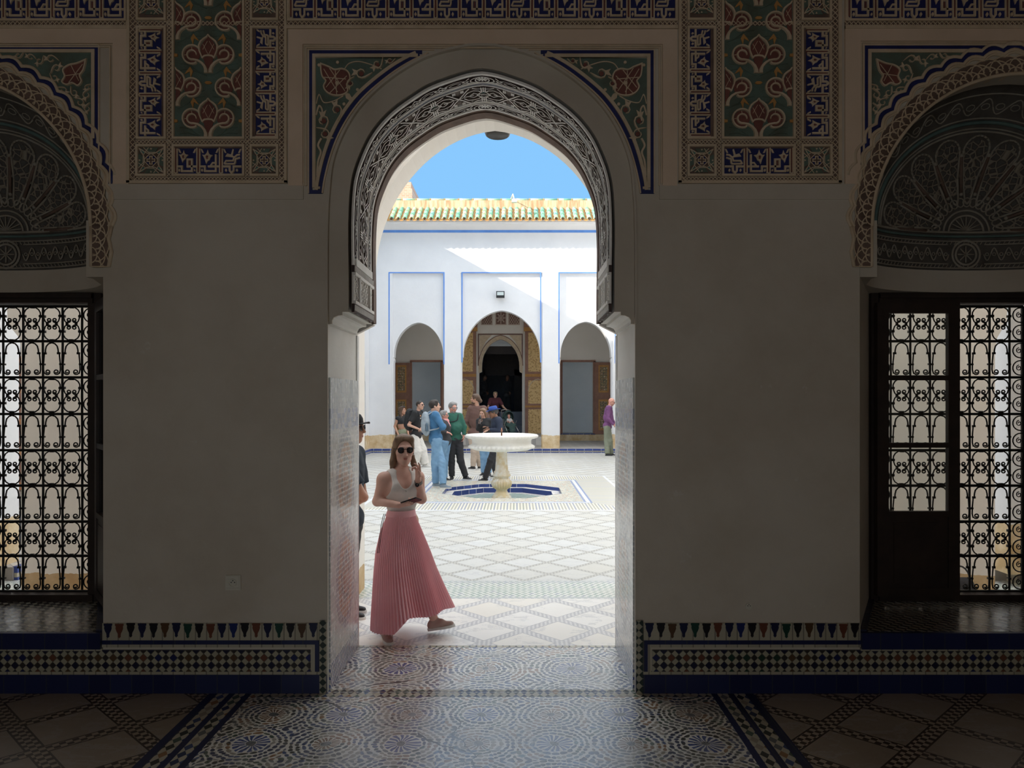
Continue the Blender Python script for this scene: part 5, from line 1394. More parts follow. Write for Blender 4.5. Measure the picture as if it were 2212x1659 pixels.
# ---- floodlight on the far wall
q = Vector((fx(1081), FD-.02+.107, fz(637)))
t = thing('floodlight', 'small black floodlight on the white wall above the far central arch', 'floodlight', tuple(q))
g = G(); g.box(q.x-.15, q.x+.15, q.y-.20, q.y-.12, q.z-.12, q.z+.12); g.obj('housing', 'dark_metal', t)
g = G(); g.box(q.x-.12, q.x+.12, q.y-.205, q.y-.20, q.z-.03, q.z+.09); mat('lamp_glass', color=(.6, .66, .64, 1), rough=.2); g.obj('lens', 'lamp_glass', t)
g = G(); g.box(q.x-.03, q.x+.03, q.y-.13, q.y, q.z-.05, q.z+.05); g.obj('bracket', 'dark_metal', t)
# ---- camera on the parapet
q = Vector((gx(1111, 26.2), 26.2, gz(435, 26.2)))
t = thing('security_camera', 'white camera on an arm in front of the ochre parapet', 'camera', tuple(q))
mat('white_plastic', color=(.75, .75, .73, 1), rough=.4)
g = G(); g.box(q.x-.09, q.x+.09, q.y-.12, q.y+.05, q.z-.05, q.z+.06); g.obj('housing', 'white_plastic', t)
g = G(); g.tube([(q.x, q.y, q.z+.05), (q.x-.05, q.y+.1, q.z+.28), (q.x-.12, q.y+.9, q.z+.33)], .022, 6); g.obj('arm', 'white_plastic', t)
# ================================================================= PEOPLE: smooth bodies grown from joints
class SDF:
    def __init__(s, vox=.01): s.P = []; s.vox = vox; s.cuts = []
    def cap(s, a, b, ra, rb, k=.02, flat=None, clipb=None, clipa=None, op='+'):
        s.P.append(('c', Vector(a), Vector(b), ra, rb, k, flat, clipa, clipb, op)); return s
    def ell(s, c, r, R=None, k=.02, op='+'):
        s.P.append(('e', Vector(c), Vector(r), R or (Vector((1, 0, 0)), Vector((0, 1, 0)), Vector((0, 0, 1))), k, op)); return s
    def cut(s, p, n, k=.004): s.cuts.append((Vector(p), Vector(n).normalized(), k)); return s   # removes the side n points to
    def mesh(s, ripple=None):
        vx = s.vox; lo = np.array([1e9]*3); hi = -lo
        for p in s.P:
            if p[0] == 'c' and p[9] == '+':
                r = max(p[3], p[4])+vx*2
                for q in (p[1], p[2]): lo = np.minimum(lo, np.array(q)-r); hi = np.maximum(hi, np.array(q)+r)
            elif p[0] == 'e' and p[5] == '+':
                r = max(p[2])+vx*2; lo = np.minimum(lo, np.array(p[1])-r); hi = np.maximum(hi, np.array(p[1])+r)
        n = np.ceil((hi-lo)/vx).astype(int)+2
        A = [(lo[i]+vx*np.arange(n[i])).astype(np.float32) for i in range(3)]
        Fd = np.full(n, .3, np.float32)
        for p in s.P:
            if p[0] == 'c': m = max(p[3], p[4])+p[5]*2+vx*3; l = np.minimum(p[1], p[2])-m; h = np.maximum(p[1], p[2])+m; op = p[9]; k = p[5]
            else: m = max(p[2])+p[4]*2+vx*3; l = np.array(p[1])-m; h = np.array(p[1])+m; op = p[5]; k = p[4]
            i0 = np.clip(((l-lo)/vx).astype(int), 0, n); i1 = np.clip(((h-lo)/vx).astype(int)+2, 0, n)
            sl = tuple(slice(i0[i], i1[i]) for i in range(3))
            if any(i1 <= i0): continue
            X = A[0][sl[0]][:, None, None]; Y = A[1][sl[1]][None, :, None]; Z = A[2][sl[2]][None, None, :]
            if p[0] == 'c':
                _, a, b, ra, rb, k, flat, ca, cb, op = p
                ba = b-a; L2 = max(ba.length_squared, 1e-9)
                px, py, pz = X-a.x, Y-a.y, Z-a.z
                t = np.clip((px*ba.x+py*ba.y+pz*ba.z)/L2, 0, 1)
                qx, qy, qz = px-ba.x*t, py-ba.y*t, pz-ba.z*t
                q2 = qx*qx+qy*qy+qz*qz
                if flat:
                    nv, f = flat; qn = qx*nv.x+qy*nv.y+qz*nv.z; q2 = q2+(1/(f*f)-1)*qn*qn
                d = np.sqrt(q2)-(ra+(rb-ra)*t)
                u = ba.normalized()
                if cb is not None: d = np.maximum(d, (X-b.x)*u.x+(Y-b.y)*u.y+(Z-b.z)*u.z-cb)
                if ca is not None: d = np.maximum(d, -(px*u.x+py*u.y+pz*u.z)-ca)
            else:
                _, c, r, R, k, op = p
                px, py, pz = X-c.x, Y-c.y, Z-c.z
                q = [px*e.x+py*e.y+pz*e.z for e in R]
                k0 = np.sqrt(sum((q[i]/r[i])**2 for i in range(3))); k1 = np.sqrt(sum((q[i]/(r[i]*r[i]))**2 for i in range(3)))
                d = k0*(k0-1)/np.maximum(k1, 1e-6)
            g = Fd[sl]
            if op == '+':
                h_ = np.maximum(k-np.abs(g-d), 0); Fd[sl] = np.minimum(g, d)-h_*h_/(4*k)
            else:
                h_ = np.maximum(k-np.abs(g+d), 0); Fd[sl] = np.maximum(g, -d)+h_*h_/(4*k)
        X = A[0][:, None, None]; Y = A[1][None, :, None]; Z = A[2][None, None, :]
        if ripple:
            am, fr_, sd = ripple
            Fd += am*(np.sin(X*fr_+Z*fr_*.5+sd)*np.sin(Y*fr_*.8+Z*fr_*1.3+sd*2)+.6*np.sin(Z*fr_*1.9+X*fr_*.7+sd*3)*np.sin(Y*fr_*1.4+sd))
        for c, nn, k in s.cuts: Fd = np.maximum(Fd, (X-c.x)*nn.x+(Y-c.y)*nn.y+(Z-c.z)*nn.z)
        Fd[0], Fd[-1], Fd[:, 0], Fd[:, -1], Fd[:, :, 0], Fd[:, :, -1] = .1, .1, .1, .1, .1, .1
        return nets(Fd, lo, vx)
def nets(Fd, lo, vx):
    n = np.array(Fd.shape)-1; I = Fd < 0
    cnt = np.zeros(n, np.int8)
    for a in (0, 1):
        for b in (0, 1):
            for c in (0, 1): cnt += I[a:a+n[0], b:b+n[1], c:c+n[2]]
    act = (cnt > 0) & (cnt < 8); idx = np.argwhere(act)
    if len(idx) == 0: return [], []
    ids = np.full(n, -1, np.int64); ids[act] = np.arange(len(idx))
    acc = np.zeros((len(idx), 3)); w = np.zeros(len(idx))
    corner = [(a, b, c) for a in (0, 1) for b in (0, 1) for c in (0, 1)]
    for p in corner:
        for ax in range(3):
            if p[ax]: continue
            q = list(p); q[ax] = 1
            fa = Fd[idx[:, 0]+p[0], idx[:, 1]+p[1], idx[:, 2]+p[2]].astype(float); fb = Fd[idx[:, 0]+q[0], idx[:, 1]+q[1], idx[:, 2]+q[2]].astype(float)
            m = (fa < 0) != (fb < 0); t = np.where(m, fa/np.where(m, fa-fb, 1), 0)
            for k in range(3): acc[:, k] += m*(p[k]+(t if k == ax else 0))
            w += m
    V = lo+(idx+acc/w[:, None])*vx
    faces = []
    for ax in range(3):
        u, v = (ax+1) % 3, (ax+2) % 3
        sa = [slice(1, -1)]*3; sa[ax] = slice(0, n[ax]); sb = list(sa); sb[ax] = slice(1, n[ax]+1)
        A_, B_ = I[tuple(sa)], I[tuple(sb)]
        for flip, m in ((0, A_ & ~B_), (1, ~A_ & B_)):
            e = np.argwhere(m)
            if not len(e): continue
            e = e+[0 if i == ax else 1 for i in range(3)]
            c = []
            for du, dv in ((-1, -1), (0, -1), (0, 0), (-1, 0)):
                o = e.copy(); o[:, u] += du; o[:, v] += dv; c.append(ids[o[:, 0], o[:, 1], o[:, 2]])
            f = np.stack(c if not flip else c[::-1], 1); faces.append(f)
    return V, np.concatenate(faces)
def sobj(s, name, m, parent=None, ripple=None, relax=1):
    V, Q = s.mesh(ripple)
    me = bpy.data.meshes.new(name)
    if len(V) == 0: V = [(0, 0, 0)]; Q = []
    V = np.asarray(V, float); Q = np.asarray(Q)
    for _ in range(relax):                        # light smoothing
        acc = np.zeros_like(V); w = np.zeros(len(V))
        for i in range(4):
            for j in (1, 3): np.add.at(acc, Q[:, i], V[Q[:, (i+j) % 4]]); np.add.at(w, Q[:, i], 1)
        V = V*.5+acc/np.maximum(w, 1)[:, None]*.5
    me.from_pydata(V.tolist(), [], Q.tolist()); me.materials.append(MAT[m] if isinstance(m, str) else m)
    me.polygons.foreach_set('use_smooth', [True]*len(me.polygons)); me.update()
    o = bpy.data.objects.new(name, me); COL.objects.link(o)
    if parent is not None: place(o, parent)
    return o
def cloth(name, c, c2=None, rough=.85, scale=60, bs=.25):
    c2 = c2 or tuple(x*.86 for x in c[:3])+(1,)
    def f():
        p = opos(); v = vec(*p); n = noise(v, 7, 5, .6); n2 = noise(v, scale, 3, .6)
        return dict(color=ramp(n, [(.35, c2), (.65, c)], 'LINEAR'), rough=rough, bump=(n+n2*.4, bs, .01))
    return mat(name, f)
def skin(name, c):
    def f():
        p = opos(); v = vec(*p); n = noise(v, 9, 4, .6)
        return dict(color=ramp(n, [(.3, tuple(x*k for x, k in zip(c, (.9, .82, .8)))+(1,)), (.7, c+(1,))], 'LINEAR'), rough=.5, bump=(noise(v, 90, 3), .1, .002))
    m = mat(name, f); m.node_tree.nodes['Principled BSDF'].inputs['Subsurface Weight'].default_value = .08
    m.node_tree.nodes['Principled BSDF'].inputs['Subsurface Radius'].default_value = (.02, .008, .005); return m
skin('skin_rosy', (.74, .46, .37)); skin('skin_light', (.62, .37, .27)); skin('skin_tan', (.50, .28, .19)); skin('skin_ruddy', (.66, .34, .26)); skin('skin_brown', (.30, .15, .09))
def hairm(name, c):
    def f():
        x, y, z = opos(); n = noise(vec(x*70, y*70, z*6), 1.0, 4, .6)
        return dict(color=ramp(n, [(.3, tuple(q*.55 for q in c)+(1,)), (.7, c+(1,))], 'LINEAR'), rough=.5, bump=(n, .6, .006))
    mat(name, f)
hairm('hair_dark', (.035, .022, .016)); hairm('hair_brown', (.11, .06, .035)); hairm('hair_lightbrown', (.24, .14, .08)); hairm('hair_grey', (.32, .31, .30)); hairm('hair_blonde', (.45, .30, .17)); hairm('hair_darkgrey', (.10, .095, .09))
mat('sunglass', color=(.008, .006, .01, 1), rough=.12); mat('lens_clear', color=(.35, .33, .33, 1), rough=.15); mat('lips', color=(.38, .12, .10, 1), rough=.45); mat('eye_dark', color=(.03, .02, .02, 1), rough=.3)
mat('rubber_white', color=(.72, .71, .68, 1), rough=.6); mat('shoe_black', color=(.02, .02, .022, 1), rough=.5); mat('shoe_grey', color=(.22, .28, .34, 1), rough=.7); mat('silver', color=(.6, .58, .55, 1), rough=.3, metal=.9)
UP = Vector((0, 0, 1))
glass_mix('pane_blue', (.72, .82, .90, 1), 1)
def az(a): a = math.radians(a); return Vector((math.sin(a), -math.cos(a), 0)), Vector((math.cos(a), math.sin(a), 0))
def hand_prims(s, w, dirv, palm, k=1.0, curl=.5, spread=.3, side=1, fingers=None, r=.0085):
    """w wrist, dirv along the hand, palm normal; side=+1 puts the thumb on cross(dirv, palm)."""
    d = dirv.normalized(); n = (palm-d*palm.dot(d)).normalized(); t = d.cross(n)*side
    c0 = w+d*.012*k; c1 = w+d*.075*k
    s.cap(c0+t*.012*k, c1+t*.022*k, .021*k, .017*k, .012, (n, .62)); s.cap(c0-t*.012*k, c1-t*.024*k, .021*k, .016*k, .012, (n, .62))
    s.cap(c0, c1, .024*k, .020*k, .012, (n, .6))
    Ls = (.072, .080, .074, .058)
    for i in range(4):
        o = (.031-.0205*i)*k; cu = curl if fingers is None else fingers[i]
        b = c1+t*o+d*.004*k; sp = t*(1.5-i)*spread*.16
        dd = (d+sp).normalized(); L = Ls[i]*k; ang = 0
        p = b
        for seg, fr_ in enumerate((.45, .32, .23)):
            ang += cu*(.75 if seg == 0 else 1.1)
            q = p+(dd*math.cos(ang)+n*math.sin(ang))*L*fr_
            s.cap(p, q, r*k*(1.05-.08*seg), r*k*(.98-.1*seg), .004); p = q
    a = w+d*.022*k+t*.022*k; b = a+(d*.5+t*.75+n*.25).normalized()*.036*k; c = b+(d*.85+t*.35+n*.4).normalized()*.030*k; e = c+(d*.9+t*.05+n*.45).normalized()*.022*k
    s.cap(a, b, .013*k, .011*k, .010); s.cap(b, c, .0105*k, .0095*k, .005); s.cap(c, e, .009*k, .0075*k, .004)
def head_prims(s, c, hs, f, sd, up, detail=True, jw=1.0):
    Rm = (sd, f, up); P = lambda x, y, z: c+sd*x*hs+f*y*hs+up*z*hs
    s.ell(P(0, -.008, .022), (.075*hs, .092*hs, .088*hs), Rm, .02)
    s.ell(P(0, .018, -.03), (.062*hs*jw, .074*hs, .080*hs), Rm, .03)
    s.ell(P(0, .052, -.088), (.030*hs, .030*hs, .024*hs), Rm, .03)
    s.cap(P(-.045*jw**2, .03, -.07), P(0, .055, -.095), .016*hs, .018*hs, .03); s.cap(P(.045*jw**2, .03, -.07), P(0, .055, -.095), .016*hs, .018*hs, .03)
    if detail:
        for q in (1, -1):
            s.ell(P(q*.031, .092, .012), (.017*hs, .014*hs, .012*hs), Rm, .012, '-')
            s.ell(P(q*.031, .078, .010), (.013*hs, .013*hs, .012*hs), Rm, .004)
            s.cap(P(q*.014, .090, .030), P(q*.048, .078, .030), .008*hs, .006*hs, .014)
            s.ell(P(q*.038, .062, -.025), (.022*hs, .02*hs, .02*hs), Rm, .03)
            s.ell(P(q*.076, -.004, -.004), (.009*hs, .018*hs, .030*hs), Rm, .008)
            s.ell(P(q*.010, .100, -.030), (.009*hs, .010*hs, .008*hs), Rm, .008)
    s.cap(P(0, .088, .018), P(0, .112, -.024), .008*hs, .012*hs*jw**2, .012)
    s.cap(P(-.018, .086, -.052), P(.018, .086, -.052), .0075*hs, .0075*hs, .010); s.cap(P(-.013, .085, -.064), P(.013, .085, -.064), .008*hs, .008*hs, .010)
    return P
def person(label, d, face, J, top, bottom, hairc='hair_dark', hair='short', skinm='skin_light', s=1.0, hface=None, hpitch=0, vox=.011, sleeve='long',
           pantw=1.0, shoe='shoe_black', sole='rubber_white', g0=0.0, fat=1.0, belly=0.0, beard=None, glasses=None, group=None, topz=None, build=None, hs=1.0, hroll=0, shw=1.0, ripple=.0025, lower=True, toe=None):
    px = lambda p: W(p[0], p[1], d+(p[2] if len(p) > 2 else 0))
    fw, sd = az(face); hf0, hsd = az(face if hface is None else hface)
    cp, sp_ = math.cos(math.radians(hpitch)), math.sin(math.radians(hpitch))
    hf = hf0*cp-UP*sp_; hup = UP*cp+hf0*sp_
    if hroll:
        M = Matrix.Rotation(math.radians(hroll), 3, hf); hsd = M@hsd; hup = M@hup
    nk, hd, pl = px(J['neck']), px(J['head']), px(J['pel'])
    t = thing('person', label, 'person', (pl.x, pl.y, g0), group)
    H_ = hs*s*1.04
    SL = {}; HP = {}
    for q in (1, -1):
        SL[q] = nk+sd*q*.165*s*shw-UP*.045*s; HP[q] = pl+sd*q*.085*s-UP*.03*s
    L = {q: {k: px(v) for k, v in J['L' if q > 0 else 'R'].items() if k in 'ewk'} for q in (1, -1)}
    ank = {}; toes = {}
    for q in (1, -1):
        a = J['L' if q > 0 else 'R'].get('a')
        if a is None: continue
        x, dy = a[0], a[1]; lift = a[2] if len(a) > 2 else 0; ta = a[3] if len(a) > 3 else face; tp = a[4] if len(a) > 4 else 0
        ank[q] = Vector((gx(x, d+dy), d+dy, g0+.085*s+lift)); tf = az(ta)[0]; toes[q] = (tf*math.cos(math.radians(tp))+UP*math.sin(math.radians(tp))).normalized()
    spine = (nk-pl); mid = pl+spine*.42; ch = pl+spine*.70
    sdir = spine.normalized()
    b = SDF(vox)
    def torso(b, e=0.0, f=1.0, k=.05, low=True, hf_=1.0):
        Rm = (sd, fw, sdir)
        b.cap(SL[1]-UP*.01*s, SL[-1]-UP*.01*s, .050*s+e, .050*s+e, k*.8)
        b.cap(nk-UP*.035*s-fw*.01, SL[1]+UP*.004, .042*s+e, .038*s+e, .03); b.cap(nk-UP*.035*s-fw*.01, SL[-1]+UP*.004, .042*s+e, .038*s+e, .03)
        b.ell(ch-fw*.0, (.150*s*f+e, .105*s*f+e, .175*s+e), Rm, k)
        b.ell(mid+fw*belly*.4, (.130*s*f*fat+e, (.098*f*fat+belly)*s+e, .15*s+e), Rm, k)
        if low: b.ell(pl, (.150*s*f*hf_+e, .110*s*f*hf_+e, .115*s*hf_+e), Rm, k)
        if build == 'f':
            for q in (1, -1): b.ell(ch+fw*.078*s+sd*q*.062*s-sdir*.0*s, (.058*s+e, .055*s+e, .058*s+e), Rm, .04)
    cov = .76 if top is None else (.90 if bottom else 1.0)
    torso(b, hf_=cov)
    nr = .044 if build == 'f' else .052
    b.cap(nk-UP*.03, hd-hup*.05*H_-hf*.015, nr*s*1.05, nr*s, .022)
    head_prims(b, hd, H_, hf, hsd, hup, jw=.89 if build == 'f' else 1.0)
    for q in (1, -1):
        e, w = L[q].get('e'), L[q].get('w')
        if e is not None:
            b.cap(SL[q], e, .050*s, .038*s, .035); b.cap(e, w, .039*s, .026*s, .02)
            hv = J['L' if q > 0 else 'R'].get('h') 
            hdv = Vector(hv[0]) if hv else (w-e); pn = Vector(hv[1]) if hv and len(hv) > 1 else (-UP+fw*.2)
            hand_prims(b, w, hdv, pn, s*1.02, **(hv[2] if hv and len(hv) > 2 else dict(curl=.45, side=-q)))
        k_ = L[q].get('k')
        if q in ank:
            kk = k_ if k_ is not None else HP[q].lerp(ank[q], .5)+fw*.03
            b.cap(HP[q], kk, .082*s*cov, .054*s*cov, .03); b.cap(kk, kk.lerp(ank[q], .35), .054*s, .056*s, .03); b.cap(kk.lerp(ank[q], .35), ank[q], .055*s, .036*s, .02)
            f_ = toes[q]; b.cap(ank[q]-UP*.02*s-f_*.01, ank[q]-UP*.045*s+f_*.06*s, .026*s, .018*s, .015)
    sobj(b, 'body', skinm, t)
    P = lambda x, y, z: hd+hsd*x*H_+hf*y*H_+hup*z*H_
    # trousers
    if bottom and lower:
        g = SDF(vox); e = .016*s
        g.ell(pl, (.148*s+e, .108*s*max(1, fat*.95)+e, .112*s+e), (sd, fw, sdir), .04)
        for q in (1, -1):
            if q not in ank: continue
            kk = L[q].get('k') or HP[q].lerp(ank[q], .5)+fw*.03
            g.cap(HP[q], kk, .090*s+e, (.062*s+e)*pantw, .03); g.cap(kk, ank[q]+UP*.0, (.062*s+e)*pantw, (.050*s+e)*pantw*(1.0), .03, None, .0)
        sobj(g, 'trousers', bottom, t, (ripple*1.5, 38, face*.1))
    for q in (1, -1):
        if q not in ank or not shoe: continue
        f_ = toes[q]; a = ank[q]; upn = (UP-f_*f_.z).normalized(); sdv = f_.cross(upn)
        g = SDF(min(vox, .01)); g.cap(a-upn*.045*s-f_*.03*s, a-upn*.040*s+f_*.05*s, .040*s, .040*s, .02); g.cap(a-upn*.050*s+f_*.03*s, a-upn*.058*s+f_*.135*s, .040*s, .030*s, .02, (upn, .8)); g.cap(a-upn*.04*s-f_*.02*s, a, .038*s, .036*s, .02)
        g.cut(a-upn*.082*s, -upn); o = sobj(g, 'shoe', shoe, t)
        gg = G(); O = a-upn*.085*s
        ol = [(x, y) for x, y in spline([(-.075, 0, 0), (-.06, .034, 0), (0, .038, 0), (.08, .045, 0), (.15, .032, 0), (.175, 0, 0), (.15, -.032, 0), (.08, -.045, 0), (0, -.038, 0), (-.06, -.034, 0)], 3, True) for x, y in [(x, y)]] if False else [(v.x, v.y) for v in spline([(-.075, 0, 0), (-.06, .034, 0), (0, .038, 0), (.08, .045, 0), (.15, .032, 0), (.175, 0, 0), (.15, -.032, 0), (.08, -.045, 0), (0, -.038, 0), (-.06, -.034, 0)], 3, True)]
        gg.loft([[O+f_*x*s+sdv*y*s*.98+upn*z for x, y in ol] for z in (.0, .022*s)], cap=True); gg.obj('sole', sole, o, smooth=True)
    # upper garment
    if top:
        tz = topz if topz is not None else -.06; g = SDF(vox); e = (.028 if tz < 0 else .014)*s
        torso(g, e, 1.02)
        for q in (1, -1):
            e_, w = L[q].get('e'), L[q].get('w')
            if e_ is None: continue
            if sleeve == 'long': g.cap(SL[q], e_, .058*s+e*.6, .047*s+e*.4, .035); g.cap(e_, w, .046*s+e*.4, .034*s+e*.2, .02, None, -.01*s)
            elif sleeve == 'short': m_ = SL[q].lerp(e_, .72); g.cap(SL[q], m_, .060*s+e*.6, .058*s+e*.6, .035, None, 0)
        g.cut(pl+sdir*tz*s, -sdir)
        g.ell(nk+UP*.035*s, (.058*s, .058*s, .05*s), None, .01, '-')
        sobj(g, 'top', top, t, (ripple, 34, face*.2))
    # hair
    if hair != 'bald':
        g = SDF(min(vox, .009)); Rm = (hsd, hf, hup); o = .006
        if hair == 'buzz':
            g.ell(P(0, -.010, .026), (.079*H_, .096*H_, .090*H_), Rm); g.cut(P(0, .050, .052), hf*.75-hup*.55); g.cut(P(0, -.02, -.045), -hup+hf*.3)
        else:
            g.ell(P(0, -.014, .030), (.086*H_, .104*H_, .096*H_), Rm, .02); g.cap(P(-.05, .03, .085), P(.05, .035, .085), .026*H_, .026*H_, .03)
            g.ell(P(0, .085, -.012), (.066*H_, .062*H_, .092*H_), Rm, .012, '-'); 
            if hair in ('short', 'curly'): g.cut(P(0, -.03, -.055), -hup+hf*.45); g.cut(P(0, .02, -.02), -hup*.8+hf*.8) if False else None
        if hair == 'bun': g.cap(P(0, -.09, -.02), P(.0, -.115, -.045), .05*H_, .045*H_, .03)
        if hair == 'curly': g.cap(P(0, -.07, -.03), P(0, -.085, -.06), .055*H_, .035*H_, .03)
        if hair == 'long':
            for q in (1, -1):
                g.cap(P(q*.062, -.01, .02), P(q*.078, -.015, -.10), .032*H_, .030*H_, .02); g.cap(P(q*.078, -.015, -.10), P(q*.095, .035, -.27), .032*H_, .020*H_, .02)
            g.cap(P(0, -.07, 0), P(0, -.075, -.22), .06*H_, .035*H_, .04, (hf, .6))
        if hair == 'tail': g.cap(P(0, -.09, .05), P(.02, -.13, .0), .028*H_, .032*H_, .02); g.cap(P(.02, -.13, 0), P(.035, -.11, -.17), .032*H_, .014*H_, .02)
        sobj(g, 'hair', hairc, t)
    if beard:
        g = SDF(.007); g.ell(P(0, .030, -.082), (.058*H_, .062*H_, .040*H_), (hsd, hf, hup), .01); g.cut(P(0, .03, -.052), hup-hf*.1); g.cut(P(0, -.005, -.09), -hf)
        g.ell(P(0, .10, -.056), (.028*H_, .03*H_, .014*H_), (hsd, hf, hup), .006, '-'); sobj(g, 'beard', beard, t)
    g = G()
    lp = [P(-.022, .089, -.057), P(-.008, .0965, -.053), P(0, .0955, -.055), P(.008, .0965, -.053), P(.022, .089, -.057), P(.008, .096, -.066), P(-.008, .096, -.066)]
    g.tube([P(-.021, .088, -.058), P(-.010, .0935, -.056), P(.010, .0935, -.056), P(.021, .088, -.058)], [.0015*H_, .0042*H_, .0042*H_, .0015*H_], 6)
    g.tube([P(-.018, .087, -.061), P(-.008, .0935, -.066), P(.008, .0935, -.066), P(.018, .087, -.061)], [.0015*H_, .0045*H_, .0045*H_, .0015*H_], 6)
    g.obj('lips', 'lips', t, smooth='all')
    if glasses:
        g = G()
        for q in (1, -1):
            ri_ = [P(q*(.034+.0245*math.cos(a)), .103-.012*abs(math.cos(a)), .008+.0195*math.sin(a)-(.004 if math.sin(a) < 0 else -.002)) for a in [k*PI/8 for k in range(16)]]
            g.add(ri_+[P(q*.034, .107, .008)], [(k, (k+1) % 16, 16) for k in range(16)], 1)
            g.tube(ri_, .0028*H_, 5, 0, closed=True)
            g.tube([P(q*.062, .092, .018), P(q*.080, .05, .014), P(q*.081, -.01, .010)], .0028*H_, 5)
        g.tube([P(-.010, .106, .014), P(0, .108, .018), P(.010, .106, .014)], .0028*H_, 5)
        g.obj('glasses', ['sunglass', 'sunglass' if glasses == 'sun' else 'lens_clear'], t, smooth=False, fix=False)
    else:
        for q in (1, -1):
            g = G(); g.ball(P(q*.031, .088, .011), (.009*H_,)*3, 8); g.obj('eye', 'eye_dark', t, smooth='all')
            g = G(); g.tube([P(q*.016, .097, .028), P(q*.034, .095, .033), P(q*.048, .083, .028)], .0035*H_, 5); g.obj('eyebrow', hairc if hair != 'bald' else 'hair_grey', t)
    return t, dict(P=P, SL=SL, nk=nk, hd=hd, pl=pl, fw=fw, sd=sd, mid=mid, ch=ch, L=L, H=H_, ank=ank, up=sdir, hf=hf, hsd=hsd, hup=hup, torso=torso)

# ---------------------------------------------------------------- the woman walking past the threshold
cloth('tank_white', (.78, .73, .69, 1), rough=.8, scale=300, bs=.1)
def pleats():
    p = opos(); n = noise(vec(*p), 120, 3); n2 = noise(vec(*p), 5, 4)
    return dict(color=ramp(n2, [(.3, (.88, .41, .45, 1)), (.7, (.94, .50, .54, 1))], 'LINEAR'), rough=.55, bump=(n, .1, .003))
mat('pink_pleats', pleats)
cloth('shoe_pattern', (.50, .38, .33, 1), (.34, .22, .20, 1), scale=40)
wd5 = 5.8
V3 = lambda x, y, z=0: (x, y, z)
J = dict(head=(872, 971, 0), neck=(866, 1021, .0), pel=(868, 1118, .02),
         R=dict(e=(815, 1083, -.06), w=(862, 1091, -.20), h=((.9, -.42, .16), (.05, .35, .95), dict(curl=.42, side=-1, spread=.15, fingers=(.35, .4, .45, .5))), k=(850, 1235, -.02), a=(835, -.05, 0.0, 20, 0)),
         L=dict(e=(911, 1078, .04), w=(903, 1036, -.10), h=((.02, -.12, 1), (-.75, -.6, .1), dict(curl=.5, side=1, spread=.6, fingers=(.18, .38, .95, 1.1))), k=(897, 1232, -.02), a=(938, .10, .03, 78, 12)))
w_, B = person('woman in white tank top and pink pleated skirt walking past the doorway, raising one hand', wd5, 28, J, None, None, 'hair_lightbrown', 'pulled', 'skin_rosy', s=.93, hface=17, hpitch=4, vox=.0052,
               shoe='shoe_pattern', glasses='sun', build='f', hs=1.02, shw=.90)
P, nk, pl, fw, sd_, SL = B['P'], B['nk'], B['pl'], B['fw'], B['sd'], B['SL']
g = SDF(.0055); B['torso'](g, .007, 1.0, .05, True, .74)
g.cut(Vector((0, 0, gz(1109, wd5))), -UP)
for q in (1, -1):
    g.ell(SL[q]+sd_*q*.030-UP*.03+fw*.02, (.080, .12, .12), (sd_, fw, UP), .008, '-'); g.cap(SL[q], B['L'][q]['e'], .062, .05, .008, None, None, None, '-')
g.ell(nk+fw*.10-UP*.01, (.060, .11, .105), (sd_, fw, UP), .008, '-'); g.ell(nk-fw*.08+UP*.0, (.060, .10, .07), (sd_, fw, UP), .008, '-'); g.ell(nk+UP*.05, (.062, .07, .07), None, .006, '-')
sobj(g, 'tank_top', 'tank_white', w_, (.0012, 60, 1))
# hair: pulled back on top, long and loose down the back and over one shoulder
g = SDF(.006)
g.cap(P(-.070, -.01, .01), P(-.082, .0, -.10), .024, .026, .02); g.cap(P(-.082, .0, -.10), P(-.098, .02, -.20), .026, .012, .02); g.cap(P(-.098, .02, -.20), P(-.065, .075, -.32), .009, .003, .012)
g.cap(P(.066, -.03, -.02), P(.085, -.02, -.12), .018, .022, .02); g.cap(P(.085, -.02, -.12), P(.098, -.0, -.19), .020, .008, .02)
g.cap(P(0, -.08, 0), P(0, -.10, -.17), .06, .045, .03)
sobj(g, 'loose_hair', 'hair_lightbrown', w_, (.0015, 120, 0))
# pleated skirt
def skirt():
    g = G(); N = 76; M = 26; rows = []
    prof = [(1104, 838, 896), (1118, 834, 898), (1146, 822, 909), (1193, 811, 925), (1225, 808, 934), (1272, 805, 950), (1316, 802.5, 966), (1350, 801, 976)]
    d = wd5+.02; Ws = F/d
    for i in range(M+1):
        ty = i/M; row = []
        for j in range(N*4):
            th = 2*PI*j/(N*4)
            # hem: low over the rear foot, lifted over the leading leg
            low = .5-.5*math.cos(th) if False else max(0, min(1, (-math.cos(th)+.12)/.35))
            yb = 1345*low+1316*(1-low)+(2.5*math.sin(5*th))
            py = 1104+(yb-1104)*ty
            for (a, b_) in zip(prof, prof[1:]):
                if a[0] <= py <= b_[0]+1e-6: break
            f_ = min(1, (py-a[0])/(b_[0]-a[0])); x0 = a[1]+(b_[1]-a[1])*f_; x1 = a[2]+(b_[2]-a[2])*f_
            cx, rx = (gx(x0, d)+gx(x1, d))/2, (x1-x0)/2/Ws
            dep = .125+.16*ty**1.05
            fold = .03*ty*ty*math.sin(3*th+1.2)+.018*ty*math.sin(7*th+.5)
            ph = (j % 4)/4; pl_ = (-1, .6, 1, .2)[j % 4]*(.0022+.0085*ty)
            r = 1+(fold/max(rx, .1))
            nx_, ny_ = math.cos(th), math.sin(th)
            row.append((cx+nx_*(rx*r+pl_)-.0*ty, d+.0+ny_*(dep*r+pl_)+.04*ty*math.cos(th), gz(py, d)))
        rows.append(row)
    g.loft(rows); return g.obj('pleated_skirt', 'pink_pleats', w_, smooth=False, fix=False)
sk_ = skirt()
g = G(); N = 48; d = wd5+.02
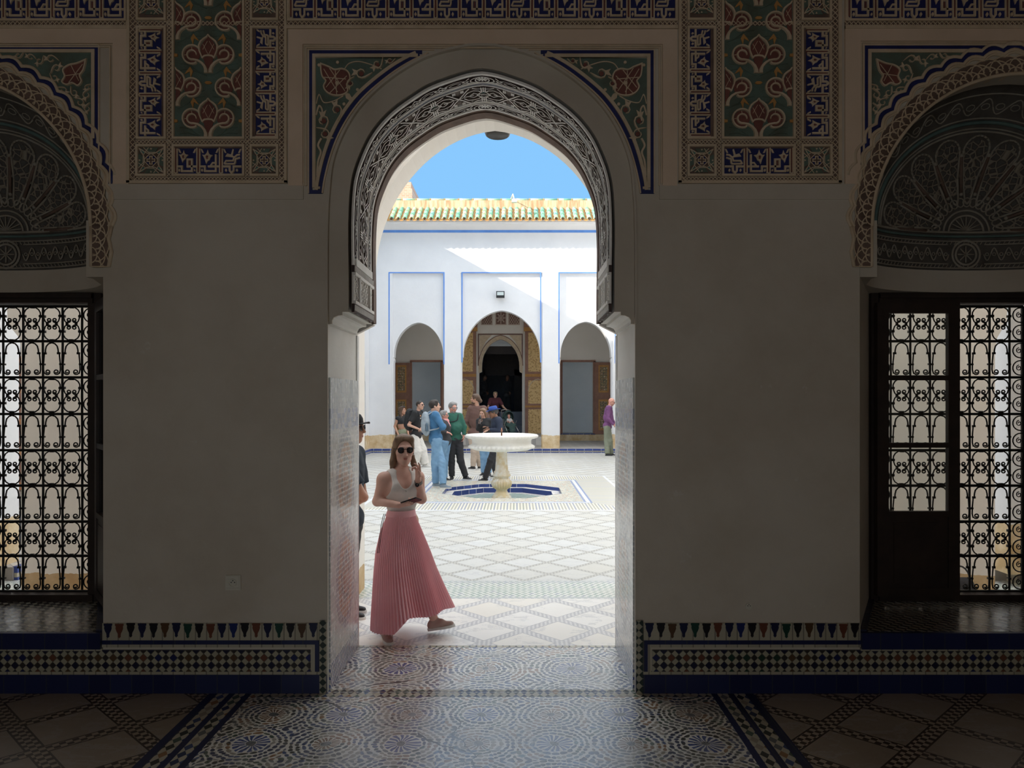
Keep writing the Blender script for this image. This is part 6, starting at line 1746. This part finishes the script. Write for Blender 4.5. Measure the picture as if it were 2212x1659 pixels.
g.loft([[(gx((x0+x1)/2, d)+math.cos(2*PI*k/N)*((x1-x0)/2/F*d+e), d+math.sin(2*PI*k/N)*(.122+e), gz(py, d)) for k in range(N)] for py, x0, x1, e in ((1100, 839, 895, .001), (1100, 839, 895, .005), (1107, 837, 896, .006), (1113, 835, 897, .007), (1113, 835, 897, .0))])
g.obj('waistband', 'pink_pleats', w_, smooth=True, fix=False)
for dx in (0, 3.2):
    g = G(); g.tube([W(829+dx, 1110, 5.68), W(824+dx, 1130, 5.64), W(820+dx*.8, 1160, 5.62), W(815+dx, 1195, 5.60)], .0028, 5); g.obj('cord', 'sunglass', w_)
wr = B['L'][1]['w']; ee = B['L'][1]['e']; ax = (wr-ee).normalized(); cc = wr-ax*.025
mat('taupe_strap', color=(.20, .17, .15, 1), rough=.6)
g = G(); u = ax.orthogonal().normalized(); v = ax.cross(u)
g.loft([[cc+ax*z+(u*math.cos(k*PI/12)+v*math.sin(k*PI/12))*r for k in range(24)] for z, r in ((-.012, .027), (-.012, .032), (.012, .031), (.012, .026))]); ww = g.obj('watch_strap', 'taupe_strap', w_, smooth=True)
fc = cc+(Vector((-.2, -1, 0))-ax*ax.dot(Vector((-.2, -1, 0)))).normalized()*.034; g = G(); g.ball(fc, (.016, .006, .017), 10); g.obj('watch_face', 'sunglass', w_, smooth='all')
g = G(); cc = B['L'][-1]['e'].lerp(B['L'][-1]['w'], .04)
g = G(); g.tube([(nk+sd_*.052*math.sin(a)*(1)+fw*(.065+.055*math.cos(a))-UP*(.04+.045*(1+math.cos(a)))) for a in [k*PI/8-PI for k in range(17)]], .0013, 4, closed=False); g.ball(nk+fw*.122-UP*.132, .006, 8); g.obj('necklace', 'silver', w_)
for q in (-1, 1):
    g = G(); g.ball(P(q*.080, .0, -.042), .006, 6); g.obj('earring', 'silver', w_)
hw = B['L'][-1]['w']; pc = W(888, 1083, 5.555)
g = G(); u = Vector((.86, -.40, .32)).normalized(); n_ = Vector((-.12, .45, .88)); n_ = (n_-u*u.dot(n_)).normalized(); v = u.cross(n_)
def slab_(g, c, u, v, n, a, b, e, m=0): g.add([c+u*i+v*j+n*k for i in (-a, a) for j in (-b, b) for k in (-e, e)], [(0, 1, 3, 2), (4, 6, 7, 5), (0, 4, 5, 1), (2, 3, 7, 6), (0, 2, 6, 4), (1, 5, 7, 3)], m)
ph = thing('phone', 'dark smartphone held low by the woman in the pink skirt', 'phone', tuple(pc))
slab_(g, pc, u, v, n_, .072, .036, .0045); g.obj('case', 'sunglass', ph)
g = G(); slab_(g, pc+n_*.005, u, v, n_, .068, .033, .0006); g.obj('screen', 'lens_clear', ph)

# ---------------------------------------------------------------- the visitors in the courtyard
cloth('olive', (.22, .24, .16, 1)); cloth('black_cloth', (.022, .022, .024, 1)); cloth('charcoal_cloth', (.045, .045, .05, 1)); cloth('white_trousers', (.74, .71, .66, 1)); cloth('blue_sweater', (.055, .17, .33, 1))
cloth('jeans_light', (.22, .38, .56, 1), (.16, .30, .47, 1)); cloth('green_sweater', (.025, .12, .085, 1)); cloth('black_trousers', (.03, .03, .035, 1)); cloth('brown_sweater', (.14, .075, .06, 1)); cloth('tan_trousers', (.50, .40, .32, 1))
cloth('navy_jacket', (.025, .035, .065, 1)); cloth('maroon_tee', (.10, .022, .03, 1)); cloth('purple_sweater', (.19, .07, .19, 1)); cloth('sage_trousers', (.24, .26, .19, 1)); cloth('pink_scarf', (.75, .35, .36, 1)); cloth('grey_pack', (.34, .40, .45, 1)); cloth('blue_felt', (.035, .09, .36, 1)); cloth('pale_blue', (.45, .55, .65, 1)); cloth('pram_green', (.06, .11, .10, 1)); cloth('navy_tee', (.01, .02, .035, 1))
# woman in a black crop top
t1, b1 = person('long-haired woman in black crop top and olive trousers at the left of the courtyard group', 21.6, 55,
    dict(head=(869, 886.5), neck=(867, 900), pel=(869, 934), R=dict(e=(853, 921, -.1), w=(860, 938, -.2), k=(866, 966), a=(864, 0)), L=dict(e=(879, 921, .1), w=(882, 938, -.05), k=(874, 966), a=(875, .15))),
    'black_cloth', 'olive', 'hair_brown', 'long', 'skin_tan', s=.95, hface=70, sleeve='none', pantw=1.5, topz=.26, build='f', glasses=None, shoe='shoe_black')
Pp = b1['P']; g = G(); g.tube([Pp(-.07, .03, .10), Pp(-.03, .075, .11), Pp(.03, .075, .11), Pp(.07, .03, .10)], .012, 6); g.obj('sunglasses_on_head', 'sunglass', t1)
# man in black polo with backpack
t2, b2 = person('man in black polo shirt and loose white trousers wearing sunglasses and a backpack', 20.6, 72,
    dict(head=(907, 875), neck=(902, 889), pel=(899, 940), R=dict(e=(883, 918, -.22), w=(903, 926, -.28), k=(900, 975, -.1), a=(895, -.1)), L=dict(e=(914, 916, .18), w=(909, 925, -.05), k=(911, 972, .1), a=(918, .1, 0, 80))),
    'black_cloth', 'white_trousers', 'hair_dark', 'buzz', 'skin_light', s=1.04, hface=72, sleeve='short', pantw=1.75, glasses='sun', shoe='rubber_white', topz=-.08)
def backpack(label, b, m, dims, off=0.0, grp=None, bottle=False, dz=0):
    fw, sd = b['fw'], b['sd']; up = b['up']; c = b['ch']-fw*(dims[1]/2+.10)+up*dz
    t = thing('backpack', label, 'backpack', tuple(c), grp)
    g = SDF(.011); g.ell(c, (dims[0]/2, dims[1]/2, dims[2]/2), (sd, fw, up), .03); g.cap(c-up*dims[2]*.30, c+up*dims[2]*.28, dims[0]*.46, dims[0]*.44, .03, (fw, dims[1]/dims[0]))
    g.cap(c-up*dims[2]*.25-fw*dims[1]*.42, c-up*dims[2]*.02-fw*dims[1]*.42, dims[0]*.32, dims[0]*.30, .02, (fw, .35)); sobj(g, 'bag', m, t, (.003, 40, 2))
    for q in (1, -1):
        s_ = b['SL'][q]; g = G()
        P_ = spline([c+sd*q*dims[0]*.30+up*dims[2]*.40+fw*.02, s_-sd*q*.035-fw*.03+UP*.075, s_-sd*q*.03+fw*.07+UP*.05, s_-sd*q*.02+fw*.135-UP*.10, s_+sd*q*.015+fw*.09-UP*.26, c+sd*q*dims[0]*.42-up*dims[2]*.34], 5)
        g.tube(P_, .016, 6); g.obj('strap', m, t, smooth='all')
    if bottle:
        q = c-sd*dims[0]*.42*1-up*dims[2]*.16-fw*.02
        o = thing('water_bottle', 'small clear bottle in the side pocket of the grey backpack', 'bottle', tuple(q))
        g = G(); g.lathe([(.001, -.09), (.032, -.09), (.034, -.02), (.033, .06), (.016, .09), (.014, .10)], tuple(q), 14); g.obj('body', 'pane_blue', o, smooth='all')
        g = G(); g.lathe([(.016, .10), (.017, .125), (.001, .126)], tuple(q), 12); g.obj('cap', 'paint_blue', o)
    return t
backpack('large black backpack worn by the man in white trousers', b2, 'black_cloth', (.34, .26, .56), dz=-.02)
q = b2['ch']+b2['fw']*.125-b2['sd']*.06+UP*.08
for k, m in ((0, 'orange_wood'), (-.07, 'rubber_white')):
    g = G(); g.ball(q+UP*k, (.02, .012, .022), 8); g.obj('badge', m, t2, smooth='all')
# man in blue sweater, arms folded
t3, b3 = person('man in blue quarter-zip sweater and light jeans with folded arms, seen from behind', 15.9, 112,
    dict(head=(939, 877), neck=(936, 892), pel=(941, 947), R=dict(e=(957, 923, -.26), w=(948, 927, .10), h=((-.5, .6, .1), (0, 1, 0)), k=(940, 1000, -.05), a=(941, .02, 0, 100)), L=dict(e=(958, 921, .28), w=(948, 920, .05), k=(955, 1000, -.1), a=(957, -.25, 0, 82))),
    'blue_sweater', 'jeans_light', 'hair_dark', 'short', 'skin_light', s=1.06, hface=100, pantw=1.05, shoe='shoe_grey', hs=1.02, topz=-.13)
backpack('grey sling backpack on the back of the man in the blue sweater', b3, 'grey_pack', (.30, .17, .44), bottle=True, dz=-.06)
# grey-haired woman with pink scarf
t4, b4 = person('short grey-haired woman in black puffer jacket and pink scarf beside the blue sweater', 17.0, 75,
    dict(head=(959, 897), neck=(958, 909), pel=(963, 952), R=dict(e=(952, 930, -.18), w=(966, 934, -.22), k=(952, 990, 0), a=(946, 0, 0, 80)), L=dict(e=(970, 928, .15), w=(966, 936, 0), k=(962, 990, .1), a=(961, .1))),
    'charcoal_cloth', 'jeans_light', 'hair_grey', 'curly', 'skin_ruddy', s=.93, hface=82, glasses='clear', topz=-.16, fat=1.15, build='f')
g = SDF(.01); g.cap(b4['nk']+b4['fw']*.04-b4['sd']*.05, b4['nk']+b4['fw']*.07+b4['sd']*.05, .05, .05, .03); g.cap(b4['nk']+b4['fw']*.07, b4['nk']+b4['fw']*.13-UP*.11, .05, .04, .03); g.cap(b4['nk']-b4['fw']*.05, b4['nk']+b4['fw']*.03, .05, .05, .03); sobj(g, 'scarf', 'pink_scarf', t4, (.004, 60, 1))
# man in green sweater
t5, b5 = person('grey-haired man in dark green sweater and black trousers, hand at his pocket', 17.3, 22,
    dict(head=(978, 880.5), neck=(977, 895), pel=(982, 948), R=dict(e=(962, 921, -.05), w=(967, 940, -.12), k=(975, 997), a=(976, 0, 0, 0)), L=dict(e=(1003, 922, .02), w=(1002, 941, -.04), h=((-.1, 0, -1), (-1, 0, 0)), k=(995, 996, 0), a=(1006, .05, 0, 55))),
    'green_sweater', 'black_trousers', 'hair_grey', 'short', 'skin_ruddy', s=1.06, hface=38, hpitch=10, glasses='clear', beard='hair_grey', fat=1.2, belly=.045, topz=-.03, shw=1.0)
g = G(); n_ = b5['nk']; g.tube([n_+Vector((.066*math.cos(a), .060*math.sin(a), .018)) for a in [k*PI/8 for k in range(16)]], .014, 6, closed=True); g.obj('collar', 'rubber_white', t5, smooth='all')
g = G(); g.tube(spline([b5['SL'][1]+b5['fw']*.09+UP*.05-b5['sd']*.06, b5['ch']+b5['fw']*.155+UP*.04+b5['sd']*.05, b5['ch']+b5['fw']*.150-UP*.0-b5['sd']*.10, b5['ch']-b5['sd']*.19-UP*.02], 5), .011, 5); g.obj('chest_strap', 'black_cloth', t5)
# man in brown sweater, back turned
t6, b6 = person('bearded man in brown sweater and tan trousers with his back turned', 19.9, 165,
    dict(head=(1027, 862), neck=(1031, 879), pel=(1026, 937), R=dict(e=(1056, 912, 0), w=(1048, 934, .15), k=(1032, 974), a=(1036, .2, 0, 170)), L=dict(e=(1008, 909, .02), w=(1019, 925, .22), k=(1024, 976), a=(1022, 0, 0, -130))),
    'brown_sweater', 'tan_trousers', 'hair_brown', 'bun', 'skin_tan', s=1.12, hface=-95, beard='hair_brown', topz=-.1, shw=.98)
# woman drinking from a bottle
t7, b7 = person('woman with long light brown hair in black jacket raising a water bottle', 18.3, -18,
    dict(head=(1043, 892.5), neck=(1048, 906), pel=(1048, 950), R=dict(e=(1033, 926, -.05), w=(1036, 914, -.22), h=((.1, -.1, 1), (.3, -.3, 0), dict(curl=.75, side=1)), k=(1044, 988), a=(1044, 0, 0, -30)), L=dict(e=(1063, 926, 0), w=(1052, 930, -.2), k=(1054, 990), a=(1057, -.1, 0, 10))),
    'black_cloth', 'jeans_light', 'hair_lightbrown', 'long', 'skin_light', s=.96, hface=-25, hpitch=14, hroll=-8, topz=-.12, build='f')
g = SDF(.01); c = b7['ch']+b7['fw']*.085-UP*.05; g.cap(c+UP*.13, c-UP*.15, .035, .045, .03, (b7['fw'], .9)); sobj(g, 'shirt_front', 'pale_blue', t7)
q = b7['L'][-1]['w']+Vector((.02, -.05, .06)); o = thing('water_bottle', 'clear plastic water bottle held up by the woman in the black jacket', 'bottle', tuple(q))
g = G(); g.lathe([(.001, -.10), (.032, -.10), (.033, 0), (.033, .06), (.014, .11), (.013, .125)], tuple(q), 14); g.obj('body', 'pane_blue', o, smooth='all')
g = G(); g.lathe([(.016, .125), (.016, .145), (.001, .146)], tuple(q), 12); g.obj('cap', 'lens_clear', o)
# man in blue hat
t8, b8 = person('man in blue brimmed hat, navy jacket and black trousers beside the fountain', 17.0, -72,
    dict(head=(1066, 891), neck=(1073, 904), pel=(1074, 950), R=dict(e=(1066, 929, .2), w=(1054, 924, .1), k=(1064, 996, .5), a=(1072, .9, 0, -60)), L=dict(e=(1080, 931, -.22), w=(1057, 928, -.15), h=((-1, -.1, .15), (0, 0, -1)), k=(1060, 994, -.1), a=(1048, 0, 0, -85))),
    'navy_jacket', 'black_trousers', 'hair_darkgrey', 'short', 'skin_brown', s=1.0, hface=-80, hpitch=12, topz=-.14, shoe='shoe_black')
Pp = b8['P']; g = G(); hf, hs_, hu = b8['hf'], b8['hsd'], b8['hup']; c = Pp(0, -.005, .045)
g.loft([[c+hs_*r*math.cos(k*PI/16)+hf*r*1.1*math.sin(k*PI/16)+hu*(z-.02*abs(math.cos(k*PI/16))*(1 if r > .12 else 0)*-1) for k in range(32)] for r, z in ((.155, -.004), (.157, .004), (.098, .004), (.095, .03), (.088, .085), (.070, .10), (.05, .088), (.001, .082))])
ht = g.obj('hat', 'blue_felt', t8, smooth='all'); g = G(); g.loft([[c+hs_*r*math.cos(k*PI/16)+hf*r*1.1*math.sin(k*PI/16)+hu*z for k in range(32)] for r, z in ((.100, .006), (.098, .030))]); g.obj('hat_band', 'navy_jacket', ht, fix=False)
# step and platform before the far doorway, dais inside
g = G(); g.box(-2.7, 1.45, 28.9, 32.3, .138, .45); struct(g.obj('floor_far_step', 'marble_walkway')); 
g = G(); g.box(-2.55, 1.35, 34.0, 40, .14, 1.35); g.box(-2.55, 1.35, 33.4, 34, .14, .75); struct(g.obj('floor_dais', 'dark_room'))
# woman with the pram
t9, b9 = person('smiling fair-haired woman in maroon t-shirt holding the pram at the dark doorway', 30.4, 12,
    dict(head=(1070, 853), neck=(1069, 861), pel=(1069, 892), R=dict(e=(1054, 879, -.1), w=(1062, 893, -.3), k=(1066, 915), a=(1066, 0)), L=dict(e=(1088, 880, -.1), w=(1101, 892, -.25), h=((.4, -.3, -.5), (0, 0, -1)), k=(1073, 915), a=(1074, .1))),
    'maroon_tee', 'black_trousers', 'hair_blonde', 'tail', 'skin_light', s=1.04, hface=5, sleeve='short', g0=.45, build='f', vox=.012)
def pram(label, c, face, m, s=1.0):
    """c: centre on the ground; face: the way the pram points."""
    f, sd = az(face); P = lambda x, y, z: c+sd*x*s+f*y*s+UP*z*s
    t = thing('pram', label, 'pram', tuple(c))
    g = G()
    for q in (1, -1):
        g.tube([P(q*.24, .42, .18), P(q*.22, .0, .45), P(q*.21, -.35, .85), P(q*.2, -.48, 1.02)], .013, 6); g.tube([P(q*.25, -.32, .14), P(q*.23, .0, .45), P(q*.22, .2, .62)], .012, 6)
    g.tube([P(-.2, -.48, 1.02), P(0, -.50, 1.05), P(.2, -.48, 1.02)], .016, 6); g.obj('chassis', 'silver', t, smooth='all')
    for x, y, r in ((-.26, -.32, .14), (.26, -.32, .14), (-.24, .42, .10), (.24, .42, .10)):
        g = G(); g.tube([P(x, y+r*math.cos(k*PI/10), r+.016+r*math.sin(k*PI/10)) for k in range(20)], .016, 6, 0, closed=True)
        for k in range(6): g.tube([P(x, y, r+.016), P(x, y+r*math.cos(k*PI/3), r+.016+r*math.sin(k*PI/3))], .005, 4, 1)
        g.obj('wheel', ['shoe_black', 'silver'], t, smooth='all')
    g = SDF(.013); g.cap(P(-.12, -.12, .45), P(.12, -.12, .45), .10, .10, .05); g.cap(P(-.12, .18, .45), P(.12, .18, .45), .09, .09, .05); g.cap(P(-.13, -.22, .75), P(.13, -.22, .75), .05, .05, .05); g.cap(P(0, -.15, .45), P(0, -.23, .78), .15, .15, .05, (f, .4)); g.cap(P(0, .2, .42), P(0, .34, .24), .13, .12, .05, (f, .4)); sobj(g, 'seat', m, t)
    g = G(); R = []
    for i in range(13):
        a = -1.45+i*(1.95/12); k_ = 1+.035*(1 if i % 2 else -1)
        R.append([P(.235*math.cos(b*PI/10)*k_, -.20+.36*math.sin(a)*math.sin(b*PI/10)*k_, .62+.38*math.cos(a)*math.sin(b*PI/10)*k_+.02) for b in range(11)])
    g.loft(R, closed=False); g.obj('hood', m, t, smooth='all', fix=False)
    g = SDF(.012); g.cap(P(-.12, -.05, .22), P(.12, -.05, .22), .09, .09, .05); sobj(g, 'basket', m, t)
    return t, P
tp, Pr = pram('dark green pram with ribbed hood beside the maroon t-shirt woman', Vector((gx(1101, 29.6), 29.6, .45)), 20, 'pram_green')
bb = thing('baby', 'small baby in a white top seated in the dark green pram', 'baby', tuple(Pr(0, -.08, .5)))
g = SDF(.009); hd = Pr(-.04, .02, .80); f_, s_ = az(5); head_prims(g, hd, .72, f_, s_, UP); g.cap(hd-UP*.06, Pr(-.02, -.02, .58), .035, .08, .03); g.ell(Pr(-.02, -.01, .60), (.085, .075, .10), None, .03)
for q in (1, -1): g.cap(Pr(-.02+q*.07, .02, .66), Pr(-.02+q*.10, .12, .58), .032, .024, .02); g.cap(Pr(q*.05, .0, .54), Pr(q*.08, .22, .52), .045, .03, .02)
sobj(g, 'body', 'skin_ruddy', bb)
g = SDF(.009); g.ell(Pr(-.02, -.01, .60), (.10, .092, .115), None, .03); g.cap(Pr(-.09, .01, .66), Pr(-.11, .08, .61), .042, .036, .02); g.cap(Pr(.05, .01, .66), Pr(.07, .08, .61), .042, .036, .02); sobj(g, 'romper', 'rubber_white', bb)
g = SDF(.009); g.ell(hd-f_*.01+UP*.02, (.060, .070, .062), None, .02); g.cut(hd+f_*.02+UP*.02, f_*.8-UP*.5); sobj(g, 'hair', 'hair_brown', bb)
# bald man in purple
t11, b11 = person('bald man in purple sweater and sage trousers standing alone at the right', 24.7, 78,
    dict(head=(1321, 868), neck=(1316, 878), pel=(1312, 921), R=dict(e=(1314, 905, -.25), w=(1326, 918, -.25), k=(1311, 952), a=(1312, -.1, 0, 80)), L=dict(e=(1321, 905, .2), w=(1329, 916, 0), k=(1317, 952), a=(1320, .15, 0, 80))),
    'purple_sweater', 'sage_trousers', 'hair_grey', 'bald', 'skin_ruddy', s=1.08, hface=75, hpitch=22, glasses='clear', fat=1.15, belly=.02, pantw=1.15)
g = G(); n_ = b11['nk']; g.tube([n_+Vector((.066*math.cos(a), .060*math.sin(a), .022)) for a in [k*PI/8 for k in range(16)]], .014, 6, closed=True); g.obj('collar', 'rubber_white', t11, smooth='all')
# man in a cap half hidden by the left jamb
t12, b12 = person('man in black cap and sunglasses with folded arms half hidden by the left door jamb', 6.4, 80,
    dict(head=(760, 926), neck=(752, 972), pel=(750, 1120), R=dict(e=(785, 1074, -.16), w=(758, 1094, -.02), h=((-.6, .6, .2), (0, 1, 0)), k=(748, 1220), a=(748, -.1)), L=dict(e=(784, 1070, .18), w=(758, 1082, .05), k=(752, 1220), a=(752, .1))),
    'navy_tee', 'charcoal_cloth', 'hair_dark', 'buzz', 'skin_tan', s=1.0, hface=82, sleeve='short', glasses='sun', vox=.008)
Pp = b12['P']; g = G(); hf, hs_, hu = b12['hf'], b12['hsd'], b12['hup']; c = Pp(0, -.005, .035)
g.loft([[c+hs_*.086*r*math.cos(k*PI/12)+hf*.104*r*math.sin(k*PI/12)+hu*z for k in range(24)] for r, z in ((1, 0), (1.02, .02), (.97, .055), (.8, .085), (.5, .10), (.02, .105))])
R = [[c+hs_*(.075*math.sin(a))+hf*(.075+e*(.055+.03*math.cos(a)))+hu*(.012-.004*e+.030*e*(abs(math.sin(a))*-.6)+.018*e) for a in [(-90+180*k/12)*PI/180 for k in range(13)]] for e in (0, .5, 1)]
g.loft(R, closed=False); R2 = [[p-hu*.004 for p in r] for r in R]; g.loft(R2, closed=False); g.obj('cap', 'black_cloth', t12, smooth='all')
# two figures in the dark hall beyond
for px_, fc, lb, hr, dd in ((1047, 80, 'dim figure in a cap looking at a phone inside the dark far hall, left one', 'short', 34.9), (1096, 20, 'dim long-haired figure in a long dress inside the dark far hall, right one', 'long', 34.7)):
    tt, bb_ = person(lb, dd, fc, dict(head=(px_, 815), neck=(px_-1, 824), pel=(px_-1, 856), R=dict(e=(px_-6, 842, -.1), w=(px_+4, 847, -.25), k=(px_-3, 872), a=(px_-3, 0)), L=dict(e=(px_+7, 842, .1), w=(px_+6, 849, -.2), k=(px_+2, 872), a=(px_+3, .1))),
        'charcoal_cloth', 'black_trousers', 'hair_dark', hr, 'skin_brown', s=.98, g0=1.35, vox=.014, pantw=1.6 if hr == 'long' else 1.0)
# pram and visitor glimpsed through the left grille
tq, Pq = pram('grey pram with silver frame glimpsed through the left window grille', Vector((gx(6, 8.75), 8.75, .0)), 70, 'charcoal_cloth')
t15, b15 = person('dark-haired visitor pushing the grey pram outside the left window', 8.9, 70,
    dict(head=(-58, 905), neck=(-62, 940), pel=(-66, 1040), R=dict(e=(-60, 990, -.2), w=(-35, 1010, -.2), k=(-62, 1110), a=(-70, 0)), L=dict(e=(-52, 990, .15), w=(-30, 1012, .1), k=(-50, 1110), a=(-40, .1))),
    'black_cloth', 'black_trousers', 'hair_dark', 'long', 'skin_tan', s=.98, vox=.013)
c = Vector((gx(2071, 6.6), 6.6, .0)); o = thing('shoulder_bag', 'dark bag standing on the gallery floor beyond the right window grille', 'bag', tuple(c))
g = SDF(.012); g.cap(c+Vector((-.07, 0, .1)), c+Vector((.07, 0, .1)), .1, .1, .04, (Vector((0, 1, 0)), .6)); g.cap(c+Vector((-.06, 0, .2)), c+Vector((.06, 0, .2)), .08, .08, .04, (Vector((0, 1, 0)), .5)); sobj(g, 'bag', 'charcoal_cloth', o)
g = G(); g.tube([c+Vector((.10*math.cos(a), 0, .24+.14*math.sin(a))) for a in [k*PI/10 for k in range(11)]], .008, 5); g.obj('strap', 'charcoal_cloth', o)
